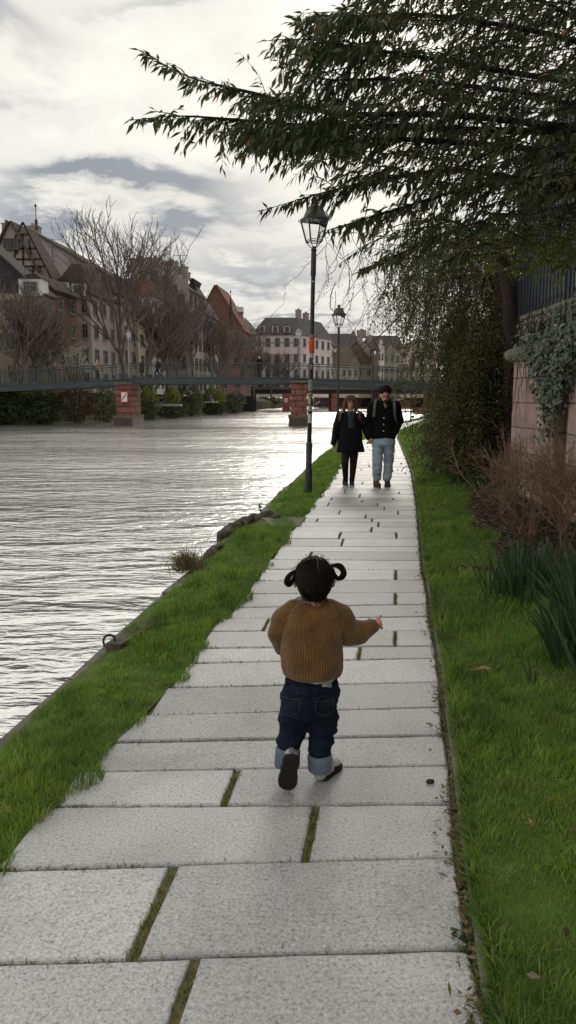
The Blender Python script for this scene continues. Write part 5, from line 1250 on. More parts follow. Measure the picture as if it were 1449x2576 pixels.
# ================================================================ bare trees
tbark = SM('bare_tree_bark', (.15, .125, .105), (.10, .083, .07), 2, .9, .1, .6, 12); tbark_r = SM('bare_tree_reddish', (.12, .075, .06), (.08, .05, .042), 2, .9, .1)
def bare_tree(u, Y, vtop, label, spread=.42, seed=1, lean=0.0, r0=None, m=None, trunk=.3, big=False):
    q = random.Random(seed); x = XU(u, Y); zb = 2.2; H_ = ZV(vtop, Y) - zb; r0 = r0 or H_ * .010 + .04; o = empty('bare_tree', (x, Y, zb), label, 'tree', 'bare trees on the far bank'); T = MB(); Cr = MB()
    def grow(p, d, ln, r, lev):
        k = 4 if lev < 3 else 3; pts = [p]; a = d.copy()
        for j in range(k):
            a = (a + Vector((q.gauss(0, .10), q.gauss(0, .10), .05 if lev else .02))).normalized(); pts.append(pts[-1] + a * ln / k)
        rad = [max(r * (1 - .45 * j / k), .013) for j in range(k + 1)]; (T if lev == 0 else Cr).tube(pts, rad, 7 if lev == 0 else (5 if lev < 3 else 3), lev == 0)
        if lev >= (6 if big else 5): return
        nb = {0: 6, 1: 4, 2: 3, 3: 3, 4: 3 if big else 2, 5: 2}[lev]
        for i in range(nb):
            f = 1.0 if i == 0 else q.uniform(.35 if lev else .6, 1); j = min(int(f * k), k - 1); pp = pts[j].lerp(pts[j + 1], min(f * k - j, 1))
            sp = spread * (1.45 if i else .5) * (1 + .12 * lev); dd = (a + Vector((q.gauss(0, sp), q.gauss(0, sp), abs(q.gauss(.1, .2))))).normalized()
            grow(pp, dd, ln * q.uniform(.60, .78) * (1 if lev else 1.0), r * (.62 if i else .72), lev + 1)
    grow(Vector((x, Y, zb - .2)), Vector((lean, 0, 1)).normalized(), H_ * trunk, r0, 0)
    zmax = sorted(v[2] for v in Cr.v)[int(len(Cr.v) * .995)]; k_ = H_ / max(zmax - zb, .1)
    for M_ in (T, Cr): M_.v = [(x + (a - x) * k_, Y + (b - Y) * k_, zb + (c - zb) * k_) for a, b, c in M_.v]
    T.build('trunk', m or tbark, o); Cr.build('crown', m or tbark, o)
for args in ((118, 68.5, 760, 'slim bare tree between the beige house and the red one', .42, 41), (58, 66.5, 735, 'forked bare tree in front of the beige house', .42, 43), (325, 82, 562, 'tallest bare tree, standing behind the first bridge pier', 'big', 5, .02), (28, 66, 690, 'bare tree in front of the beige house at the left edge', .42, 8), (86, 67.5, 742, 'smaller bare tree before the right part of the beige house', .5, 9), (-10, 65.5, 720, 'bare tree cut by the left edge of the photo', .45, 10),
             (152, 70, 770, 'bare tree in front of the rust red house', .45, 12, -.1), (365, 92, 720, 'bare tree leaning right beside the tallest tree', .45, 14, .15), (428, 97, 735, 'bare tree before the stepped gable house', .45, 15), (462, 103, 760, 'bare tree below the large dark roof', .45, 16, -.05),
             (497, 109, 752, 'bare tree left of the red roofed house', .45, 17), (532, 116, 748, 'bare tree in front of the red tiled roof', .45, 18, .05), (566, 124, 768, 'bare tree before the corner house with the white dormer', .45, 19), (602, 134, 815, 'bare tree at the left end of the long pink building', .45, 20), (395, 95, 800, 'low bushy bare tree behind the walkers on the bridge', .5, 22), (548, 119, 810, 'low bare tree near the second bridge', .5, 24)):
    args = list(args); big_ = args[4] == 'big'; args[4] = .37 if big_ else args[4]; bare_tree(*args, big=big_)
for args in ((640, 142, 868, 'small reddish bare tree left of the man on the bridge', .5, 31), (682, 148, 880, 'small reddish bare tree right of the man on the bridge', .5, 32), (722, 152, 888, 'small reddish bare tree before the pink building', .5, 33)): bare_tree(*args, m=tbark_r)
o = empty('blossom_shrub', (XU(188, 73), 73, 2.3), 'shrub covered in white blossom behind the left part of the bridge', 'shrub'); c = P(186, 905, 73); V, Fc = cloud(1500, tuple(c), (1.75, 1.3, 1.6), .17, surf=.15)
link('blossom', np_mesh('blossom', V, Fc, LEAF('white_blossom', [(.40, .40, .35), (.30, .31, .27), (.5, .5, .45)], .8, .1, .2)), o); mb = MB()
for k in range(14): w = rng.uniform(0, 6.28); mb.tube([(c.x, 73, 2.0), (c.x + math.cos(w) * 1.5, 73 + math.sin(w), c.z + rng.uniform(.2, 1.7))], .03, 4)
mb.build('stems', bark, o)
# street lamp with round white lantern, and small ones on the bridges
def globe_lamp(x, Y, z0, z1, label, col=(.45, .45, .43)):
    o = empty('globe_lamp', (x, Y, z0), label, 'street lamp'); m = SM('lamp_column_pale', col, tuple(c * .7 for c in col), 3, .6)
    MB().lathe([(.14, 0), (.12, .6), (.07, .8), (.06, z1 - z0 - .9), (.12, z1 - z0 - .85), (.05, z1 - z0 - .8)], (x, Y, z0), 10).build('column', m, o, True)
    MB().lathe([(.12, -.8), (.26, -.35), (.28, -.25)], (x, Y, z1), 8).build('lantern', SM('lantern_white', (.62, .62, .58), (.5, .5, .47), 4, .4), o, True)
    MB().lathe([(.31, -.25), (.22, -.08), (.08, -.02), (.05, .1)], (x, Y, z1), 8).build('cap', SM('lantern_cap', (.3, .3, .29), None, 4, .5), o, True)
globe_lamp(XU(331, 79), 79, 2.3, ZV(832, 79), 'white lantern on a pale post by the tallest bare tree')
# ================================================================ footbridge
steel = SM('bridge_steel', (.048, .060, .072), (.030, .038, .046), 2.5, .55, .4, .3, 25, (1, 1, 4)); railm = SM('railing_steel', (.028, .036, .038), (.045, .052, .052), 3, .5, .4); redst = None
def red_sandstone():
    t = NT('red_sandstone'); tc = t.n('ShaderNodeTexCoord'); sp = t.n('ShaderNodeSeparateXYZ'); t.l(tc.outputs['Object'], sp.inputs[0]); cb = t.n('ShaderNodeCombineXYZ')
    t.l(t.math('ADD', sp.outputs[0], sp.outputs[1]), cb.inputs[0]); t.l(sp.outputs[2], cb.inputs[1]); br = t.n('ShaderNodeTexBrick'); t.l(cb.outputs[0], br.inputs['Vector']); br.inputs['Scale'].default_value = 1
    br.inputs['Brick Width'].default_value = 1.3; br.inputs['Row Height'].default_value = .48; br.inputs['Mortar Size'].default_value = .035; br.inputs['Color1'].default_value = (.185, .078, .060, 1); br.inputs['Color2'].default_value = (.235, .105, .085, 1); br.inputs['Mortar'].default_value = (.04, .022, .018, 1)
    v = t.coords('Object'); c = t.mix(1.0, br.outputs['Color'], t.ramp(t.noise(v, 2.2, 5), [(.3, (.65, .62, .6)), (.7, (1.15, 1.1, 1.05))]), 'MULTIPLY'); t.bsdf(c, .9, .2, t.bump(t.math('ADD', t.math('MULTIPLY', br.outputs['Fac'], -1), t.noise(v, 8, 4)), .6, .05)); return t.m
redst = red_sandstone(); pale = SM('pier_band', (.14, .115, .085), (.08, .07, .05), 3, .9, .2, .5, 12); wet = SM('pier_foot_wet', (.05, .036, .03), (.03, .026, .02), 3, .6, .4, .5, 12)
BY = 63.0; BW = 3.4
gt = interp([((u - UC) / FPX * BY, ZV(v, BY)) for u, v in ((-260, 988), (-130, 978), (0, 969), (294, 954.5), (332, 951), (440, 948.8), (526, 948.3), (692, 949.2), (768, 952), (844, 954.6), (960, 960), (1078, 966), (1125, 968))])
XB = (XU(-230, BY), XU(1106, BY))
fb = empty('footbridge', (XU(430, BY), BY, WATER_Z), 'steel footbridge with lattice railing on two red sandstone piers', 'bridge')
def sweep(name, xs, secs, m, y0, y1):
    """plate between z offsets secs along the deck line"""
    mb = MB(); vs = []
    for x in xs:
        z = float(gt(x)); vs += [(x, y0, z + secs[0]), (x, y1, z + secs[0]), (x, y1, z + secs[1]), (x, y0, z + secs[1])]
    n = len(xs); mb.add(vs, [(4 * i + k, 4 * i + (k + 1) % 4, 4 * i + 4 + (k + 1) % 4, 4 * i + 4 + k) for i in range(n - 1) for k in range(4)] + [(0, 3, 2, 1), tuple(4 * (n - 1) + k for k in range(4))]); return mb
xs = np.linspace(XB[0], XB[1], 60)
for y0 in (BY, BY + BW - .12):
    mb = sweep('girder', xs, (-.54, 0), steel, y0, y0 + .12); f_ = -1 if y0 == BY else 1; ye = y0 - .1 if f_ < 0 else y0 + .12
    for s_ in ((-.56, -.50), (-.05, .012)):
        m2 = sweep('', xs, s_, steel, ye - .002, ye + .102); mb.add(m2.v, m2.f)
    x = XB[0] + .8
    while x < XB[1]:
        z = float(gt(x)); mb.prism([(x - .22, ye + .06, z - .42), (x + .22, ye + .06, z - .42), (x, ye + .06, z - .16)], (0, .05 * f_, 0)); x += 1.72
    mb.build('girder', steel, fb)
sweep('', xs, (-.16, -.03), steel, BY + .13, BY + BW - .13).build('deck', SM('deck_planks', (.12, .10, .085), None, 2, .9), fb)
def rail_side(y):
    mb = MB(); RH = 1.18
    for dz, r in ((RH, .038), (RH - .22, .016), (.13, .020)): mb.tube([(x, y, float(gt(x)) + dz) for x in xs], r, 5)
    x = XB[0] + .3; k = 0
    while x < XB[1]:
        z = float(gt(x)); mb.tube([(x, y, z - .05), (x, y, z + RH + .02)], .036, 5); mb.ell((x, y, z + RH + .05), (.055, .055, .055), 6, 4)
        if k % 2 == 0: mb.tube([(x, y, z + .75), (x, y + (-.25 if y < BY + 1 else .25), z - .05)], .02, 4)
        for q in range(1, 7):
            xx = x + .82 * q / 7; zz = float(gt(xx)); mb.tube([(xx, y, zz + .13), (xx, y, zz + RH - .22)], .009, 3, False)
        for (a, b) in ((.15, RH - .25), (RH - .25, .15)): mb.tube([(x + .05, y + .012, z + a), (x + .41, y + .012, z + (a + b) / 2), (x + .77, y + .012, float(gt(x + .82)) + b)], .008, 3, False)
        x += .82; k += 1
    mb.build('railing', railm, fb)
rail_side(BY + .06); rail_side(BY + BW - .06)
def pier(u0, u1, vtop, Y0=62.4, D=4.4, vfoot=1068):
    x0, x1 = XU(u0, Y0), XU(u1, Y0); zt = ZV(vtop, Y0); w = x1 - x0; xc = (x0 + x1) / 2; yc = Y0 + D / 2
    mb = MB()
    def blk(z0, z1, gx, gy=None, tp=1.0): gy = gx if gy is None else gy; mb.box((xc, yc, (z0 + z1) / 2), (w + 2 * gx, D + 2 * gy, z1 - z0), taper=tp)
    zc = zt; lvl = [zt - k * .5 for k in range(0, 4)]
    blk(.15, zt, .04, tp=.93)
    pb = mb.build('pier', redst, fb); b2 = MB()
    for z in (zt - 1.0, zt - 1.75, zt - 2.45): b2.box((xc, yc, z), (w + .10, D + .10, .06))
    b2.box((xc, yc, zt + .06), (w + .22, D + .2, .2)); b2.lathe([(1, 0), (1.12, .12), (1.05, .28), (.98, .4)], (0, 0, 0), 4) if False else None
    b2.box((xc, yc, .13), (w + .55, D + .6, .22)); b2.build('band', pale, pb)
    MB().box((xc, yc, -.5), (w + .42, D + .45, 1.05)).build('foot', wet, pb)
    return xc, Y0, zt
p1 = pier(297, 331, 966); p2 = pier(733, 771, 962)
mb = MB(); xa = XU(1100, 63); mb.box((xa + .2, 64.6, .9), (1.6, 4.6, 3.4)); mb.build('abutment', redst, fb)
mb = MB(); xa = XU(-235, 63); mb.box((xa - 2.6, 64.6, 1.0), (7, 4.6, 3.2)); mb.build('abutment', redst, fb)
# ---- the navigation board on the first pier
sw = SM('sign_white', (.60, .60, .58), (.52, .52, .5), 5, .5); sr = SM('sign_red', (.42, .05, .035), (.34, .05, .04), 5, .5); sk = SM('sign_black', (.015, .015, .015), None, 5, .5)
def board(px, Y, label, kind):
    u0, u1, v0, v1 = px; a, b = P(u0, v1, Y), P(u1, v0, Y); c = (a + b) / 2; w, h = b.x - a.x, b.z - a.z
    o = empty('navigation_sign', tuple(c), label, 'sign'); MB().box(tuple(c), (w, .04, h)).build('panel', sw, o); t = w * .11; fr = MB()
    for s_ in (-1, 1): fr.box((c.x + s_ * (w - t) / 2, c.y - .024, c.z), (t, .02, h)); fr.box((c.x, c.y - .024, c.z + s_ * (h - t) / 2), (w - 2 * t, .02, t))
    fr.build('border', sr, o); mk = MB()
    def ln(pp, r, m=None): mk.tube([(c.x + x * w, c.y - .03, c.z + z * h) for x, z in pp], r, 4)
    if kind == 'S':
        ln([(-.2, -.32), (-.2, -.14), (-.08, 0), (.1, .1), (.2, .22), (.2, .36)], .03); mk.build('symbol', sk, o)
    else:
        ln([(-.2, -.28), (-.2, .28), (.2, -.28), (.2, .28)], .05); mk.build('symbol', sk, o); m3 = MB(); m3.tube([(c.x - .36 * w, c.y - .05, c.z + .38 * h), (c.x + .36 * w, c.y - .05, c.z - .38 * h)], .05, 4); m3.build('slash', sr, o)
board((304, 321.5, 985, 1012.5), 62.30, 'white sign with red border and black wavy line on the first pier', 'S')
# slim lantern on the footbridge
globe_lamp(XU(750, 66.2), 66.2, float(gt(XU(750, 66.2))), ZV(829, 66.2), 'pale lantern on a tall column above the second pier of the footbridge', (.22, .20, .18))

# ================================================================ road bridge behind
con = SM('road_bridge_stone', (.13, .105, .085), (.075, .06, .052), 1.2, .9, .2, .5, 5); und = SM('road_bridge_shadow', (.030, .026, .024), None, 2, .9)  # second colour paints in shade under the deck and inside the arches
Y2b = 150.0; rb = empty('road_bridge', (XU(800, Y2b), Y2b, WATER_Z), 'low dark road bridge with stone piers behind the footbridge', 'bridge')
def X2(u): return XU(u, Y2b)
mb = MB(); z1, z0 = ZV(972, Y2b), ZV(980, Y2b); mb.box(((X2(583) + X2(1160)) / 2, Y2b + 6, (z0 + z1) / 2), (X2(1160) - X2(583), 12, z1 - z0)); mb.build('deck', con, rb)
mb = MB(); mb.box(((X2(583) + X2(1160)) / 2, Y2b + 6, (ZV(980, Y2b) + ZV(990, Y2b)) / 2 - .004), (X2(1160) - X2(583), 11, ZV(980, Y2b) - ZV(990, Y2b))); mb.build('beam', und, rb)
for (u0, u1) in ((710, 731), (833, 847), (950, 966)):
    q = MB().box(((X2(u0) + X2(u1)) / 2, Y2b + 6, (WATER_Z - .6 + ZV(989, Y2b)) / 2), (X2(u1) - X2(u0), 11.6, ZV(989, Y2b) - WATER_Z + .6)); q.build('pier', redst, rb)
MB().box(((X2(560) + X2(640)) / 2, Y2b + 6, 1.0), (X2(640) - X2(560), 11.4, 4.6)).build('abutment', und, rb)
mb = MB()
for yv in (Y2b + .1, Y2b + 11.9):
    for v_ in (957, 963): mb.tube([(X2(583), yv, ZV(v_, Y2b)), (X2(1160), yv, ZV(v_, Y2b))], .06, 4)
    for u in range(583, 1160, 9): mb.tube([(X2(u), yv, ZV(972, Y2b)), (X2(u), yv, ZV(956, Y2b))], .05, 4)
mb.build('railing', railm, rb)
board((713.5, 725, 1001, 1013), Y2b + .1, 'red bordered no passing sign on the road bridge pier', 'N')
# parked and passing cars on the road bridge, a few pixels each
tyre = SM('car_tyre', (.015, .015, .015), None, 5, .8); cglass = SM('car_glass', (.03, .035, .04), None, 5, .15, .5)
def car(x, y, z, col, label, yaw=0.0, s=1.0):
    o = empty('car', (x, y, z), label, 'car', None, yaw); m = SM('car_paint', col, tuple(c * .85 for c in col), 2, .3, .5)
    b = MB().prism([(-2.1, -.85, .3), (2.1, -.85, .3), (2.15, -.85, .75), (1.2, -.85, .92), (-1.9, -.85, .95), (-2.15, -.85, .7)], (0, 1.7, 0)); b.prism([(-1.7, -.72, .93), (1.0, -.72, .91), (.35, -.72, 1.42), (-1.2, -.72, 1.45)], (0, 1.44, 0))
    link('body', b.mesh('car_body', m), o, False); g = MB()
    for yv in (-.735, .735): g.add([(-1.5, yv, .97), (.75, yv, .96), (.25, yv, 1.34), (-1.12, yv, 1.36)], [(0, 1, 2, 3)])
    link('windows', g.mesh('car_windows', cglass), o, False)
    for sx in (-1.35, 1.35):
        for sy in (-.8, .8): link('wheel', MB().lathe([(.32, -.1), (.33, 0), (.32, .1)], (sx, sy, .33), 12, Matrix.Rotation(PI / 2, 3, 'X')).mesh('car_wheel', tyre), o, False)
    return o
zr = ZV(972, Y2b)
for u, c, t in ((640, (.30, .31, .33), 'grey car on the road bridge, leftmost of the row'), (668, (.45, .46, .47), 'pale car on the road bridge left of the man’s legs'), (700, (.10, .12, .16), 'dark blue car on the road bridge just left of the second pier'), (738, (.5, .5, .5), 'white car on the road bridge behind the second pier')):
    car(X2(u), Y2b + 4 + (u % 3), zr + .01, c, t)
# far right quay behind the bridges: red stone wall with arch, boats landing, heap of rubble
fq = empty('quay_arches', (XU(900, 232), 232, -1), 'red sandstone quay wall with low arch beyond the road bridge', 'wall'); Yq = 232.0
mb = MB(); x0, x1 = XU(790, Yq), XU(1150, Yq); zt = ZV(986, Yq); mb.box(((x0 + x1) / 2, Yq + 3, (zt - 1.4) / 2), (x1 - x0, 5, zt + 1.4)); mb.build('masonry', redst, fq)
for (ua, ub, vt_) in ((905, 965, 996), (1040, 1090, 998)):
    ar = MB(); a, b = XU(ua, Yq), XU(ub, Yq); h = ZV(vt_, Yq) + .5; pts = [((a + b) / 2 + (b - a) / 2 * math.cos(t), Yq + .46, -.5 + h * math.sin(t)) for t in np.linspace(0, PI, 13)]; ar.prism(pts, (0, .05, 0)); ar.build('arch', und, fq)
wg = SM('graffiti_white', (.50, .46, .45), None, 4, .8); tx = MB(); ux, vy = 1000, 1011
def seg(a, b, c, d): p, q = P(ux + a, vy + b, Yq + .42), P(ux + c, vy + d, Yq + .42); tx.tube([p, q], .13, 4)
for lt in (((0, -4, 0, 4), (0, -4, 6, -4), (0, 0, 5, 0), (0, 4, 6, 4)), ((10, -4, 10, 4),), ((15, -4, 21, -4), (21, -4, 21, 4), (21, 4, 15, 4), (15, 4, 15, -4))):
    tx = MB()
    for s_ in lt: seg(*s_)
    tx.build('graffiti_letter', wg, fq)
car(XU(812, 226), 226, ZV(1022, 226), (.02, .022, .025), 'black car parked on the far quay seen beside the nearest lamp post', .3)
mb = MB(); q0 = XU(790, 224); q1 = XU(850, 224); mb.box(((q0 + q1) / 2, 227, -1.2 + ZV(1022, 226) / 2), (q1 - q0, 5, 2.4 + ZV(1022, 226))); o = mb.build('quay_ramp', con); setp(o, 'pale landing ramp at the foot of the far red quay wall', 'ramp')
van = car(XU(998, 226), 228, ZV(1010, 226), (.6, .6, .6), 'white car on the far quay right of the man’s shoulder', 0)
o = MB().box((XU(1000, 226), 228, ZV(1010, 226) / 2 - .55), (7, 4, ZV(1010, 226) + 1.08)).build('quay_ledge', redst); setp(o, 'red stone ledge under the white car on the far quay', 'ledge')
rub = empty('rubble_heap', (XU(1068, 120), 120, -.5), 'heap of reddish brown rubble at the water beyond the bend', 'rubble'); mb = MB(); rq = random.Random(3); rm = SM('rubble_stone', (.22, .12, .085), (.13, .07, .05), 2, .9, .1, .6, 8)
mb.add([], [])
for k in range(34):
    f = rq.random(); x = XU(1045 + 55 * f, 120); z = -.6 + rq.uniform(0, .5 + 1.6 * f); mb.box((x, 120 + rq.uniform(-2, 2), z), (rq.uniform(.5, 1.2), rq.uniform(.5, 1), rq.uniform(.4, .8)), rq.uniform(0, 3))
mb.build('stones', rm, rub)
o = MB().box((XU(1092, 58), 58, .35), (1.3, 1.4, .9)).build('stone_block', pad); setp(o, 'pale stone block at the right end of the footbridge', 'block')
# ledges where people sit
led = SM('ledge_stone', (.26, .25, .23), (.17, .165, .15), 2, .9, .1, .5, 8)
def ledge(u0, u1, v, Y, label):
    a = P((u0 + u1) / 2, v, Y); w = XU(u1, Y) - XU(u0, Y); o = MB().box((a.x, Y + .5, a.z - .12), (w, 1.6, .24)).build('stone_ledge', led); return setp(o, label, 'ledge')
ledge(376, 455, 1016.5, 88, 'long stone ledge on the far bank where two people sit'); ledge(500, 546, 1009, 110, 'short stone ledge on the far bank under the lone sitter')
# ================================================================ people
from mathutils.bvhtree import BVHTree
def bvh(o): me = o.data; return BVHTree.FromPolygons([v.co[:] for v in me.vertices], [p.vertices[:] for p in me.polygons])
def skin_m(name, c):
    t = NT(name); v = t.coords('Object'); col = t.ramp(t.noise(v, 28, 4), [(.3, c), (.7, tuple(x * .86 for x in c))]); t.bsdf(col, .55, .35, t.bump(t.noise(v, 160, 3), .08, .003), **{'Subsurface Weight': .08, 'Subsurface Radius': (.01, .004, .002)}); return t.m
skin = skin_m('skin', (.52, .29, .205)); skin_c = skin_m('child_skin', (.50, .25, .18))
def cloth(name, c, k=.75, sc_=40, rough=.9, bump=.4, bs=220): return SM(name, c, tuple(x * k for x in c), sc_, rough, .12, bump, bs)
def loftrings(mb, rings, n=20):
    """rings of (centre, half width across, half depth)"""
    vs = []
    for c, rx, ry in rings:
        for j in range(n):
            w = 2 * PI * j / n; vs.append((c[0] + rx * math.cos(w), c[1] + ry * math.sin(w), c[2]))
    k = len(rings)
    mb.add(vs, [(i * n + (j + 1) % n, i * n + j, (i + 1) * n + j, (i + 1) * n + (j + 1) % n) for i in range(k - 1) for j in range(n)] + [tuple(range(n)), tuple(range((k - 1) * n, k * n))[::-1]])
    return mb
def person(loc, label, group=None): return empty('person', loc, label, 'person', group)

# ---------------------------------------------------------------- the child
Yc = 2.72
def T(zx, zy, dy=0.0): return P(644 + zx * .2625, 1352.4 + zy * .2625, Yc + dy)
MU = .000407
g0 = G(644 + 560 * .2625, 1352.4 + 2345 * .2625)
kid = person((g0.x, g0.y, 0), 'toddler walking away in brown knitted sweater and rolled up jeans, hair in two looped pigtails')
mb = MB(); hc = T(557, 372, .02)
mb.ell(hc + Vector((0, 0, -.004)), (.069, .083, .071), 20, 14); mb.ell(hc + Vector((0, .045, -.035)), (.056, .042, .048), 14, 10)
for s_ in (-1, 1): mb.ell(hc + Vector((s_ * .071, .008, -.022)), (.010, .018, .024), 10, 8)
mb.ell(hc + Vector((0, .092, -.022)), (.011, .012, .010), 8, 6); mb.ell(hc + Vector((0, .084, -.050)), (.018, .008, .006), 8, 6)
mb.cap(T(552, 520, .01), T(548, 660, .0), .036, .042)
mb.cap(T(548, 680), T(540, 1250), .06, .06); mb.cap(T(430, 700), T(690, 700), .04, .04)
armR = [T(790, 730), T(875, 925, .03), T(1125, 848, .08)]; armL = [T(275, 730), T(198, 895, .02), T(255, 1050, .10)]
for a in (armR, armL): mb.chain([T(548, 700)] + a, [.03, .026, .024, .017])
w = armR[2]; mb.cap(T(1118, 848, .08), T(1160, 828, .08), .0155, .0165); mb.cap(T(1150, 815, .085), T(1165, 845, .085), .013, .013)
def finger(mb, pp, r): mb.chain([T(*p) for p in pp], r, 10)
finger(mb, [(1150, 806, .082), (1172, 776, .085), (1199, 747, .088)], [.0062, .0056, .0042])
finger(mb, [(1168, 815, .080), (1192, 797, .078), (1183, 806, .095)], [.0060, .0058, .0048])
finger(mb, [(1172, 832, .078), (1203, 830, .076), (1192, 838, .094)], [.0060, .0058, .0048])
finger(mb, [(1172, 850, .080), (1211, 868, .080), (1200, 872, .094)], [.0056, .0054, .0045])
finger(mb, [(1130, 830, .085), (1108, 800, .09), (1080, 776, .095)], [.0066, .0058, .0046])
wl_ = armL[2]; mb.cap(wl_, wl_ + Vector((.012, .03, -.012)), .015, .014)
for k in range(4): a0 = wl_ + Vector((.012 + .004 * k, .035, -.006 - .007 * k)); mb.chain([a0, a0 + Vector((.006, .018, -.006)), a0 + Vector((.010, .022, -.016))], [.0055, .005, .0042], 8)
mb.chain([wl_ + Vector((.015, .02, 0)), wl_ + Vector((.03, .03, .004)), wl_ + Vector((.034, .042, -.002))], [.006, .0055, .0045], 8)
legL = [T(405, 1600), T(345, 1860, .03), T(300, 2120, -.01)]; legR = [T(625, 1620), T(628, 1890, .02), T(614, 2150, .0)]
mb.cap(T(530, 1330), T(515, 1560), .075, .08)
mb.chain([T(480, 1560)] + legL, [.05, .045, .04, .028]); mb.chain([T(560, 1560)] + legR, [.05, .045, .04, .028])
body = remesh(mb, 'body', skin_c, kid, .0028, 3)
for s_ in (-1, 1): MB().ell(hc + Vector((s_ * .028, .080, .002)), (.009, .006, .007), 10, 8).build('eye', SM('eye_dark', (.02, .015, .012), None, 5, .2), kid, True)
# hair
def hair_mat(name, c1, c2):
    t = NT(name); v = t.coords('Object', (1, 1, .35)); c = t.ramp(t.noise(v, 130, 4, .6), [(.35, c1), (.7, c2)]); t.bsdf(c, .62, .08, t.bump(t.noise(v, 240, 3), .6, .004)); return t.m
hm = hair_mat('child_hair', (.006, .0045, .004), (.020, .014, .011))
mb = MB(); mb.ell(hc + Vector((0, -.006, .002)), (.0755, .088, .078), 22, 14); mb.ell(T(560, 455, -.022), (.066, .058, .058), 16, 10); mb.ell(T(565, 545, -.022), (.046, .036, .030), 14, 8)
def hfn(me):
    for v in me.vertices:
        p = v.co - hc
        part = math.exp(-((p.x - .012 - .01 * p.z / .08) / .0042) ** 2) * (1 if p.z > -.02 else math.exp(-((p.z + .02) / .02) ** 2))
        v.co -= v.normal * .0045 * part
        v.co += v.normal * .0016 * mnoise.noise(Vector((v.co.x * 60, v.co.y * 60, v.co.z * 18)))
hair = remesh(mb, 'hair', hm, kid, .0035, 3, .5, hfn)
st = MB(); hr = random.Random(9); hb = bvh(hair)
def hproj(p, off=.0012):
    q = hb.find_nearest(p); return q[0] + q[1] * off
for side, anchor in ((-1, T(384, 322, .0)), (1, T(728, 272, .0))):
    for k in range(150):
        z = hr.uniform(-.5, 1) ; a0 = hc + Vector((.012 + .004 * side, -.085 * math.cos(z * 1.2) - .005, .076 * math.sin(z * 1.35) + .0)); pts = []
        for j in range(9):
            f = j / 8; p = a0.lerp(anchor, f); p = p + (p - hc).normalized() * .03 * math.sin(PI * f); pts.append(hproj(p, .0006 + .0016 * hr.random()))
        st.tube(pts, .0011, 3, False)
for k in range(110):
    a0 = T(hr.uniform(430, 690), hr.uniform(470, 540), -.07); p = hproj(a0); pts = [p]
    for j in range(4): p = p + Vector((hr.gauss(0, .004), hr.gauss(.003, .003), -hr.uniform(.008, .016))); pts.append(p)
    st.tube(pts, [.0010, .001, .0009, .0008, .0005], 3, False)
for k in range(80):
    a = hr.uniform(-.3, PI + .3); p = hc + Vector((.074 * math.cos(a), -.02, .002 + .077 * math.sin(a))); d = (p - hc).normalized(); pts = [p, p + d * .006 + Vector((hr.gauss(0, .004), 0, hr.gauss(0, .004))), p + d * .012 + Vector((hr.gauss(0, .01), 0, hr.gauss(-.003, .006)))]; st.tube(pts, .0005, 3, False)
st.build('strands', hm, hair)
pp = []
for k in range(12):
    f = k / 11; q = T(583 + 18 * f + 5 * math.sin(k * 1.7), 172 + 190 * f); d = (q - Vector((0, 0, EYE))).normalized(); h_ = hb.ray_cast(Vector((0, 0, EYE)), d)
    if h_[0] is not None: pp.append(h_[0] - d * .0006)
MB().tube(pp, [.0024 * (1 - k / len(pp)) + .0006 for k in range(len(pp))], 5).build('parting', SM('scalp', (.085, .055, .042), None, 40, .8), hair, True)
def pigtail(pp, r):
    c = catmull([T(*p) for p in pp], 6); base = c; mb = MB(); n = len(c)
    R0 = [np.interp(i / (n - 1), np.linspace(0, 1, len(r)), r) for i in range(n)]
    for k in range(60):
        w = hr.uniform(0, 2 * PI); rr2 = math.sqrt(hr.random()) * hr.choice((1, 1, 1, 1.35)); pts = []
        for i in range(n):
            t = (c[min(i + 1, n - 1)] - c[max(i - 1, 0)]).normalized(); a = t.cross(Vector((0, 1, 0))).normalized(); b = Vector((0, 1, 0)); ww = w + .12 * i
            pts.append(c[i] + (a * math.cos(ww) + b * math.sin(ww)) * R0[i] * rr2 * .85)
        mb.tube(pts, [x * .22 for x in R0], 4)
    return mb.build('pigtail', hm, hair, True)
pigtail([(392, 318, .0), (350, 338, -.002), (308, 385, -.004), (298, 430, -.004), (322, 445, .004), (352, 410, .008), (372, 365, .006), (385, 335, .004)], [.005, .008, .0105, .0095, .008, .006, .005])
pigtail([(722, 276, .0), (765, 268, -.002), (815, 285, -.004), (838, 335, -.004), (815, 385, .002), (775, 388, .006), (748, 350, .006), (735, 300, .004)], [.005, .008, .0100, .0100, .008, .006, .005])
for p in ((388, 322, .0), (726, 275, .0)): MB().ell(T(*p), (.008, .008, .009), 10, 8).build('hair_tie', SM('hair_tie_dark', (.03, .02, .02), None, 5, .6), hair, True)
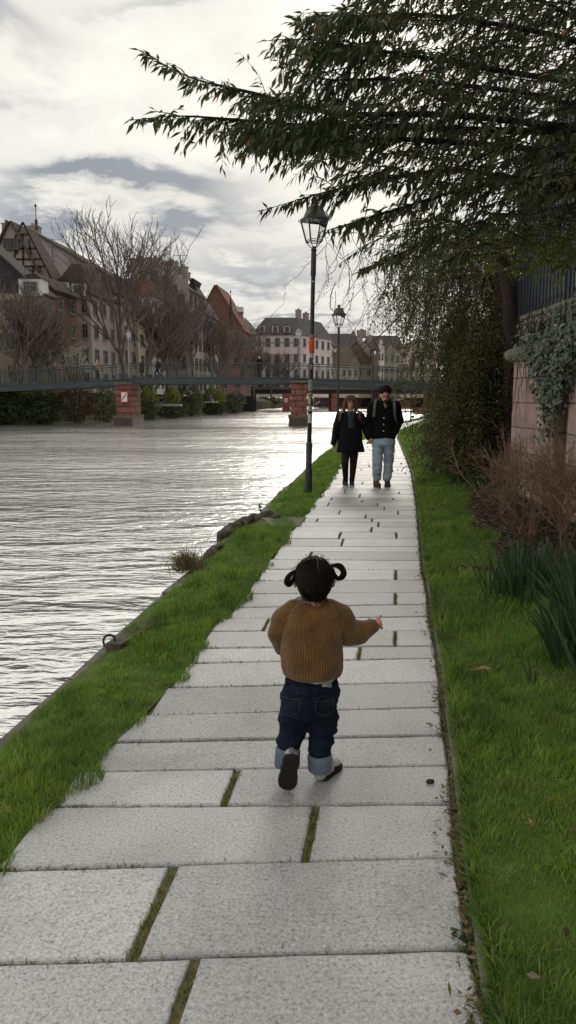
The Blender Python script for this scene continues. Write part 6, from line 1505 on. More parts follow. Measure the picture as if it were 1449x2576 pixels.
# sweater: torso and sleeves, chunky ribs
def knit(name):
    t = NT(name); at = t.n('ShaderNodeAttribute'); at.attribute_name = 'rib'; v = t.coords('Object'); n1 = t.noise(v, 14, 5); n2 = t.noise(v, 190, 3)
    c = t.ramp(n1, [(.28, (.098, .044, .013)), (.5, (.155, .075, .017)), (.72, (.205, .106, .022))])
    c = t.mix(1.0, c, t.ramp(at.outputs['Fac'], [(0.0, .30), (.45, .85), (1.0, 1.18)]), 'MULTIPLY'); c = t.mix(1.0, c, t.ramp(n2, [(.3, .62), (.7, 1.3)]), 'MULTIPLY')  # shade between ribs and stitches painted into the yarn colour
    t.bsdf(c, .95, .08, t.bump(n2, .6, .004), **{'Sheen Weight': .25, 'Sheen Roughness': .6}); return t.m
km = knit('rib_knit'); PER = .0098
def rib_attr(me, fn, amp=.0022):
    at = me.attributes.new('rib', 'FLOAT', 'POINT'); vals = []
    for v in me.vertices:
        ph, ax = fn(v.co); s_ = .5 + .5 * math.cos(2 * PI * ph / PER); st_ = .5 + .5 * math.cos(2 * PI * ax / .0078 + (PI if int(ph / PER + 100.5) % 2 else 0)); k = s_ ** .7 * (.72 + .28 * st_); vals.append(k)
    for v, k in zip(me.vertices, vals): v.co += v.normal * amp * (k - .6)
    at.data.foreach_set('value', vals)
mb = MB()
R_t = [(590, 90, .040, 548), (612, 165, .055, 546), (650, 232, .068, 545), (720, 272, .080, 543), (850, 284, .088, 540), (1000, 288, .094, 537), (1130, 292, .100, 536), (1230, 294, .102, 537), (1285, 280, .098, 538), (1312, 262, .090, 538)]
loftrings(mb, [(T(cx, zy, .0), hw * MU, dp) for zy, hw, dp, cx in R_t], 28)
def wrinkle(v, a): v.co += v.normal * a * mnoise.noise(Vector((v.co.x * 16, v.co.y * 16, v.co.z * 22)))
def tfn(me):
    for v in me.vertices: wrinkle(v, .005); v.co += v.normal * .006 * mnoise.noise(Vector((v.co.x * 7 + 3, v.co.y * 7, v.co.z * 11)))
    c = T(540, 950)
    rib_attr(me, lambda p: (math.atan2(p.x - c.x, -(p.y - c.y) * 1.15) * .105, p.z))
sweater = remesh(mb, 'sweater', km, kid, .003, 5, .5, tfn)
def sleeve(pts, rr_, nm='sleeve'):
    mb = MB(); mb.chain(pts, rr_, 16)
    def f(me):
        for v in me.vertices: wrinkle(v, .006)
        def q(p):
            best = None
            for a, b in zip(pts[:-1], pts[1:]):
                d = b - a; t = max(0, min(1, (p - a).dot(d) / d.length_squared)); o_ = p - (a + d * t)
                if best is None or o_.length < best[0]: best = (o_.length, o_, d.normalized(), (a + d * t - pts[0]).length)
            _, o_, d, ax = best; s1 = d.cross(Vector((0, 1, 0))).normalized(); s2 = d.cross(s1); return math.atan2(o_.dot(s1), o_.dot(s2)) * .046, ax
        rib_attr(me, q)
    return remesh(mb, nm, km, sweater, .003, 6, .5, f)
sleeve([T(700, 705, .0), T(800, 760, .005), T(872, 915, .03), T(985, 905, .055), T(1112, 850, .08)], [.045, .053, .050, .047, .030])
sleeve([T(360, 705, .0), T(272, 775, .0), T(212, 905, .02), T(246, 1050, .085)], [.045, .046, .041, .030])
mb = MB(); mb.lathe([(.044, -.006), (.050, 0), (.047, .012), (.040, .016), (.036, .01)], T(540, 588, .005), 20); mb.cap(T(405, 590, .01), T(370, 612, .02), .010, .008); remesh(mb, 'collar', cloth('collar_grey', (.30, .28, .25)), kid, .003, 3)
loftrings(MB(), [(T(560, 1350), .082, .072), (T(560, 1300), .088, .078)], 24).build('undershirt', cloth('undershirt_white', (.62, .60, .58)), kid, True)
# jeans
def denim(name, c1, c2, sc_=55):
    t = NT(name); v = t.coords('Object'); c = t.ramp(t.noise(v, 9, 5), [(.35, c1), (.72, c2)]); c = t.mix(1.0, c, t.ramp(t.noise(v, 320, 2), [(.3, .7), (.7, 1.3)]), 'MULTIPLY'); t.bsdf(c, .85, .15, t.bump(t.noise(v, 300, 2), .4, .003)); return t.m
dn = denim('dark_denim', (.006, .0085, .018), (.0125, .019, .040))
mb = MB(); loftrings(mb, [(T(530, 1325), 232 * MU, .072), (T(530, 1345), 248 * MU, .080), (T(525, 1450), 262 * MU, .092), (T(512, 1560), 276 * MU, .096), (T(505, 1660), 270 * MU, .088), (T(510, 1700), 230 * MU, .07)], 24)
lgL = [T(395, 1610), T(362, 1740, .02), T(345, 1870, .03), T(318, 1950, .015), T(305, 2035, .0)]; lgR = [T(632, 1620), T(640, 1760, .012), T(632, 1890, .02), T(622, 2000, .01), T(614, 2100, .0)]
mb.chain(lgL, [.064, .060, .052, .049, .042], 16); mb.chain(lgR, [.062, .058, .049, .047, .041], 16); mb.ell(T(735, 1845, .02), (.018, .03, .02), 10, 8); mb.ell(T(500, 1820, .02), (.016, .03, .02), 10, 8)
def jfn(me):
    for v in me.vertices:
        z = v.co.z; v.co += v.normal * (.011 * mnoise.noise(Vector((v.co.x * 18, v.co.y * 12, z * 30))) + .005 * mnoise.noise(Vector((v.co.x * 40, v.co.y * 40, z * 75)))) * (1.0 if z < .42 else .5)
jeans = remesh(mb, 'jeans', dn, kid, .0032, 4, .5, jfn)
jb_ = bvh(jeans); cam_o = Vector((0, 0, EYE))
def on(zx, zy, off=.001, bv=None):
    t = T(zx, zy); d = (t - cam_o).normalized(); h = (bv or jb_).ray_cast(cam_o, d)
    return (h[0] - d * off) if h[0] is not None else t + Vector((0, -.09, 0))
def online(pp, r, nm, m, n=8, bv=None):
    pts = []
    for a, b in zip(pp[:-1], pp[1:]):
        for k in range(n): pts.append(on(a[0] + (b[0] - a[0]) * k / n, a[1] + (b[1] - a[1]) * k / n, r * .6, bv))
    pts.append(on(*pp[-1], r * .6, bv)); return MB().tube(pts, r, 5).build(nm, m, jeans, True)
seam = cloth('seam_dark', (.007, .010, .022)); thread = cloth('thread_tan', (.075, .06, .045))
online([(520, 1345), (512, 1500), (508, 1690)], .0022, 'seam', seam); online([(278, 1470), (400, 1505), (510, 1530), (640, 1500), (772, 1470)], .0020, 'yoke_seam', seam)
online([(285, 1395), (420, 1420), (540, 1420), (650, 1440), (770, 1415)], .0018, 'waistband', seam)
for pp in ([(258, 1525), (340, 1550), (430, 1552), (412, 1660), (330, 1715), (240, 1680)], [(562, 1572), (660, 1570), (745, 1545), (738, 1660), (650, 1715), (575, 1670)]):
    online(pp + [pp[0]], .0016, 'pocket', thread)
for zx in (300, 460, 505, 745): online([(zx, 1345), (zx - 2, 1425)], .0030, 'belt_loop', dn, 4)
def on_patch(x0, x1, y0, y1, nm, m, off=.0035, k=5):
    vs = [on(x0 + (x1 - x0) * i / k, y0 + (y1 - y0) * j / k + 6 * i / k, off) for j in range(k + 1) for i in range(k + 1)]; return MB().add(vs, [(j * (k + 1) + i, j * (k + 1) + i + 1, (j + 1) * (k + 1) + i + 1, (j + 1) * (k + 1) + i) for i in range(k) for j in range(k)]).build(nm, m, jeans)
on_patch(634, 724, 1360, 1430, 'waist_label', cloth('label_grey', (.36, .37, .40), .8)); tg = cloth('label_print', (.14, .15, .19))
for pp in ([(662, 1380), (672, 1400), (652, 1420)], [(702, 1376), (692, 1400), (706, 1422)], [(676, 1372), (684, 1385)]): online(pp, .0014, 'label_print', tg, 4)
cuffm = denim('cuff_denim', (.115, .145, .19), (.17, .20, .25))
def cuff(a, b, ra, rb_, nm='cuff'):
    d = (b - a).normalized(); ax = d.to_track_quat('Z', 'Y').to_matrix(); L = (b - a).length
    return MB().lathe([(ra * .9, .0), (ra, .004), (ra * 1.02, L * .3), (rb_, L - .005), (rb_ * .97, L), (rb_ * .9, L - .001), (ra * .88, .012)], a, 22, ax).build(nm, cuffm, jeans, True)
cuff(T(612, 2075, .0), T(611, 2225, .0), .0475, .0455); cuff(T(306, 2010, .005), T(297, 2190, -.005), .0480, .0500)
# shoes, toe along +y, sole at z=0
outl = [(-.021, -.062), (0, -.068), (.021, -.062), (.027, -.04), (.026, -.005), (.032, .03), (.031, .055), (.020, .073), (.002, .079), (-.018, .073), (-.029, .055), (-.030, .025), (-.025, -.005), (-.027, -.04)]
solem = cloth('shoe_sole_dark', (.030, .026, .022), .7, 60, .8, .5, 300); shoew = cloth('shoe_white', (.46, .46, .47), .8, 30, .7); shoeg = cloth('shoe_grey', (.24, .24, .25)); shoed = cloth('shoe_dark', (.03, .028, .028))
def shoe(M):
    o_ = []; cc = catmull([Vector((x, y, 0)) for x, y in outl] + [Vector((outl[0][0], outl[0][1], 0))], 3)[:-1]
    mb = MB(); n = len(cc); vs = []
    for (s_, z) in ((.93, 0), (1.0, .004), (1.02, .016), (.97, .020)): vs += [M @ Vector((p.x * s_, p.y * s_, z)) for p in cc]
    mb.add(vs, [(q * n + i, q * n + (i + 1) % n, (q + 1) * n + (i + 1) % n, (q + 1) * n + i) for q in range(3) for i in range(n)] + [tuple(range(n))[::-1], tuple(range(3 * n, 4 * n))])
    up = MB()
    for a, b, r0, r1 in (((0, -.036, .034), (0, .0, .034), .027, .026), ((0, .0, .030), (.001, .045, .026), .027, .025), ((0, -.040, .056), (0, -.012, .058), .026, .026)): up.cap(M @ Vector(a), M @ Vector(b), r0, r1, 14)
    u = remesh(up, 'shoe', shoew, kid, .003, 3); so_ = mb.build('sole', solem, u, False)
    ht = MB(); ht.cap(M @ Vector((0, -.060, .040)), M @ Vector((0, -.056, .062)), .012, .013, 10); ht.build('heel_tab', shoeg, u, True)
    tb_ = MB()
    for s_ in (-1, 1): tb_.cap(M @ Vector((s_ * .022, .0, .030)), M @ Vector((s_ * .020, .04, .022)), .008, .008, 8)
    tb_.cap(M @ Vector((0, .052, .026)), M @ Vector((0, .060, .022)), .020, .018, 10); tb_.build('toe_cap', shoed, u, True)
    return u
rp = G(644 + 622 * .2625, 1352.4 + 2335 * .2625); fw = Matrix.Translation((rp.x + .034, rp.y + .058, .0)) @ Matrix.Rotation(math.radians(-32), 4, 'Z'); shoe(fw)
tl = T(318, 2275, -.092); tl.z = max(tl.z, .084)           # lifted foot, sole turned back to us, toe on the flag
Mx = Matrix.Translation(tl) @ Matrix.Rotation(math.radians(9), 4, 'Y') @ Matrix.Rotation(math.radians(-86), 4, 'X') @ Matrix.Diagonal((1.16, 1.0, 1.0, 1.0)); shoe(Mx)
sock = cloth('sock_white', (.55, .54, .53)); MB().cap(T(613, 2190, .0), T(614, 2260, .004), .028, .027).build('sock', sock, kid, True)
MB().cap(T(298, 2110, .0), T(305, 2200, -.025), .030, .026).build('sock', sock, kid, True)

# ---------------------------------------------------------------- the couple
Yw = 12.79
def W(zx, zy, dy=0.0): return P(788.9 + zx * .18889, 925.8 + zy * .18889, Yw + dy)
MW = .0013
eyed = SM('eye_dark_adult', (.02, .016, .014), None, 5, .3); lipm = SM('lip', (.28, .11, .09), None, 9, .5)
def face(hc, par, tilt=0.0, w=.030, fr=.088):
    for s_ in (-1, 1): MB().ell(hc + Vector((s_ * w, -fr + .004, .012)), (.013, .008, .007), 8, 6).build('eye', eyed, par, True); MB().cap(hc + Vector((s_ * (w - .014), -fr + .002, .034)), hc + Vector((s_ * (w + .016), -fr + .008, .032)), .005, .004, 6, 2).build('eyebrow', eyed, par, True)
    MB().cap(hc + Vector((-.020, -fr + .008, -.058)), hc + Vector((.020, -fr + .008, -.058)), .006, .006, 6, 2).build('mouth', lipm, par, True)
def hand(mb, w, d, n, s=1.0, curl=.6):
    """palm from wrist w along d, palm normal n; four fingers and a thumb"""
    d = d.normalized(); n = (n - d * n.dot(d)).normalized(); sd_ = d.cross(n)
    mb.cap(w - d * .02, w + d * .03 * s, .021 * s, .024 * s); 
    for k in range(-1, 2): mb.cap(w + d * .02 * s, w + d * .075 * s + sd_ * k * .022 * s, .018 * s, .014 * s)
    for k, ln in zip((-1.5, -.5, .5, 1.5), (.060, .075, .080, .070)):
        a = w + d * .078 * s + sd_ * k * .018 * s; b = a + (d + n * curl * .5).normalized() * ln * .5 * s; c = b + (d * .5 + n * curl * 1.4).normalized() * ln * .5 * s; mb.chain([a, b, c], [.0095 * s, .009 * s, .0075 * s], 8)
    a = w + d * .02 * s + sd_ * .022 * s; b = a + (d * .7 + sd_ * .7 + n * .2).normalized() * .035 * s; mb.chain([a, b, b + (d + n * .4).normalized() * .03 * s], [.012 * s, .0105 * s, .008 * s], 8)
blk = cloth('black_jacket', (.0095, .0095, .013), .7, 12, .85, .4, 120); blk2 = cloth('black_wool', (.0085, .0085, .0095), .7, 12, .95, .6, 160)
gw_ = W(465, 1580); woman = person((gw_.x, gw_.y, 0), 'woman walking towards us in black jacket, skirt and dark tights, holding the man’s hand')
hw_ = W(494, 462, -.02); mb = MB(); mb.ell(hw_ + Vector((0, 0, .022)), (.072, .090, .092), 18, 12); mb.ell(hw_ + Vector((0, -.022, -.045)), (.054, .062, .062), 14, 10); mb.ell(hw_ + Vector((0, -.096, -.018)), (.011, .016, .018), 8, 6)
mb.cap(W(492, 540), W(490, 620), .052, .06); mb.cap(W(490, 650), W(490, 950), .11, .11)
aL = [W(350, 650), W(300, 830, .03), W(262, 1005, -.02)]; aR = [W(632, 650), W(688, 805, .03), W(728, 925, -.03)]
for a in (aL, aR): mb.chain([W(490, 640)] + a, [.05, .048, .042, .028])
hand(mb, aL[2], Vector((.02, -.05, -1)), Vector((.8, -.3, 0)), .95, .5); hand(mb, aR[2], Vector((.35, -.25, -.75)), Vector((.5, .3, -.6)), .95, 1.2)
lg = [[W(430, 1000), W(418, 1285, -.05), W(428, 1500, .02)], [W(545, 1000), W(528, 1290, .04), W(510, 1515, .0)]]
for l in lg: mb.chain(l, [.088, .060, .038], 14)
for zx, zy in ((425, 1550), (512, 1560)): mb.cap(W(zx, zy, .04), W(zx, zy, -.08), .03, .028)
body = remesh(mb, 'body', skin, woman, .0065, 3); face(hw_, woman)
hmw = hair_mat('woman_hair', (.065, .037, .025), (.14, .085, .055)); mb = MB(); mb.ell(hw_ + Vector((0, .022, .038)), (.094, .096, .098), 18, 12)
for s_ in (-1, 1):
    for k in range(5): mb.chain([hw_ + Vector((s_ * .065, -.02 + .025 * k, .07)), hw_ + Vector((s_ * (.098 + .006 * (k % 2)), -.03 + .028 * k, -.02)), hw_ + Vector((s_ * (.108 if s_ < 0 else .095), -.015 + .026 * k, -.10 - .015 * (k % 3))), hw_ + Vector((s_ * (.10 if s_ < 0 else .08), -.005 + .026 * k, -.155 + .02 * (k % 2)))], [.03, .03, .028, .016], 10)
for k in range(5): x = -.055 + .027 * k; mb.chain([hw_ + Vector((x * .8, -.062, .102)), hw_ + Vector((x, -.088, .066)), hw_ + Vector((x * 1.1, -.094, .036 + .006 * (k % 2)))], [.018, .014, .009], 8)
def hwf(me):
    for v in me.vertices: v.co += v.normal * .007 * mnoise.noise(Vector((v.co.x * 55, v.co.y * 55, v.co.z * 22)))
remesh(mb, 'hair', hmw, woman, .007, 2, .5, hwf)
gl = MB()
for s_ in (-1, 1): gl.tube([hw_ + Vector((s_ * .032 + .022 * math.cos(t), -.098, .008 + .017 * math.sin(t))) for t in np.linspace(0, 2 * PI, 13)], .0028, 4)
gl.tube([hw_ + Vector((-.010, -.1, .01)), hw_ + Vector((.010, -.1, .01))], .0028, 4); gl.build('glasses', eyed, woman)
def wr(a, f=9):
    def fn(me):
        for v in me.vertices: v.co += v.normal * a * (mnoise.noise(v.co * f) + .5 * mnoise.noise(v.co * f * 2.3))
    return fn
mb = MB(); loftrings(mb, [(W(490, 585, .01), .075, .07), (W(490, 612, .01), .165, .10), (W(490, 660, .01), .215, .125), (W(490, 800, .01), .200, .135), (W(488, 960, .01), .205, .145), (W(485, 1040, .01), .215, .15)], 22)
jk = remesh(mb, 'jacket', blk, woman, .010, 4, .5, wr(.012))
for a in (aL, aR): mb = MB(); mb.chain([a[0] + (Vector((.06, 0, 0)) if a is aL else Vector((-.06, 0, 0))), a[0], a[1], a[2]], [.075, .078, .066, .048], 14); remesh(mb, 'sleeve', blk, jk, .010, 4, .5, wr(.012, 12))
mb = MB(); loftrings(mb, [(W(502, 575, -.045), .045, .055), (W(502, 640, -.075), .058, .075), (W(503, 805, -.085), .064, .075)], 16); remesh(mb, 'top', cloth('slate_top', (.035, .043, .055), .75, 18), woman, .008, 3, .5, wr(.005, 14))
mb = MB(); loftrings(mb, [(W(490, 955), .200, .150), (W(490, 1040), .222, .165), (W(490, 1112), .238, .175)], 30)
def skf(me):
    c = W(490, 1040)
    for v in me.vertices: a = math.atan2(v.co.y - c.y, v.co.x - c.x); k = max(0, min(1, (W(490, 960).z - v.co.z) / .2)); v.co += v.normal * .012 * k * math.cos(a * 13) + Vector((0, 0, .004 * k * math.sin(a * 9)))
remesh(mb, 'skirt', cloth('black_skirt', (.008, .008, .012), .7, 12), woman, .009, 3, .5, skf)
tg_ = cloth('sheer_tights', (.020, .0135, .012), .6, 3, .6, .1)
for l in lg: mb = MB(); mb.chain([l[0], l[1], l[2], l[2] + Vector((0, 0, -.06))], [.092, .063, .042, .040], 14); remesh(mb, 'tights', tg_, woman, .008, 4)
swt = cloth('sneaker_dark', (.03, .038, .045)); sws = cloth('sneaker_sole', (.50, .50, .46), .85)
def adult_shoe(p, yaw, m, ms, par, L=.25, w=.042, nm='shoe', boot=0):
    M = Matrix.Translation(p) @ Matrix.Rotation(yaw, 4, 'Z'); mb = MB(); mb.cap(M @ Vector((0, .07, .055)), M @ Vector((0, -.02, .055)), w, w * 1.0, 12); mb.cap(M @ Vector((0, -.02, .05)), M @ Vector((0, -.12, .045)), w * 1.05, w * .92, 12); mb.cap(M @ Vector((0, .06, .08)), M @ Vector((0, .05, .12 + boot)), w * .95, w * .95, 12)
    u = remesh(mb, nm, m, par, .008, 3); s_ = MB(); cc = [(-.7, .1), (0, .115), (.7, .1), (.95, .0), (1.05, -.08), (.7, -.15), (0, -.17), (-.7, -.15), (-1.05, -.08), (-.95, 0)]
    s_.prism([M @ Vector((x * w * 1.04, y, .003)) for x, y in cc][::-1], (0, 0, .032)); s_.build('sole', ms, u); return u
adult_shoe(Vector((W(420, 1570).x, Yw - .02, .0)), .08, swt, sws, woman); adult_shoe(Vector((W(510, 1575).x, Yw + .02, .0)), -.05, swt, sws, woman)
def straps(o, lines, m, r=(.024, .007)):
    for pp in lines:
        c = catmull([W(*p) for p in pp], 5); MB().tube(c, [r] * len(c), 8).build('strap', m, o, True)
bpw = empty('backpack', tuple(W(490, 760, .2)), 'backpack with reddish brown straps on the woman’s shoulders', 'backpack'); mb = MB(); mb.cap(W(490, 680, .20), W(490, 900, .20), .11, .12); remesh(mb, 'bag', cloth('bag_brown', (.10, .045, .035)), bpw, .012, 4)
straps(bpw, [[(380, 570, .06), (362, 590, -.06), (352, 640, -.112), (350, 680, -.10), (342, 720, -.04)], [(592, 570, .06), (606, 590, -.06), (614, 640, -.112), (620, 680, -.10), (632, 720, -.04)]], cloth('strap_brown', (.13, .062, .048)))

gm_ = W(925, 1580); man = person((gm_.x, gm_.y, 0), 'bearded man with dark curly hair looking down, black jacket, light blue jeans and brown boots')
hmn = W(950, 372, -.06); tl_ = Matrix.Rotation(math.radians(22), 3, 'X')
def Hm(x, y, z): return hmn + tl_ @ Vector((x, y, z))
mb = MB(); mb.ell(Hm(0, .012, .022), (.077, .098, .100), 18, 12, tl_); mb.ell(Hm(0, -.024, -.050), (.060, .066, .068), 14, 10, tl_); mb.ell(Hm(0, -.104, -.012), (.013, .019, .020), 8, 6)
for s_ in (-1, 1): mb.ell(Hm(s_ * .079, .012, .0), (.010, .022, .034), 8, 6)
mb.cap(W(952, 410, .02), W(945, 500, .02), .058, .07); mb.cap(W(940, 540), W(935, 880), .125, .12)
bL = [W(785, 510), W(735, 720, .03), W(760, 905, -.02)]; bR = [W(1098, 505), W(1142, 700, .09), W(1092, 862, -.03)]
for a in (bL, bR): mb.chain([W(940, 500)] + a, [.06, .058, .05, .032])
hand(mb, bL[2], Vector((-.12, -.2, -.9)), Vector((-.5, .3, -.3)), 1.05, 1.2); hand(mb, bR[2], Vector((-.35, -.1, -.9)), Vector((-.5, .6, 0)), 1.0, .3)
ml = [[W(862, 960), W(850, 1250, -.06), W(842, 1500, .02)], [W(1000, 960), W(998, 1255, .05), W(978, 1500, .0)]]
for l in ml: mb.chain(l, [.085, .06, .042], 12)
for zx in (840, 982): mb.cap(W(zx, 1555, .04), W(zx, 1560, -.09), .035, .032)
body = remesh(mb, 'body', skin, man, .0065, 3)
for s_ in (-1, 1): MB().ell(Hm(s_ * .031, -.088, .014), (.013, .008, .006), 8, 6).build('eye', eyed, man, True); MB().cap(Hm(s_ * .016, -.094, .036), Hm(s_ * .048, -.084, .034), .006, .005, 6, 2).build('eyebrow', eyed, man, True)
hmm = hair_mat('man_hair', (.008, .006, .005), (.022, .015, .012)); mb = MB(); mb.ell(Hm(0, .045, .062), (.088, .094, .088), 16, 10); hq = random.Random(12)
for k in range(110):
    a = hq.uniform(0, 2 * PI); e = hq.uniform(.05, 1.5); p = Hm(.094 * math.cos(a) * math.cos(e), .035 + .104 * math.sin(a) * math.cos(e), .062 + .100 * math.sin(e)); 
    if (tl_.transposed() @ (p - hmn)).y < -.05 and (tl_.transposed() @ (p - hmn)).z < .105: continue
    mb.ell(p, (hq.uniform(.014, .034),) * 3, 8, 6)
remesh(mb, 'hair', hmm, man, .007, 1)
mb = MB(); mb.ell(Hm(0, -.048, -.080), (.054, .048, .042), 14, 10); mb.cap(Hm(-.058, -.01, -.03), Hm(-.045, -.045, -.08), .018, .02); mb.cap(Hm(.058, -.01, -.03), Hm(.045, -.045, -.08), .018, .02); mb.cap(Hm(-.024, -.094, -.042), Hm(.024, -.094, -.042), .008, .008)
remesh(mb, 'beard', hair_mat('beard_hair', (.03, .017, .012), (.06, .034, .024)), man, .006, 2, .5, wr(.004, 60)); MB().cap(Hm(-.016, -.100, -.060), Hm(.016, -.100, -.060), .006, .006, 6, 2).build('mouth', lipm, man, True)
mb = MB(); loftrings(mb, [(W(950, 405, .03), .095, .09), (W(945, 440, .02), .125, .10), (W(940, 470, .01), .225, .125), (W(938, 540, .01), .245, .14), (W(935, 720, .01), .225, .15), (W(932, 880, .01), .212, .15), (W(930, 940, .01), .216, .152)], 24)
jm = remesh(mb, 'jacket', blk2, man, .010, 4, .5, wr(.012))
for a in (bL, bR): mb = MB(); mb.chain([a[0] + (Vector((.07, 0, 0)) if a is bL else Vector((-.07, 0, 0))), a[0], a[1], a[2]], [.085, .086, .072, .054], 14); remesh(mb, 'sleeve', blk2, jm, .010, 4, .5, wr(.012, 12))
jbm = bvh(jm)
def onm(zx, zy, off=.004):
    t = W(zx, zy); d = (t - cam_o).normalized(); h = jbm.ray_cast(cam_o, d); return (h[0] if h[0] is not None else t - Vector((0, .15, 0))) - d * off
btn = SM('button_white', (.62, .62, .62), None, 5, .4)
for zx, zy in ((935, 666), (932, 752), (930, 838)): MB().ell(onm(zx, zy), (.013, .008, .013), 10, 6).build('button', btn, jm, True)
mb = MB(); mb.add([onm(922, 432, .012), onm(1005, 432, .012), onm(975, 505, .012), onm(952, 545, .012), onm(935, 480, .012)], [(0, 1, 2, 3, 4)]); mb.build('shirt', cloth('shirt_beige', (.34, .29, .22), .8), man)
for pp in ([(905, 425), (890, 470), (925, 520), (948, 560)], [(1012, 425), (1030, 470), (990, 530), (955, 570)]): c = [onm(a, b, .012) for a, b in pp]; MB().tube(c, [(.03, .012), (.032, .013), (.024, .010), (.006, .005)], 8).build('lapel', blk2, jm, True)
ljean = denim('light_denim', (.27, .34, .41), (.36, .43, .49)); mb = MB(); loftrings(mb, [(W(932, 900), .185, .13), (W(932, 960), .198, .145), (W(932, 1030), .200, .145)], 20)
for l in ml: mb.chain([l[0], l[0].lerp(l[1], .5), l[1], l[1].lerp(l[2], .5), l[2] + Vector((0, 0, .05))], [.108, .100, .088, .084, .072], 14)
def ljf(me):
    for v in me.vertices: v.co += v.normal * (.014 * mnoise.noise(Vector((v.co.x * 9, v.co.y * 9, v.co.z * 14))) + .006 * mnoise.noise(Vector((v.co.x * 20, v.co.y * 20, v.co.z * 34))))
mj = remesh(mb, 'jeans', ljean, man, .009, 3, .5, ljf)
bt = cloth('boot_brown', (.105, .048, .032), .7, 20, .6); bs_ = cloth('boot_sole', (.10, .06, .045), .8)
adult_shoe(Vector((W(838, 1570).x, Yw - .02, 0)), .12, bt, bs_, man, w=.05, nm='boot', boot=.05); adult_shoe(Vector((W(985, 1575).x, Yw + .02, 0)), -.10, bt, bs_, man, w=.05, nm='boot', boot=.05)
bpm = empty('backpack', tuple(W(935, 640, .24)), 'backpack with grey straps on the man’s shoulders', 'backpack'); mb = MB(); mb.cap(W(935, 560, .26), W(935, 820, .26), .13, .14); remesh(mb, 'bag', cloth('bag_grey', (.08, .08, .085)), bpm, .012, 4)
straps(bpm, [[(845, 418, .08), (830, 425, -.05), (818, 480, -.135), (810, 560, -.145), (800, 650, -.12)], [(1058, 425, .08), (1070, 435, -.05), (1076, 490, -.135), (1082, 580, -.14), (1085, 640, -.10), (1090, 700, -.07), (1105, 760, .0)]], cloth('strap_grey', (.13, .13, .14)))

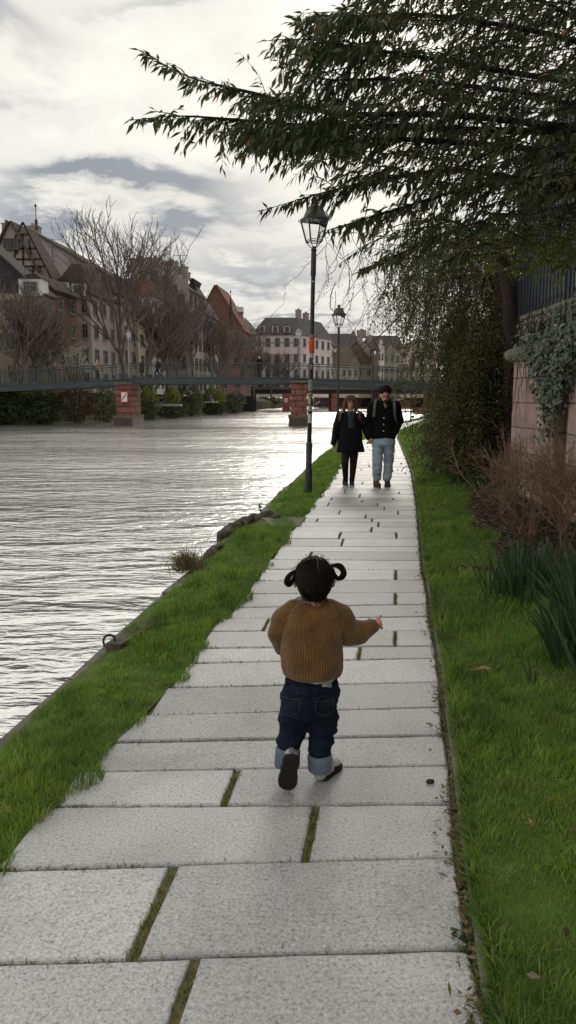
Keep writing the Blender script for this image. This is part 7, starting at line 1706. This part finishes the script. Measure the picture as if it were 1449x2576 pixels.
# ---------------------------------------------------------------- people on the bridge and the bank
def small_person(x, y, z, h, yaw, label, top, legs, hairc, pose='stand', group='people on the footbridge', bag=None, shoe_c=(.05, .05, .05), bald=False, coat=0.0):
    o = person((x, y, z), label, group); s = h / 1.75; M = Matrix.Translation((x, y, z)) @ Matrix.Rotation(yaw, 4, 'Z') @ Matrix.Scale(s, 4); V_ = lambda a, b, c: M @ Vector((a, b, c))
    mt, ml_, mh, ms = cloth('coat', top), cloth('trousers', legs), SM('small_hair', hairc, None, 9, .7), cloth('shoes', shoe_c)
    if pose == 'sit': hip, kn, an = .10, [(-.11, -.45, .12), (.11, -.45, .12)], [(-.11, -.52, -.32), (.12, -.46, -.34)]
    elif pose == 'walk': hip, kn, an = .92, [(-.09, -.17, .52), (.09, .06, .50)], [(-.09, -.22, .08), (.09, .36, .14)]
    else: hip, kn, an = .92, [(-.10, -.02, .50), (.10, -.01, .50)], [(-.11, .02, .08), (.13, .02, .08)]
    dz = hip - .92
    el, wr_ = {'phone': ([(-.26, -.16, 1.16), (.26, -.16, 1.16)], [(-.08, -.26, 1.50), (.08, -.26, 1.50)]), 'walk': ([(-.25, .10, 1.14), (.25, -.06, 1.14)], [(-.24, -.06, .94), (.24, -.22, .98)]), 'sit': ([(-.25, -.10, 1.14), (.25, -.10, 1.14)], [(-.12, -.34, 1.05), (.12, -.34, 1.05)])}.get(pose, ([(-.26, .03, 1.14), (.26, .03, 1.14)], [(-.25, -.08, .88), (.25, -.08, .88)]))
    b = MB(); b.ell(V_(0, -.01, 1.63 + dz), (.075 * s, .09 * s, .115 * s), 12, 9); b.ell(V_(0, -.11, 1.61 + dz), (.014 * s, .016 * s, .02 * s), 6, 5); b.cap(V_(0, .01, 1.42 + dz), V_(0, .01, 1.55 + dz), .055 * s, .05 * s); b.cap(V_(0, 0, 1.0 + dz), V_(0, .01, 1.36 + dz), .12 * s, .13 * s)
    for i, sx in enumerate((-1, 1)):
        b.chain([V_(sx * .15, .01, 1.38 + dz), V_(sx * .19, .01, 1.36 + dz), V_(el[i][0], el[i][1], el[i][2] + dz), V_(wr_[i][0], wr_[i][1], wr_[i][2] + dz)], [.05 * s, .05 * s, .042 * s, .03 * s]); w0 = V_(wr_[i][0], wr_[i][1], wr_[i][2] + dz); d = (w0 - V_(el[i][0], el[i][1], el[i][2] + dz)).normalized(); b.cap(w0, w0 + d * .09 * s, .032 * s, .026 * s, 8)
        b.chain([V_(sx * .09, 0, hip), V_(*kn[i]), V_(*an[i])], [.085 * s, .06 * s, .045 * s])
    remesh(b, 'body', skin, o, .018 * s, 2)
    if not bald: MB().ell(V_(0, .02, 1.67 + dz), (.085 * s, .098 * s, .105 * s), 12, 8).build('hair', mh, o, True)
    t = MB(); t.cap(V_(0, 0, 1.0 + dz - coat), V_(0, .01, 1.34 + dz), (.165 + coat * .15) * s, .165 * s)
    for i, sx in enumerate((-1, 1)): t.chain([V_(sx * .12, .01, 1.40 + dz), V_(sx * .20, .01, 1.37 + dz), V_(el[i][0], el[i][1], el[i][2] + dz), V_(wr_[i][0], wr_[i][1], wr_[i][2] + dz)], [.08 * s, .075 * s, .062 * s, .05 * s])
    remesh(t, 'jacket', mt, o, .02 * s, 2); l = MB()
    for i, sx in enumerate((-1, 1)): l.chain([V_(sx * .085, 0, hip + .04), V_(*kn[i]), V_(*an[i])], [.11 * s, .08 * s, .062 * s])
    l.cap(V_(-.05, 0, hip + .03), V_(.05, 0, hip + .03), .13 * s, .13 * s); remesh(l, 'trousers', ml_, o, .02 * s, 2)
    for i in (0, 1): MB().cap(V_(an[i][0], an[i][1] + .04, an[i][2] - .03), V_(an[i][0], an[i][1] - .12, an[i][2] - .035), .045 * s, .038 * s, 8).build('shoe', ms, o, True)
    if bag: k = empty('backpack', tuple(V_(0, .22, 1.2 + dz)), bag, 'backpack'); q = MB(); q.cap(V_(0, .22, 1.05 + dz), V_(0, .22, 1.30 + dz), .13 * s, .12 * s); remesh(q, 'bag', cloth('small_bag', (.02, .022, .028)), k, .02, 2)
    return o
def deck(u, dy): x = XU(u, BY + dy); return x, BY + dy, float(gt(x)) - .03
small_person(*deck(252, 1.0), 1.80, .9, 'woman in beige top on the left half of the footbridge, hands raised to her face', (.33, .25, .18), (.06, .065, .08), (.012, .010, .010), 'phone', bag='dark backpack on the woman in the beige top')
small_person(*deck(363, 1.8), 1.72, -1.2, 'person in long black coat on the footbridge just right of the first pier', (.010, .010, .013), (.02, .02, .025), (.02, .015, .012), 'stand', coat=.32)
small_person(*deck(402, 1.8), 1.74, -1.35, 'person in black jacket and white shoes walking on the footbridge', (.016, .017, .022), (.018, .02, .03), (.015, .012, .010), 'walk', bag='dark backpack on the walker with white shoes', shoe_c=(.5, .5, .5))
small_person(*deck(654, .7), 1.82, .15, 'man in black at the footbridge railing holding a phone up with both hands', (.013, .014, .018), (.012, .013, .018), (.1, .06, .04), 'phone', bald=True)
a = P(384, 1016, 88.3); small_person(a.x, 88.3, a.z + .02, 1.7, .5, 'person in dark clothes sitting on the left end of the long bank ledge', (.03, .03, .04), (.05, .055, .075), (.02, .015, .012), 'sit', 'people sitting on the far bank')
a = P(408, 1016, 88.3); small_person(a.x, 88.3, a.z + .02, 1.7, -.7, 'person in black sitting in the middle of the long bank ledge', (.014, .014, .018), (.10, .11, .13), (.015, .012, .010), 'sit', 'people sitting on the far bank', shoe_c=(.5, .5, .5))
a = P(530, 1008, 110.3); small_person(a.x, 110.3, a.z + .02, 1.75, .9, 'lone sitter in pale trousers on the short bank ledge, legs hanging down', (.12, .12, .15), (.36, .34, .29), (.02, .015, .012), 'sit', 'people sitting on the far bank', shoe_c=(.45, .5, .58))
bpy.data.scenes.remove(_tmp)
